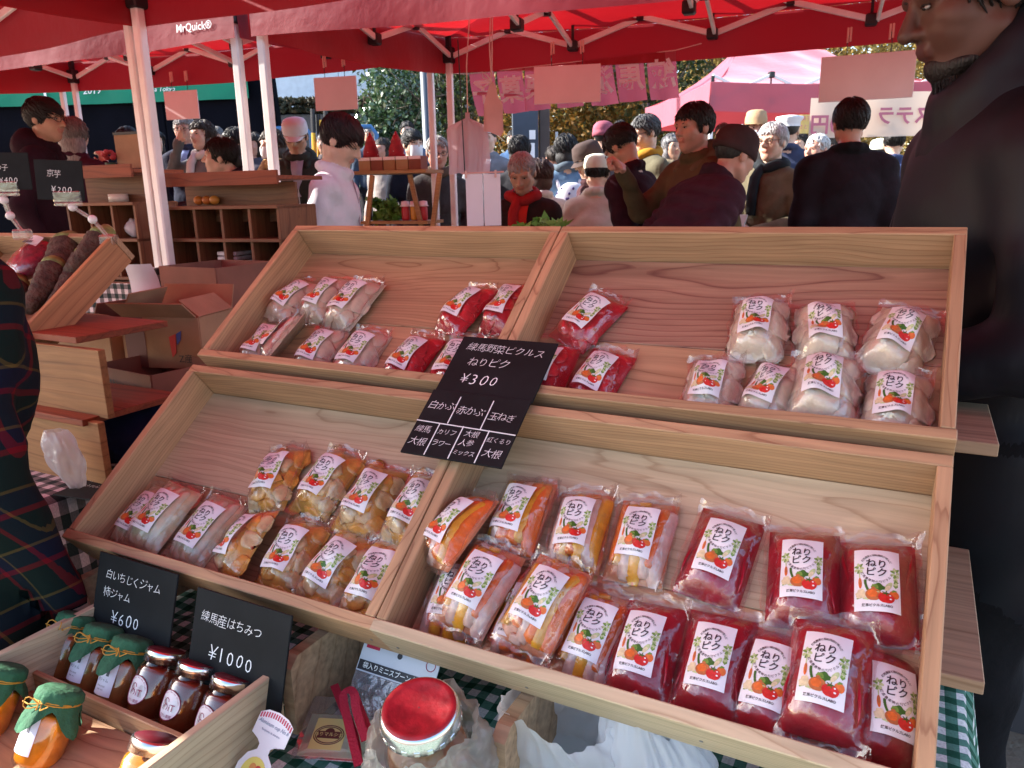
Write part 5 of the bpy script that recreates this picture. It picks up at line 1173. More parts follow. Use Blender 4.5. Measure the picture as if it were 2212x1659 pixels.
    if mask:
        m = MB(); m.grid(lambda u, v: HMt @ Vector((.064 * sin((2 * u - 1) * 1.25), .034 + .078 * cos((2 * u - 1) * 1.1) - .012 * (1 - v) + .010 * sin(PI * v) * (1 - abs(2 * u - 1)), -.105 + .092 * v)), 14, 6); m.build('face_mask', mat('white_mask', (.78, .78, .80), .8), o, True)
    if scarf:
        m = MB(); n = 20
        m.tube([TU((.088 + .006 * sin(5 * t)) * cos(t), -.004 + .082 * sin(t), .565 + .010 * sin(3 * t) - .014 * sin(t)) for t in [2 * PI * k / n for k in range(n)]], .034 * s, 10, closed=True)
        m.tube([TU(.02, .085, .56), TU(.045, .125, .48), TU(.05, .145, .36), TU(.045, .150, .24)], [.03 * s, .036 * s, .036 * s, .03 * s], 8); m.build('scarf', fabric(scarf, .5), o, True)
    if deep_collar:
        h = Field(); n = 14
        for lay, (rr_, dz, th_) in enumerate(((.070, .0, .017), (.074, -.035, .020), (.082, -.075, .026))):
            for k in range(n):
                a0, a1 = 2 * PI * k / n, 2 * PI * (k + 1) / n; hz = lambda a: .625 + dz - .075 * sin(a)
                h.rc(TU(rr_ * cos(a0), -.008 + (rr_ + .004) * sin(a0), hz(a0)), TU(rr_ * cos(a1), -.008 + (rr_ + .004) * sin(a1), hz(a1)), th_ * s, th_ * s, 0, .03)
        V, F = h.surface(.007, .007, [], noise=.0018); link('collar', np_mesh('collar', V, F, [top_mat or fabric(top)]), o)
    if hood:
        h = Field(); h.el(TU(0, -.085, .55), np.array((.13, .085, .095)) * s, LR, 0, .03); h.rc(TU(-.09, -.03, .56), TU(-.065, .07, .50), .042 * s, .034 * s, 0, .03); h.rc(TU(.09, -.03, .56), TU(.065, .07, .50), .042 * s, .034 * s, 0, .03)
        V, F = h.surface(.016, .016, [], noise=.004); link('hood', np_mesh('hood', V, F, [fabric(hood)]), o)
    if inner:
        m = MB(); m.grid(lambda u, v: TU((u - .5) * .10 * (.35 + .65 * v), .128 + .012 * (1 - abs(2 * u - 1)) - .075 * max(0, v - .72) / .28, .28 + .27 * v), 6, 8); m.build('shirt_front', fabric(inner), o, True)
    if zip_:
        m = MB(); m.tube([TU(0, .128, .12), TU(0, .142, .3), TU(0, .120, .44), TU(0, .085, .53)], .004 * s, 5); m.build('zip', fabric(zip_), o)
    return o, HMt, TU
P_ = person
MAR = (.030, .010, .016); BLK_ = (.012, .012, .015); NAV = (.015, .018, .03)
P_('vendor in a dark maroon hood jacket and glasses seen over the taro stall', 92, 214, 4.5, 100, MAR, sk='tan', lean=8, glasses=True, hood=MAR, hair='fringe', bulk=1.12, hy=15)
P_('woman with long grey hair touching her cheek before the black backdrop', 152, 258, 5.6, 170, (.05, .012, .025), hair='long', hc=(.20, .18, .17), arms={1: ((.27, .05, .22), (.12, .16, .50), (.5,))}, spots_hand=(1,))
P_('dark-haired shopper bent low behind the brown shelf top', 272, 283, 6.4, 20, (.03, .03, .04), hair='bob', lean=18, hp=25)
P_('grey-haired man in glasses and blue shirt under the small pale board', 396, 253, 6.9, 0, (.035, .04, .07), sk='ruddy', hc=(.30, .28, .27), glasses=True, inner=(.25, .33, .55))
P_('woman with a brown bob shading her eyes with one hand', 437, 264, 6.5, -25, (.16, .165, .17), hair='bob', hc=(.035, .02, .014), scarf=(.62, .60, .58), arms={1: ((.30, .10, .42), (.10, .17, .66), (.25, 60)), -1: ((-.24, .02, .2), (-.15, .2, .1), None)}, spots_hand=(1,), hp=-5)
P_('vendor in a dark vest and pale pink sleeves reaching across the shelf', 478, 302, 5.0, -80, (.025, .015, .022), hair='bun', lean=26, hp=-18, arms={-1: ((-.20, .26, .48), (-.10, .50, .58), (.45,)), 1: ((.24, .06, .2), (.2, .24, .1), None)}, spots_hand=(-1,))
P_('masked shopper with straight black hair partly behind the white poles', 508, 279, 6.7, -60, (.03, .03, .035), hair='bob', mask=True)
P_('masked woman with brown hair behind the man in the white cap', 588, 284, 6.5, -40, (.18, .12, .08), hair='bob', hc=(.04, .02, .012), mask=True, scarf=(.45, .28, .12))
P_('man in a white cap and dark hooded parka looking down', 634, 261, 5.7, 5, (.045, .05, .042), hat='cap', hatc=(.66, .68, .74), glasses=True, hp=18, lean=8, hood=(.04, .045, .04), sk='tan', inner=(.35, .33, .42), arms={1: ((.25, .06, .2), (.12, .24, .10), (.6,)), -1: ((-.25, .06, .2), (-.10, .25, .12), (.6,))}, spots_hand=(1, -1), mask=False, zip_=(.5, .5, .5))
P_('vendor in a white jacket with dark hair looking down over his table', 756, 257, 3.75, 84, (.68, .62, .66), hair='fringe', hc=(.022, .010, .010), sk='fair', hp=26, lean=9, coat=True, fine=.006, zip_=(.3, .22, .26))
P_('distant man standing before the glossy shrub', 879, 264, 9.6, 10, (.10, .13, .20), hair='short')
P_('masked man with thick black hair and navy jacket behind the red cone trees', 889, 282, 6.7, 35, NAV, hair='fringe', mask=True)
P_('elderly grey-haired man in glasses between the white poles, tan bag strap', 944, 296, 5.9, 15, (.06, .055, .055), hair='thin', hc=(.32, .31, .30), glasses=True, sk='ruddy', hp=10, scarf=(.10, .07, .05))
P_('cook in a white cap and grey jacket beyond the carrier bags', 1052, 274, 7.2, -10, (.20, .20, .22), hat='chef', hatc=(.78, .78, .80), inner=(.7, .7, .72))
P_('tiny distant person in blue near the notice pillar', 1108, 284, 10.5, -20, (.05, .10, .2), hair='short')
P_('woman with glossy black hair seen from behind the grey-haired man', 1122, 297, 6.6, 160, (.03, .03, .035), hair='bob')
P_('grey-haired man in a red vest and dark jacket looking down at goods', 1124, 335, 4.7, -12, (.035, .022, .020), hair='thin', hc=(.42, .41, .41), sk='tan', hp=22, lean=10, inner=(.50, .03, .02), scarf=(.30, .02, .02), fine=.0065)
P_('woman with curly brown hair and a white coat, back turned', 1163, 349, 5.7, 200, (.60, .56, .56), hair='curly', hc=(.045, .018, .014), lean=6)
o19, H19, T19 = P_('woman in a blue coat carrying a spotted backpack', 1222, 294, 6.3, 190, (.12, .20, .30), hair='bob', hc=(.014, .013, .014), scarf=(.10, .13, .16), coat=True)
P_('woman in a brown bucket hat and maroon padded jacket, side view', 1262, 314, 5.7, -70, (.07, .03, .035), hair='bob', hc=(.03, .02, .018), hat='bucket', hatc=(.085, .06, .055), glasses=True, puffer=.07, hp=14, lean=10)
P_('person in a pink knitted beanie in the crowd', 1304, 269, 7.0, 150, (.12, .10, .10), hat='beanie', hatc=(.32, .09, .12), hair='short')
P_('child-height shopper in a cream coat and pale cap', 1290, 338, 5.4, 170, (.50, .46, .38), hat='cap', hatc=(.60, .60, .48), coat=True, hair='short', lean=6)
P_('man in a dark maroon jacket and glasses bending over, dark hair', 1322, 284, 4.5, -128, MAR, hair='short', sk='tan', hp=32, lean=16, glasses=True, collar=MAR, bulk=1.14, hy=8, fine=.0065)
P_('sunlit man in glasses and mustard scarf, cropped greying hair', 1390, 252, 5.5, -70, (.16, .15, .10), hair='short', hc=(.07, .07, .075), glasses=True, scarf=(.42, .22, .03), hp=14, sk='fair')
P_('man in a tan hooded parka raising his fist', 1500, 226, 4.0, -62, (.10, .07, .035), hair='short', sk='ruddy', hood=(.12, .085, .05), bulk=1.15, lean=6, hp=2, arms={1: ((.22, .22, .30), (.16, .37, .52), (1.35, 30)), -1: ((-.25, .03, .2), (-.2, .16, .05), None)}, spots_hand=(1,), fine=.0065)
P_('person in a brown beanie and maroon padded jacket leaning forward', 1600, 287, 3.75, 112, (.050, .016, .024), hat='beanie', hatc=(.055, .030, .030), puffer=.075, lean=36, hp=-2, hair='short', bulk=1.22, sk='ruddy', collar=(.035, .012, .018), fine=.0065)
o27, H27, T27 = P_('woman with short silver hair and glasses in an olive coat, holding a phone', 1672, 268, 5.0, -48, (.16, .14, .09), hair='short', hc=(.55, .54, .55), glasses=True, scarf=(.025, .03, .035), coat=True, arms={1: ((.24, .04, .2), (.06, .22, .16), (.7,)), -1: ((-.25, .03, .2), (-.06, .25, .14), (.7,))}, spots_hand=(1, -1), fine=.0065)
P_('masked man in a tan felt hat in the sun', 1634, 249, 6.6, -10, (.09, .08, .07), hat='fedora', hatc=(.40, .26, .15), mask=True, sk='ruddy')
P_('shopper in a white cap behind the raised fist', 1596, 273, 7.2, 170, (.3, .3, .3), hat='cap', hatc=(.7, .72, .75), hc=(.25, .25, .25))
P_('officer in a peaked white cap and navy uniform, back turned', 1706, 254, 6.7, 160, (.05, .06, .11), hat='police', hatc=(.72, .73, .76))
P_('dark-haired passer-by beside the officer', 1728, 289, 8.2, -40, (.05, .045, .05), hair='short')
P_('broad man in black with a red collar line, back turned', 1841, 217, 4.15, 176, (.018, .012, .016), hair='short', hc=(.018, .012, .012), sk='ruddy', bulk=1.22, collar=(.012, .010, .012), fine=.0065, shl=1.15)
P_('white-haired man behind the broad man in black', 1768, 292, 6.2, -60, (.20, .18, .16), hair='thin', hc=(.62, .61, .60), sk='ruddy')
P_('shopper in a pale green cap low behind the cream sheets', 1904, 303, 7.2, 180, (.12, .14, .25), hat='cap', hatc=(.60, .62, .52))
P_('man in a blue jacket at the cake stall', 1934, 280, 7.0, 150, (.05, .07, .16), hair='short')
far = [(798, 275, 10.2, 10, (.06, .08, .12), 'short', 'distant man in dark blue at the edge of the glossy shrub'), (826, 300, 8.6, -30, (.30, .26, .24), 'bob', 'small woman in a pale coat behind the red cone trees'), (1012, 300, 8.2, 30, (.07, .06, .06), 'short', 'shopper half hidden by the hanging carrier bags'),
       (1340, 262, 9.6, 160, (.10, .12, .10), 'short', 'far shopper seen between the beanie and the sunlit man'), (1452, 292, 7.6, 20, (.22, .18, .12), 'bob', 'woman in a tan coat under the sunny tent corner'), (1562, 268, 9.2, -20, (.20, .20, .22), 'short', 'far grey-coated shopper beside the raised-fist man'), (1786, 300, 8.4, 40, (.16, .10, .08), 'short', 'shopper in brown low behind the cream price sheet'),
       (547, 290, 7.8, -20, (.09, .08, .10), 'bob', 'dark-haired woman seen between the twin white poles'), (466, 277, 8.2, 15, (.05, .05, .07), 'short', 'man standing behind the woman shading her eyes'), (330, 281, 7.2, 25, (.08, .06, .06), 'bob', 'woman behind the cardboard panel near the double pole'), (1196, 318, 8.0, 200, (.35, .32, .30), 'short', 'pale-coated shopper behind the curly-haired woman'), (700, 288, 9.0, -15, (.12, .10, .10), 'short', 'far shopper by the yellow and black poles')]
for px, py, dp, yw, tc_, hr_, lb in far: P_(lb, px, py, dp, yw, tc_, hair=hr_, hc=random.Random(lb).choice([(.012, .010, .010), (.03, .018, .012), (.16, .15, .15)]), sk=random.Random(lb).choice(['fair', 'ruddy', 'tan']))
# backpack of the woman in blue
bp = empty('spotted_backpack', o19.matrix_basis); tag(bp, 'white backpack with purple spots on the woman in blue', 'backpack')
c = T19(0, -.20, .22); MB().ell(c, (.14, .085, .21), None, 18, 12, 0, lambda q: 1 + .12 * abs(q.x * q.z) + .1 * q.z * q.z * .3).build('pouch', mat('white_canvas', (.66, .64, .70), .8), bp, True)
for k in range(40):
    a = k * 2.4; z = -.8 + 1.6 * (k % 10) / 9; r_ = math.sqrt(1 - z * z * .9); q = Vector((r_ * cos(a), -abs(r_ * sin(a)), z)); p = c + Vector((q.x * .143, q.y * .088, q.z * .213)); MB().ell(p, (.011, .006, .011), None, 7, 5).build('spot', mat('purple_spot', (.07, .04, .16), .8), bp, True)
for q in (-1, 1): MB().tube([T19(q * .09, -.13, .40), T19(q * .10, -.02, .535), T19(q * .10, .12, .42), T19(q * .12, .10, .2)], .014, 6).build('strap', mat('white_canvas', (.66, .64, .70), .8), bp, True)
# phone in the silver-haired woman's hands
tag(MB().box((0, 0, 0), (.055, .010, .11), RX(.5), .004).build('phone', mat('pale_phone_case', (.45, .55, .55), .3), None, M=o27.matrix_basis @ T(*T27(.0, .335, .20))), 'pale phone held by the silver-haired woman', 'phone')
# ------------------------------------------------------------------ the bearded man close by
P_('bearded man in a dark navy jacket standing close beside the trays', 2095, -185, 1.36, -98, (.010, .011, .016), (.012, .012, .014), sk='deep', hair='short', hc=(.010, .008, .008), fine=.0045, beard=(.012, .008, .007), deep_collar=True, top_mat=mat('navy_nylon', (.006, .007, .011), .55, var=.15, scale=5, bump=.12, bscale=9, spec=.25), bulk=1.08, hp=12, lean=9, shl=1.05, coat=True, s=1.06, arms={1: ((.25, .06, .20), (.10, .32, .16), None), -1: ((-.25, .06, .20), (-.08, .32, .14), None)}, group='people close to the trays')
PLAID = None
def plaid():
    m, nt, b, o = _nt('tartan_flannel'); tc = N(nt, 'TexCoord'); mp = N(nt, 'Mapping'); mp.inputs['Rotation'].default_value = (0, .35, .2); L(nt, tc.outputs['Object'], mp.inputs[0]); sp = N(nt, 'SeparateXYZ'); L(nt, mp.outputs[0], sp.inputs[0])
    ad = N(nt, 'Math', operation='ADD'); L(nt, sp.outputs[0], ad.inputs[0]); L(nt, sp.outputs[1], ad.inputs[1])
    cols = []
    for src in (ad.outputs[0], sp.outputs[2]):
        mu = N(nt, 'Math', operation='MULTIPLY'); mu.inputs[1].default_value = 1 / .082; L(nt, src, mu.inputs[0]); fr = N(nt, 'Math', operation='FRACT'); L(nt, mu.outputs[0], fr.inputs[0])
        r_ = ramp(nt, fr.outputs[0], [(0, (.004, .011, .010)), (.30, (.004, .011, .010)), (.31, (.13, .004, .010)), (.40, (.13, .004, .010)), (.41, (.005, .007, .020)), (.70, (.005, .007, .020)), (.71, (.10, .065, .02)), (.75, (.10, .065, .02)), (.76, (.004, .011, .010))])
        r_.node.color_ramp.interpolation = 'CONSTANT'; cols.append(r_)
    mx = N(nt, 'Mix', data_type='RGBA'); mx.inputs[0].default_value = .5; L(nt, cols[0], mx.inputs[6]); L(nt, cols[1], mx.inputs[7]); L(nt, mx.outputs[2], b.inputs['Base Color']); b.inputs['Roughness'].default_value = .9; b.inputs['Specular IOR Level'].default_value = .15
    MATS['tartan_flannel'] = m; return m
P_('person in a dark tartan flannel shirt at the end of the jam box', -262, 95, 1.18, 150, (.02, .02, .02), (.008, .008, .010), hair='short', fine=.012, top_mat=plaid(), bulk=1.2, coat=True, lean=6, group='people close to the trays')
# ------------------------------------------------------------------ taro stall beside the trays
R0 = at(250, 506, 2.15); aT = R(38); sT = EY * cos(aT) - UP * sin(aT); nT = EX.cross(-sT)
FT = frame(R0 - EX * .62, EX, -sT, nT)
tt = empty('wooden_tray', FT); tag(tt, 'cedar tray of taro roots tilted beside the cardboard boxes', 'tray', 'cedar trays on the step rack')
board('base_plank', tt, (.31, -.19, -.078), (.60, .35, .009), CEDAR); board('back_board', tt, (.31, -.008, -.04), (.62, .016, .084), CEDAR)
for x in (.008, .612): board('side_board', tt, (x, -.195, -.04), (.016, .356, .088), wood('honey_cedar', (.44, .20, .085), (.24, .08, .035), ring=14), 'y')
board('front_lip', tt, (.31, -.382, -.04), (.624, .016, .086), CEDAR)
def taro(u, v, l, r_, rot, label, cut=False, lift=0):
    o = empty('taro_root', FT @ T(u, -v, -.07 + r_ * .9 + lift) @ RZ(R(rot))); tag(o, label, 'taro', 'taro roots in the tilted tray')
    rr = random.Random(label); m = MB(); n = 18; ks = 22
    for i in range(ks + 1):
        t = i / ks; rad = r_ * (1 - .5 * t ** 1.8) * (1 + .035 * sin(t * 46) + .02 * sin(t * 17)) * (.55 if i == ks else 1) * (.9 if i == 0 else 1)
        for j in range(n): a = 2 * PI * j / n; w = 1 + .03 * sin(3 * a + t * 7) + .02 * sin(7 * a + 3 * t); m.v.append((rad * w * cos(a) + .01 * sin(t * 3), -l * t, rad * w * sin(a)))
    m.f = [(i * n + j, (i + 1) * n + j, (i + 1) * n + (j + 1) % n, i * n + (j + 1) % n) for i in range(ks) for j in range(n)] + [tuple(range(ks * n, (ks + 1) * n))[::-1]]; m.m = [0] * len(m.f)
    m.build('root', mat('taro_skin', (.085, .055, .038), .9, var=.5, scale=45, bump=.8, bscale=90), o, True)
    c = MB(); c.lathe([(r_ * .93, -.001), (r_ * .98, .008), (r_ * .8, .024), (r_ * .62, .03), (r_ * .58, .04), (.001, .041)], 18, 0, RX(-PI / 2)); c.build('green_top', mat('taro_green', (.20, .22, .06), .7, var=.4, scale=60), o, True)
    MB().lathe([(r_ * .56, .040), (r_ * .5, .0425), (.001, .0425)], 16, 0, RX(-PI / 2)).build('cut_face', mat('taro_flesh', (.62, .48, .34), .8, var=.15, scale=60), o, True)
taro(.395, .02, .21, .045, 22, 'largest taro root, green topped, across the tray corner'); taro(.50, .055, .24, .034, 16, 'slim taro root lying against the tray side board', lift=.0); taro(.535, .0, .14, .036, 0, 'taro root with its pale cut face turned up', lift=.02)
taro(.455, .125, .17, .036, 18, 'small taro root wedged between the two long ones', lift=.02); taro(.33, .19, .15, .040, 30, 'stubby taro root near the front lip of its tray')
rb_ = empty('radish_packet', FT @ T(.30, -.08, -.03)); tag(rb_, 'clear packet of red vegetables with a white barcode sticker', 'packet')
MB().ell((0, 0, 0), (.055, .075, .038), None, 20, 14, 0, lumpy(random.Random(4), .10)).build('contents', mat('red_leaf', (.22, .012, .035), .5, var=.7, scale=40, bump=.4), rb_, True); MB().ell((0, 0, .003), (.060, .082, .043), None, 20, 14, 0, lumpy(random.Random(5), .09)).build('film', BAGFILM, rb_, True)
lbm = MB(); lbm.grid(lambda u, v: (-.028 + .06 * u, .018 + .036 * v, .0465 - .010 * (2 * u - 1) ** 2), 6, 3); ls = lbm.build('sticker', PAPER, rb_, True)
q = MB()
for k in range(11): q.box((-.022 + .0042 * k, .026, .048), (.0016 + .0010 * (k % 3), .010, .0004))
q.build('barcode', SEAL, ls)
def clip_sign(corners, depth, lines, label, arm):
    A, B, C, D = [at(*c, depth) for c in corners]                # TL TR BR BL
    x = (B - A).normalized(); y = (A - D); y = (y - x * y.dot(x)).normalized(); z = x.cross(y); w, h = (B - A).length, (A - D).length
    o = price_board(frame((A + B + C + D) / 4, x, y, z), w, h, [(t, xx * w, yy * h, s_ * h, r_) for t, xx, yy, s_, r_ in lines], label)
    st = empty('clip_stand', T(*((C + D) / 2))); tag(st, 'clear plastic clip stand under the ' + label.split(',')[0].replace('black price ', ''), 'clip stand'); ACR = film('clear_acrylic', (.95, .93, .93), .12, .05, .1, 30, .6, haze=.12)
    MB().box((0, -.004, .006), (.075, .012, .030), None, .003).build('clamp', ACR, st); MB().box((0, -.004, -.014), (.070, .016, .010), None, .002).build('clamp_jaw', ACR, st)
    pts = [Vector((0, 0, -.012))] + [at(*p, depth) - st.location for p in arm]
    for k in range(len(pts) - 1): MB().bar(pts[k], pts[k + 1], .012, .008, .002).build('arm', ACR, st)
    for p in pts[1:-1]: MB().ell(p, (.012, .012, .012), None, 10, 8).build('swivel', mat('white_plastic', (.75, .70, .70), .4), st, True)
    MB().box(pts[-1] + Vector((0, 0, -.008)), (.045, .03, .03), None, .005).build('base_clip', ACR, st)
clip_sign(((56, 346), (160, 350), (200, 432), (96, 428)), 2.15, [('京芋', -.26, .15, .20, 0), ('¥200', -.20, -.24, .22, 0)], 'black price board for taro at 200 yen, held by a clip', ((157, 447), (200, 474), (234, 512)))
clip_sign(((-50, 330), (62, 330), (68, 408), (-44, 410)), 2.2, [('八つ子', -.30, .08, .20, 0), ('¥400', -.14, -.26, .22, 0)], 'black price board for small taro at 400 yen, at the stall end', ((8, 432), (22, 466), (48, 500)))

# plywood stand of the taro stall
ps_ = empty('step_rack', frame(Vector((*at(170, 900, 1.98).xy, 0)), EX, -EY, UP)); tag(ps_, 'orange plywood step rack under the tray of taro', 'rack')
def upright(px0, px1, py0, py1, depth, name='upright'):
    a, b, c, d = at(px0, py0, depth), at(px1, py0, depth), at(px1 + 8, py1, depth), at(px0 + 10, py1, depth); W_ = ps_.matrix_basis.inverted(); P4 = [W_ @ p for p in (a, b, c, d)]
    m = MB(); y = sum(p.y for p in P4) / 4; m.add([Vector((p.x, y + k, p.z)) for k in (-.009, .009) for p in P4], [(0, 1, 2, 3)[::-1], (4, 5, 6, 7), (0, 1, 5, 4), (1, 2, 6, 5), (2, 3, 7, 6), (3, 0, 4, 7)]); return m.build(name, PLYO, ps_)
W_ = ps_.matrix_basis.inverted()
for (px, py0, py1, dp, xl, yl) in ((40, 735, 872, 1.93, .32, 0), (40, 880, 1030, 1.90, .32, 0)):
    a, b = W_ @ at(px, py0, dp), W_ @ at(px, py1, dp); M0 = T(a.x + xl / 2 + .01, a.y, (a.z + b.z) / 2)
    MB().box((0, 0, 0), (a.z - b.z, .018, xl), RY(PI / 2), .001).build('upright', PLYO, ps_, M=M0)
for c, dp, sz in (((160, 712), 1.98, (.36, .26)), ((165, 872), 1.93, (.42, .28))):
    p = W_ @ at(*c, dp); board('shelf', ps_, (p.x - .02, p.y + .03, p.z), (sz[0], sz[1], .016), REDW)
# its table
nt_o = at(150, 1040, 1.80); nb = empty('side_table', frame(Vector((nt_o.x - .45, nt_o.y + .12, GZ)), EX, -EY, UP)); tag(nb, 'side table under the taro rack, beyond the tartan shirt', 'table'); zt_ = nt_o.z - GZ
board('table_top', nb, (0, 0, zt_ - .02), (1.02, .7, .03), PLY)
for sx in (-.46, .46):
    for sy in (-.3, .3): MB().bar((sx, sy, 0), (sx, sy, zt_ - .03), .035, bev=.003).build('leg', 'grey_metal', nb)
m = MB(); 
def dc(a, b):
    s_, t_ = -.72 + 1.44 * a, -.75 + 1.45 * b; e, g, z = min(max(s_, -.52), .52), min(max(t_, -.36), .36), zt_ + .003; ds, dt = max(0, s_ - .52, -.52 - s_), max(0, t_ - .36, -.36 - t_); z -= max(ds, dt) * 1.6
    if ds: e += math.copysign(.012 + .02 * sin(t_ * 30) * min(1, ds * 8), s_)
    if dt: g += math.copysign(.012 + .02 * sin(s_ * 28) * min(1, dt * 8), t_)
    return (e, g, z, s_, t_)
G5 = [dc(i / 60, j / 60) for j in range(61) for i in range(61)]; m.v = [p[:3] for p in G5]; m.f = [(j * 61 + i, j * 61 + i + 1, (j + 1) * 61 + i + 1, (j + 1) * 61 + i) for j in range(60) for i in range(60)]; m.m = [0] * 3600
me = m.mesh('tablecloth', GINGB, True); ul = me.uv_layers.new(); k = 0
for p in me.polygons:
    for vi in p.vertices: ul.data[k].uv = G5[vi][3:5]; k += 1
tag(link('tablecloth', me, None, nb.matrix_basis), 'dark and pale checked cloth hanging over the side table', 'tablecloth')
p = at(215, 1008, 1.72); price_board(frame((p.x, p.y, nt_o.z + .012), EX, -EY, UP) @ RZ(.15), .17, .13, [('のらぼう菜', -.07, .03, .016, 0), ('ほうれん草', -.07, .0, .016, 0)], 'black lettered board lying flat on the checked side table')
pw = at(118, 930, 1.7); o = empty('plastic_bag', T(*pw)); tag(o, 'small white plastic bag hanging behind the tartan shirt', 'bag')
m = MB(); n1 = 30
for i in range(21):
    t = i / 20
    for j in range(n1): aa = 2 * PI * j / n1; r_ = (.012 + .026 * sin(PI * min(1, t * .8 + .15))) * (1 + .16 * sin(5 * aa + t * 6) + .1 * sin(9 * aa - t * 8)); m.v.append((r_ * cos(aa) + .03 * t, r_ * .7 * sin(aa), -.14 * t))
m.f = [(i * n1 + j, i * n1 + (j + 1) % n1, (i + 1) * n1 + (j + 1) % n1, (i + 1) * n1 + j) for i in range(20) for j in range(n1)]; m.m = [0] * len(m.f)
m.build('bag', film('white_bag', (.9, .9, .9), .08, .2, .9, 60, .5, haze=.42, hcol=(.75, .72, .76)), o, True)

# ------------------------------------------------------------------ cardboard boxes behind the trays
CARD = mat('cardboard', (.36, .20, .11), .85, var=.15, scale=10, bump=.1, bscale=90); CARDR = mat('dark_cardboard', (.22, .085, .055), .85, var=.15, scale=10)
def carton(pc, depth, w, d, h, rz, label, m=CARD, flaps=True, tape=None, prints=()):
    c = at(*pc, depth); o = empty('cardboard_box', frame(c, EX, -EY, UP) @ RZ(rz)); tag(o, label, 'box', 'cardboard boxes behind the trays'); t = .004
    for nm, cc, sz in (('front_wall', (0, -d / 2, 0), (w, t, h)), ('back_wall', (0, d / 2, 0), (w, t, h)), ('side_wall', (-w / 2, 0, 0), (t, d - t, h)), ('side_wall', (w / 2, 0, 0), (t, d - t, h)), ('floor_flap', (0, 0, -h / 2 + .003), (w - t, d - t, t))): MB().box(cc, sz).build(nm, m, o)
    if flaps:
        for sx, ang in ((-1, .5), (1, -.9)): MB().box((0, 0, .04), (t, d - .01, .08), T(sx * w / 2, 0, h / 2 + .002) @ RY(ang)).build('flap', m, o)
        for sy, ang in ((1, -.35), (-1, .9)): MB().box((0, 0, .04), (w - .012, t, .08), T(0, sy * d / 2, h / 2 + .002) @ RX(ang)).build('flap', m, o)
    if tape: MB().box((tape, -d / 2 - .003, 0), (.07, .001, h)).build('tape', mat('brown_tape', (.16, .045, .035), .35), o)
    q = MB()
    for tx, x, z, s_ in prints: write(q, tx, x, z, s_, 0, 0)
    if q.v: q.v = [(x, -d / 2 - .0035, y) for x, y, z in q.v]; q.build('print', mat('box_ink', (.06, .05, .045), .7), o)
    return o
bx1 = carton((392, 728), 2.45, .27, .20, .16, .28, 'open cardboard box with a brown tape strip and a red and blue emblem', tape=-.09, prints=(('Z産', .08, -.05, .03),))
e = MB(); e.prism([(.03, .02), (.055, .03), (.05, -.03), (.035, -.045)], .001, frame((0, -.104, 0), (1, 0, 0), (0, 0, 1), (0, -1, 0))); e.build('emblem', mat('emblem_red', (.55, .02, .02), .6), bx1); e = MB(); e.prism([(.057, .03), (.075, .04), (.07, .012), (.056, -.005)], .001, frame((0, -.104, 0), (1, 0, 0), (0, 0, 1), (0, -1, 0))); e.build('emblem', mat('emblem_blue', (.04, .06, .30), .6), bx1)
carton((303, 745), 2.6, .20, .20, .16, .0, 'narrow cardboard box beside the taped one', CARDR)
carton((238, 760), 2.55, .28, .22, .15, .1, 'cardboard box printed with handling symbols', flaps=False, prints=(('☂', -.04, .01, .035), ('▼', .01, .01, .03), ('↑↑', .06, .01, .03)))
cr_ = carton((340, 815), 2.25, .30, .22, .09, -.1, 'red-brown produce crate with a brush-lettered name', CARDR, False, prints=(('Ahiwama', 0, 0, .035),))
carton((478, 625), 3.0, .30, .3, .20, .0, 'large cardboard box standing under the brown shelves', CARDR, False)
tp = at(320, 935, 2.0); o = empty('blue_cloth_bundle', T(tp.x, tp.y, tp.z)); tag(o, 'dark blue bundle on the ground behind the tray', 'bundle'); MB().ell((0, 0, 0), (.17, .12, .10), None, 18, 12, 0, lumpy(random.Random(6), .16)).build('cloth', fabric((.02, .03, .09)), o, True)

# ------------------------------------------------------------------ brown shelf racks under the lettered tent
def cubby(px0, px1, py0, py1, depth, cols, label, slope=.12, rz=0):
    a, b, c = at(px0, py0, depth), at(px1, py0, depth), at(px0, py1, depth); w = (b - a).length; h = a.z - c.z; o = empty('shelf_rack', frame(Vector((a.x, a.y, c.z)), TX, -TY, UP) @ RZ(rz)); tag(o, label, 'shelf', 'brown shelf racks under the tent'); d = .26; t = .014
    board('sloped_top', o, (w / 2, .04, h - .018), (w, .30, .016), REDW, M=T(0, 0, 0)); board('top_edge', o, (w / 2, -.12, h - .018), (w + .002, .014, .055), REDW)
    board('sloped_board', o, (w / 2, .0, h - .115), (w, .012, .16), DARKW, M=T(0, 0, 0))
    for z in (.007, h * .36, h * .68): board('shelf', o, (w / 2, -d / 2 + .12, z), (w, d, t), DARKW)
    for k in range(cols + 1): board('divider', o, (t / 2 + (w - t) * k / cols, -d / 2 + .125, h * .34 + .008), (t, d - .012, h * .68 - .012), DARKW, 'z')
    board('back_panel', o, (w / 2, .135, h * .35), (w - .02, .008, h * .68), DARKW)
    return o, w, h
s2, w2_, h2_ = cubby(398, 684, 381, 588, 3.45, 4, 'brown cubby shelf rack with a red-brown top edge behind the white poles')
s1, w1_, h1_ = cubby(182, 372, 366, 596, 3.75, 3, 'brown cubby shelf rack with papers on top, nearer the taro sign')
def on_rack(o, name, label, cat, mesh_fn):
    t = empty(name, o.matrix_basis); tag(t, label, cat); mesh_fn(t); return t
ring = lambda t: MB().lathe([(.030, 0), (.042, 0), (.042, .035), (.030, .035), (.030, 0)], 20, 0, T(.24, -.05, h1_ * .68 + .008), False).build('tape_roll', mat('cream_tape', (.66, .56, .46), .5), t, True)
on_rack(s1, 'tape_roll', 'roll of cream tape on the shelf beside the white pole', 'tape', ring)
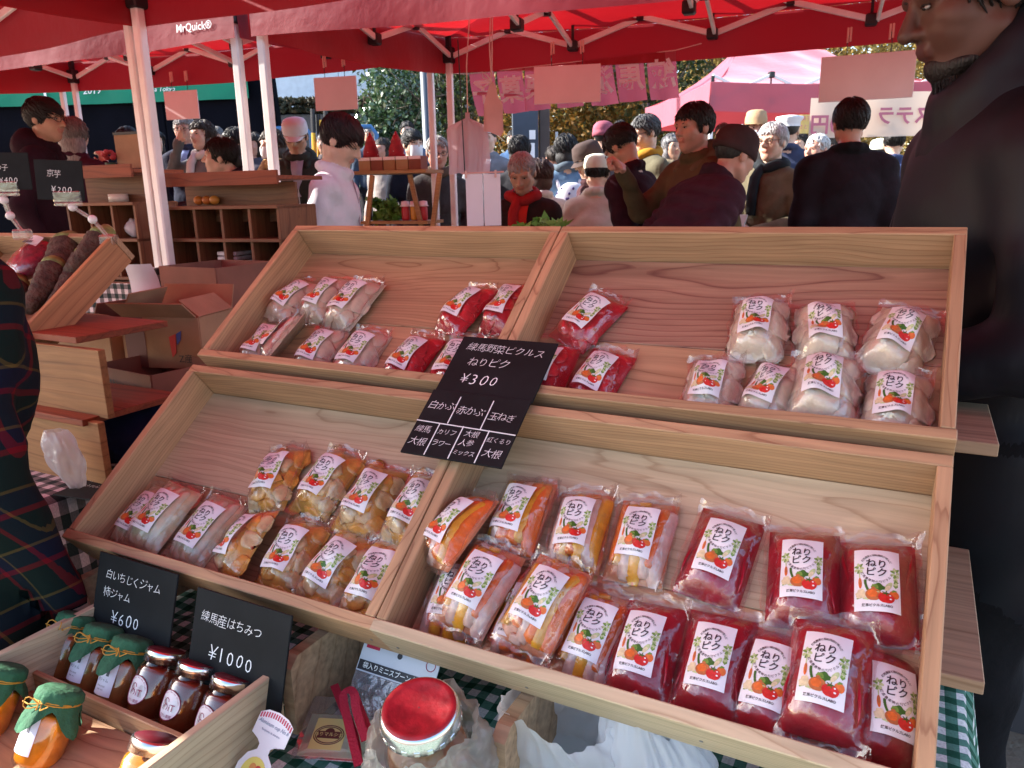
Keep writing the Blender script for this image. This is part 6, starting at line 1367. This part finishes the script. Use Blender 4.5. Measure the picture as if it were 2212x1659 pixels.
on_rack(s1, 'folded_paper', 'cream folded leaflet stack on top of the shelf', 'paper', lambda t: MB().box((.05, -.02, h1_ + .0), (.13, .10, .02), RZ(.2), .002).build('leaflet', mat('cream_paper', (.70, .60, .48), .7), t))
on_rack(s1, 'cardboard_sheet', 'upright cardboard panel standing on the shelf top', 'cardboard', lambda t: (MB().box((.28, .05, h1_ + .075), (.24, .006, .15), RX(.0)).build('panel', CARD, t), MB().box((.28, .049, h1_ + .155), (.242, .012, .012)).build('dark_edge', JOINT, t)))
rr = random.Random(5)
on_rack(s1, 'flower_posy', 'small posy of red flowers on the shelf top', 'flowers', lambda t: [MB().ell((.135 + .02 * cos(k), .03 + .02 * sin(k), h1_ + .05 + .012 * (k % 3)), (.014, .014, .012), None, 8, 6).build('flower', mat('red_petal', (.35, .02, .02), .7), t, True) for k in range(6)] + [MB().lathe([(.018, 0), (.024, .035)], 12, 0, T(.135, .03, h1_ - .008)).build('pot', mat('dark_green_pot', (.03, .05, .02), .6), t)])
def bagb(t, x, y, z, m): MB().ell((x, y, z), (.035, .03, .04), None, 14, 10, 0, lumpy(random.Random(int(x * 1000)), .2)).build('bag', m, t, True)
WB = mat('clear_bag_white', (.55, .48, .50), .4, var=.3, scale=30)
on_rack(s1, 'plastic_bag', 'clear bag with a white label on the lower shelf near the pole', 'bag', lambda t: bagb(t, w1_ - .1, -.06, h1_ * .36 + .05, WB))
on_rack(s1, 'utensil_bundle', 'dark bundle of tools on the lower shelf', 'tools', lambda t: [MB().tube([(.22 + .012 * k, -.08, h1_ * .36 + .015 + .01 * k), (.26 + .015 * k, .02, h1_ * .36 + .03 + .008 * k)], .006, 6).build('tool', JOINT, t) for k in range(4)])
for k, (x, c) in enumerate(((.09, (.55, .16, .02)), (.135, (.52, .14, .02)), (.175, (.56, .2, .03)))): on_rack(s2, 'orange_fruit', f'{ORD[k]} small orange fruit in the upper cubby from the pole', 'fruit', lambda t, x=x, c=c: MB().ell((x, -.03, h2_ * .68 + .03), (.021, .021, .019), None, 12, 9).build('fruit', mat('fruit_%d' % k, c, .5), t, True))
on_rack(s2, 'scale_box', 'small black weighing device with a pale frame at the shelf foot', 'scale', lambda t: (MB().box((w2_ * .52, -.17, .02), (.12, .03, .04), None, .003).build('case', mat('grey_frame', (.45, .42, .42), .5), t), MB().box((w2_ * .52, -.187, .02), (.10, .004, .026)).build('screen', JOINT, t)))
on_rack(s2, 'stacked_trays', 'stack of clear trays in the lower cubby behind the poles', 'trays', lambda t: [MB().box((w2_ * .45, -.03, h2_ * .36 * .2 + .02 * k), (.10, .12, .016), None, .003).build('tray', WB, t) for k in range(4)])
tbl = at(400, 612, 3.5); o = empty('trestle_table', frame(Vector((tbl.x + .1, tbl.y + .15, GZ)), TX, -TY, UP)); tag(o, 'cloth-covered trestle table under the brown shelf racks', 'table'); zt_ = tbl.z - GZ + .01
board('table_top', o, (0, 0, zt_ - .015), (1.5, .6, .03), PLY)
for sx in (-.7, .7):
    for sy in (-.25, .25): MB().bar((sx, sy, 0), (sx, sy, zt_ - .03), .03).build('leg', 'grey_metal', o)
cv = MB(); cv.grid(lambda u, v: ((u - .5) * 1.52, -.31 - .02 * sin(u * 40) * (1 - v), zt_ - .30 * (1 - v)), 60, 4); cv.build('cloth_skirt', GINGB, o, True, uv=lambda c: (c.x, c.z))
wb = at(322, 615, 2.95); o = empty('flour_bag', T(*wb)); tag(o, 'white paper bag with a blue oval mark hanging from the table', 'bag')
m = MB(); m.grid(lambda u, v: ((u - .5) * (.10 + .015 * sin(v * 3)) - .03 * v, -.015 * sin(u * 3.1) - .01 * sin(v * 7), -.13 + .21 * v), 10, 12); m.build('bag', mat('white_sack', (.66, .60, .62), .7, var=.08), o, True)
q = MB(); q.tube([(.030 * cos(t), 0, -.055 + .014 * sin(t)) for t in [2 * PI * k / 20 for k in range(20)]], .0014, 4, closed=True); v_, f_ = glyphs('Sealed', .016, 0, .2); q.add([(a, 0, -.055 + b) for a, b in v_], f_); q.v = [(x, y - .027, z) for x, y, z in q.v]; q.build('mark', mat('blue_ink', (.05, .07, .20), .6), o)
ck = at(350, 605, 3.0); o = empty('checked_cloth', T(*ck)); tag(o, 'folded checked cloth hanging beside the white pole', 'cloth'); m = MB(); m.grid(lambda u, v: ((u - .5) * .10 * (1 - .3 * (1 - v)), .015 * sin(u * 12), -.16 * (1 - v) * (1 - .25 * abs(2 * u - 1)) + .05), 16, 10); m.build('cloth', GINGB, o, True, uv=lambda c: (c.x, c.z))

# ------------------------------------------------------------------ folding stand with boxed red cone trees
fs = empty('folding_stand', frame(Vector((*at(862, 370, 5.2).xy, ground_z(0, 5.2))), TX, -TY, UP)); tag(fs, 'wooden folding stand with crossed legs behind the white jacket', 'stand'); zt_ = at(862, 368, 5.2).z - ground_z(0, 5.2)
OAK = wood('stand_oak', (.42, .22, .09), (.26, .11, .04), ring=16, knots=False)
board('top', fs, (0, 0, zt_ - .012), (.52, .26, .022), OAK)
for x in (-.24, .24):
    for s_ in (-1, 1): MB().bar((x + s_ * -.115, -.11 + .02 * s_, zt_ - .03), (x + s_ * .115, -.10 + .02 * s_, .25), .032, .018, .003).build('leg', OAK, fs)
board('lower_shelf', fs, (0, 0, zt_ - .33), (.50, .24, .02), OAK)
for x in (-.19, .0): 
    c = empty('cone_tree', fs.matrix_basis @ T(x, -.02, zt_ + .088)); tag(c, 'red spotted paper cone tree, ' + ('nearer the vendor in white' if x < -.1 else 'beside the masked man'), 'ornament', 'red cone trees')
    MB().lathe([(.055, 0), (.048, .03), (.052, .032), (.032, .09), (.036, .092), (.004, .155)], 16).build('cone', mat('red_paper', (.42, .015, .03), .6, var=.3, scale=30), c, True)
    for k in range(16): a = k * 2.4; z = .015 + .008 * k; MB().ell(((.055 - .33 * z) * cos(a), (.055 - .33 * z) * sin(a), z), (.005, .005, .005), None, 6, 4).build('dot', PAPER, c)
for k in range(5):
    b_ = empty('gift_box', fs.matrix_basis @ T(-.21 + .092 * k, -.03, zt_)); tag(b_, f'{ORD[k]} small scalloped gift box from the white jacket on the stand', 'box', 'gift boxes on the stand')
    MB().box((0, 0, .042), (.086, .10, .084), None, .003).build('carton', mat('gift_brown_%d' % (k % 3), [(.35, .20, .09), (.20, .05, .025), (.30, .15, .06)][k % 3] if k < 4 else (.10, .20, .04), .7), b_); MB().box((0, -.0505, .074), (.086, .002, .02)).build('scallop', TINTB, b_)
vg = empty('leafy_greens', fs.matrix_basis @ T(-.10, -.02, zt_ - .30)); tag(vg, 'bunch of bright leafy greens on the lower shelf of the stand', 'greens')
rng_ = np.random.default_rng(5); V, F = leaves(rng_, 260, 0, 0, .05, .14, .09, .09, .035, 20, .1); leafmat('bright_leaf', [(.2, (.05, .14, .02)), (.6, (.16, .32, .05)), (.9, (.3, .45, .12))], .5, .4, .4); link('leaf_mass', raw_mesh('leaf_mass', V, F, 'bright_leaf'), vg)
for k in range(3):
    b_ = empty('lidded_pot', fs.matrix_basis @ T(.06 + .065 * k, -.05, zt_ - .318)); tag(b_, f'{ORD[k]} red and yellow pot with a pink cloth lid beside the greens', 'pot', 'pots on the stand')
    MB().lathe([(.024, 0), (.027, .01), (.027, .085), (.022, .095)], 16).build('pot', mat('pot_%d' % (k % 2), [(.45, .02, .03), (.60, .26, .02)][k % 2], .4), b_, True); MB().lathe([(.036, .088), (.028, .10), (.026, .12), (.002, .124)], 16).build('lid', TINTB, b_, True)
lg = empty('leafy_greens', T(*at(1165, 476, 1.9))); tag(lg, 'green leaves peeping above the back of the trays', 'greens'); V, F = leaves(np.random.default_rng(9), 130, 0, 0, -.02, .085, .05, .028, .016, 30, .0); link('leaf_mass', raw_mesh('leaf_mass', V, F, 'bright_leaf'), lg)
gt = at(1165, 520, 1.9); cp = empty('produce_crate', frame(Vector((gt.x, gt.y, 0)), EX, -EY, UP)); tag(cp, 'tall wooden crate of greens behind the trays', 'crate')
for sx in (-.2, .2): board('side', cp, (sx, 0, (gt.z + GZ) / 2), (.016, .30, gt.z - GZ), PLY, 'z')
for sy in (-.15, .15): board('panel', cp, (0, sy, (gt.z + GZ) / 2 - .01), (.38, .014, gt.z - GZ - .02), PLY, 'z')
# ------------------------------------------------------------------ odds and ends on the cloth in front
ZT = TZ + .004
jc = atz(905, 1528, .795); jr = empty('big_jar', T(jc.x, jc.y, ZT + .008) @ RX(R(14)) @ RY(R(-4)) @ T(0, 0, .0)); jr.scale = (.82, .82, .92); jr.location = Vector((jc.x, jc.y, .795)) - (RX(R(14)) @ RY(R(-4)) @ Vector((0, 0, .172 * .92))); tag(jr, 'large glass jar with a red lid wrapped in a crumpled clear bag', 'jar')
MB().lathe([(.045, 0), (.056, .008), (.058, .10), (.052, .128), (.046, .138), (.046, .15)], 36).build('glass', GLASS, jr, True)
MB().lathe([(.04, .004), (.053, .01), (.055, .098), (.049, .12), (.001, .121)], 30).build('contents', JAM, jr, True)
ld = MB().lathe([(.049, .146), (.0525, .148), (.0535, .155), (.0525, .166), (.0500, .1705), (.0470, .172)], 48, cap=False).build('lid_rim', STEEL, jr, True)
MB().lathe([(.0485, .1712), (.0465, .1735), (.040, .1726), (.0385, .1716), (.001, .1718)], 48, cap=False).build('lid_top', mat('scarlet_enamel', (.36, .012, .02), .5, var=.3, scale=60, bump=.1, bscale=200), ld, True)
for k in range(20): a = 2 * PI * k / 20; MB().box((.0525, 0, .1535), (.003, .008, .007), RZ(a), .001).build('lid_lug', STEEL, ld)
CRUMP = film('crumpled_film', (.93, .92, .90), .10, .16, 1.0, 60, .6, haze=.34, hcol=(.72, .69, .64))
m = MB(); rr = random.Random(12); N1, N2 = 72, 26; noise = [[rr.uniform(-1, 1) for _ in range(N1)] for _ in range(N2 + 1)]
for i in range(N2 + 1):
    t = i / N2
    for j in range(N1):
        a = 2 * PI * j / N1; base = .060 + .018 * sin(PI * min(1, t * 1.15)) ** .7 + (.004 if t > .9 else 0)
        fl = .006 * sin(a * 5 + t * 9) * sin(t * 11 + a * 3) + .005 * abs(sin(a * 9 + 4 * t)) + .0028 * noise[i][j] + .006 * sin(a * 2 + 1)
        m.v.append(((base + fl) * cos(a), (base + fl) * sin(a), .004 + .140 * t + .006 * sin(a * 7) * t))
m.f = [(i * N1 + j, i * N1 + (j + 1) % N1, (i + 1) * N1 + (j + 1) % N1, (i + 1) * N1 + j) for i in range(N2) for j in range(N1)]; m.m = [0] * len(m.f); m.build('wrapping', CRUMP, jr, True)
# packet of mini spoons
pk_ = empty('spoon_packet', frame(atz(828, 1452, ZT + .075), (EX * .86 + EY * .2).normalized(), Vector((0, 0, 1)), Vector((0, -1, 0)))); 
xv = (EX * .98 + UP * -.0).normalized(); yv = (UP * .80 - EY * .60).normalized(); zv = xv.cross(yv); pk_.matrix_basis = frame(atz(850, 1468, ZT + .075), xv, yv, zv); tag(pk_, 'flat packet of mini spoons with a white header card behind the big jar', 'packet')
MB().box((0, .020, 0), (.125, .045, .0015), None, .0004).build('header_card', mat('cool_white_card', (.66, .68, .74), .5), pk_); MB().box((0, -.05, 0), (.125, .095, .003), None, .001).build('film_pouch', film('pouch_film', (.9, .9, .92), .10, .08, .5, 30, .5, haze=.25), pk_)
MB().box((0, .006, .0012), (.121, .013, .0006)).build('title_band', mat('ink_black', (.02, .02, .025), .5), pk_)
q = MB(); write(q, '袋入りミニスプーン｜20本', 0, .006, .0088, 0, .0018, .01); q.build('title', CHALK, pk_); q = MB(); write(q, 'ひとつずつ袋入りで衛生的', -.01, -.014, .006, 0, .0016); q.build('small_print', SEAL, pk_)
MB().box((-.045, .034, .0012), (.022, .010, .0006)).build('red_mark', mat('mark_red', (.55, .02, .06), .5), pk_); MB().lathe([(.004, 0), (.004, .0004), (.0005, .0004)], 16, 0, T(.0, .030, .0010)).build('hang_hole', mat('ink_black', (.02, .02, .025), .5), pk_); q = MB(); q.tube([(.050 + .007 * cos(t), .030 + .007 * sin(t), .0013) for t in [2 * PI * k / 16 for k in range(16)]], .0005, 4, closed=True); q.build('round_mark', mat('mark_red', (.55, .02, .06), .5), pk_)
# name card on a red lanyard
xv = (EX * .93 + EY * -.36).normalized(); yv = (UP * .25 - EY * .88 - EX * .35); yv = (yv - xv * yv.dot(xv)).normalized(); zv = xv.cross(yv)
cd = empty('name_card', frame(atz(735, 1585, ZT + .022), xv, yv, zv)); tag(cd, 'clear badge holder with an oval market emblem on a red lanyard', 'badge')
MB().box((0, .008, 0), (.108, .094, .002), None, .0008).build('holder', film('badge_vinyl', (.92, .92, .93), .12, .06, .35, 18, .6, haze=.10), cd)
ic = MB().box((0, -.004, .0004), (.094, .062, .0012)).build('card', mat('pale_green_card', (.62, .68, .50), .6, var=.12, scale=12), cd)
MB().box((-.014, -.002, .0013), (.044, .046, .0004)).build('emblem_ground', mat('emblem_cream', (.62, .58, .22), .6), ic)
q = MB()
for rx, ry in ((.020, .014), (.0175, .0118)): q.tube([(-.014 + rx * cos(t), -.004 + ry * sin(t), .0018) for t in [2 * PI * k / 28 for k in range(28)]], .0006, 4, closed=True)
q.ell((-.014, .0, .0014), (.007, .007, .0008), None, 14, 6); q.build('emblem_ring', mat('emblem_brown', (.10, .03, .025), .6), ic)
q = MB(); q.box((-.014, -.004, .0020), (.030, .010, .0004)); q.build('emblem_band', mat('emblem_brown', (.10, .03, .025), .6), ic); q = MB(); write(q, 'ねりマルシェ', -.014, -.004, .0066, .0, .0026, .01); q.build('emblem_lettering', mat('emblem_cream', (.62, .58, .22), .6), ic)
LAN = mat('red_webbing', (.36, .008, .035), .75, bump=.3, bscale=400)
def ribbon(pts, w, name, parent, m):
    pts = [Vector(p) for p in pts]; b = MB(); dense = []
    for i in range(len(pts) - 1):
        p0, p1, p2, p3 = pts[max(i - 1, 0)], pts[i], pts[i + 1], pts[min(i + 2, len(pts) - 1)]
        for k in range(6): t = k / 6; dense.append(.5 * ((2 * p1) + (p2 - p0) * t + (2 * p0 - 5 * p1 + 4 * p2 - p3) * t * t + (3 * p1 - p0 - 3 * p2 + p3) * t ** 3))
    dense.append(pts[-1]); n = len(dense); vs = []
    for i, p in enumerate(dense):
        t = (dense[min(i + 1, n - 1)] - dense[max(i - 1, 0)]).normalized(); sd = t.cross(Vector((0, 0, 1))); sd = sd.normalized() if sd.length > .05 else Vector((1, 0, 0))
        for q_ in (-1, 1): vs += [p + sd * w / 2 * q_ + Vector((0, 0, z)) for z in (0, .0012)]
    fs_ = []
    for i in range(n - 1): a, c = i * 4, (i + 1) * 4; fs_ += [(a + 1, a + 3, c + 3, c + 1), (a, c, c + 2, a + 2), (a, a + 1, c + 1, c), (a + 2, c + 2, c + 3, a + 3)]
    b.add(vs, fs_); return b.build(name, m, parent)
ci = cd.matrix_basis.inverted()
ribbon([ci @ atz(*p, z) for p, z in (((722, 1480), ZT + .055), ((738, 1520), ZT + .050), ((765, 1590), ZT + .040), ((775, 1655), ZT + .03))], .011, 'lanyard', cd, LAN)
ribbon([ci @ atz(*p, z) for p, z in (((775, 1655), ZT + .034), ((752, 1560), ZT + .052), ((742, 1505), ZT + .066), ((760, 1492), ZT + .074), ((776, 1530), ZT + .062), ((800, 1590), ZT + .05))], .011, 'lanyard', cd, LAN)
ribbon([ci @ atz(*p, z) for p, z in (((790, 1600), ZT + .052), ((770, 1535), ZT + .068), ((766, 1500), ZT + .078))], .011, 'lanyard', cd, LAN)
# shaped tag of an aluminium cup pack
xv = (EX * .8 + EY * .1 + UP * .0).normalized(); yv = (UP * .75 - EY * .66).normalized(); yv = (yv - xv * yv.dot(xv)).normalized(); zv = xv.cross(yv)
tg = empty('cup_tag', frame(atz(566, 1628, ZT + .055), xv, yv, zv)); tag(tg, 'white shaped paper tag with a striped top edge and yellow circle', 'tag')
MB().prism([(-.030, .040), (-.018, .046), (0, .048), (.018, .046), (.030, .040), (.030, .016), (.016, .012), (.010, .008), (.010, .002), (.022, -.006), (.030, -.02), (.030, -.036), (.018, -.05), (-.018, -.05), (-.030, -.036), (-.030, -.02), (-.022, -.006), (-.010, .002), (-.010, .008), (-.016, .012), (-.030, .016)], .0008).build('card', PAPER, tg)
for k in range(14): MB().box((-.027 + .0042 * k, .0425 - .00012 * (k - 6.5) ** 2, .0011), (.0022, .006, .0004), None).build('stripe', mat('stripe_red', (.55, .05, .10), .6), tg)
q = MB(); write(q, 'Aluminum cup No.6', 0, .032, .0066, 0, .0012, 0, .3); q.build('script_line', mat('ink_blue_grey', (.12, .16, .28), .6), tg); q = MB(); write(q, 'Recipiente de aluminio', 0, .024, .0036, 0, .0012); q.build('small_print', mat('ink_blue_grey', (.12, .16, .28), .6), tg)
MB().lathe([(.021, 0), (.021, .0004), (.0005, .0005)], 24, 0, T(0, -.026, .0009)).build('yellow_circle', mat('sticker_yellow', (.72, .62, .14), .6), tg); q = MB(); write(q, '240枚', 0, -.031, .012, 0, .0018, .01); q.build('count', SEAL, tg)
for x, c in ((-.003, (.65, .28, .08)), (.006, (.55, .06, .05))): MB().ell((x, -.018, .0016), (.006, .006, .0006), None, 12, 5).build('fruit_print', mat('tagfruit_%d' % int(c[0] * 100), c, .6), tg)
# carrier bags stuffed beside the rack upright
WBAG = film('white_carrier', (.93, .93, .95), .06, .2, .8, 40, .35, haze=.75, hcol=(.92, .92, .95))
def slack_bag(pc, zc, w, h, label, seed, mouth=.5, lean=.0, rz=0, ears=((.6, .07), (3.6, .05))):
    P = atz(*pc, zc); o = empty('carrier_bag', frame(P, EX, -EY, UP) @ RZ(rz) @ RX(lean)); tag(o, label, 'bag', 'white carrier bags under the tray lip'); rr = random.Random(seed); n1, n2 = 110, 34; ph = [rr.uniform(0, 6) for _ in range(9)]
    m = MB()
    for i in range(n2 + 1):
        t = i / n2
        for j in range(n1):
            a = 2 * PI * j / n1; k = .78 + .24 * sin(PI * (t * .7 + .1)) - (1 - mouth) * .45 * max(0, t - .6) / .4
            ear = sum(hh * max(0, (t - .62) / .38) ** 1.4 * math.exp(-(((a - ac + PI) % (2 * PI) - PI) / .42) ** 2) for ac, hh in ears)
            cr = abs(sin(9 * a + ph[0] + 5 * t)) * .05 + abs(sin(14 * a - 6 * t + ph[1])) * .035 + .04 * sin(3 * a + ph[2] + 4 * t) + .025 * sin(23 * a + 9 * t + ph[3]) + .03 * sin(17 * t + 2 * a + ph[5])
            inn = 1 - .55 * max(0, ear / .07) * .4
            m.v.append((w * (k - .06 + cr) * cos(a) * inn + .008 * sin(6 * t + ph[4]), w * .7 * (k - .06 + cr) * sin(a) * inn, -h * .5 + h * t * (1 + .07 * sin(2 * a + ph[6])) + ear + .004 * sin(11 * a + ph[7]) * t))
    m.f = [(i * n1 + j, i * n1 + (j + 1) % n1, (i + 1) * n1 + (j + 1) % n1, (i + 1) * n1 + j) for i in range(n2) for j in range(n1)] + [tuple(range(n1))[::-1]]; m.m = [0] * len(m.f)
    m.build('bag', WBAG, o, True); return o
slack_bag((1215, 1600), .672, .080, .11, 'white carrier bag gaping open next to the rack upright', 3, .95, .25, .2, ((1.5, .03), (4.4, .02)))
slack_bag((1400, 1628), .676, .070, .115, 'white carrier bag with an upright ear handle under the tray lip', 5, .35, .1, -.2, ((4.9, .055), (1.4, .02)))
pbx = empty('plastic_crate', frame(Vector((*atz(2190, 1290, .30).xy, 0)), EX, -EY, UP)); tag(pbx, 'dark grey plastic crate on the ground behind the bearded man', 'crate')
GC = mat('dark_grey_plastic', (.06, .062, .07), .5)
for (cx, cy, sx, sy) in ((0, -.2, .6, .02), (0, .2, .6, .02), (-.29, 0, .02, .38), (.29, 0, .02, .38)):
    MB().box((cx, cy, .20), (sx, sy, .30 - .004), None, .004).build('wall', GC, pbx)
for k in range(5): MB().box((-.24 + .12 * k, -.214, .20), (.012, .01, .26), None, .002).build('rib', GC, pbx)
for sy in (-.214, .214): MB().box((0, sy, .345), (.63, .03, .02), None, .004).build('rim', GC, pbx)
MB().box((0, 0, .055), (.56, .36, .012)).build('floor', GC, pbx)
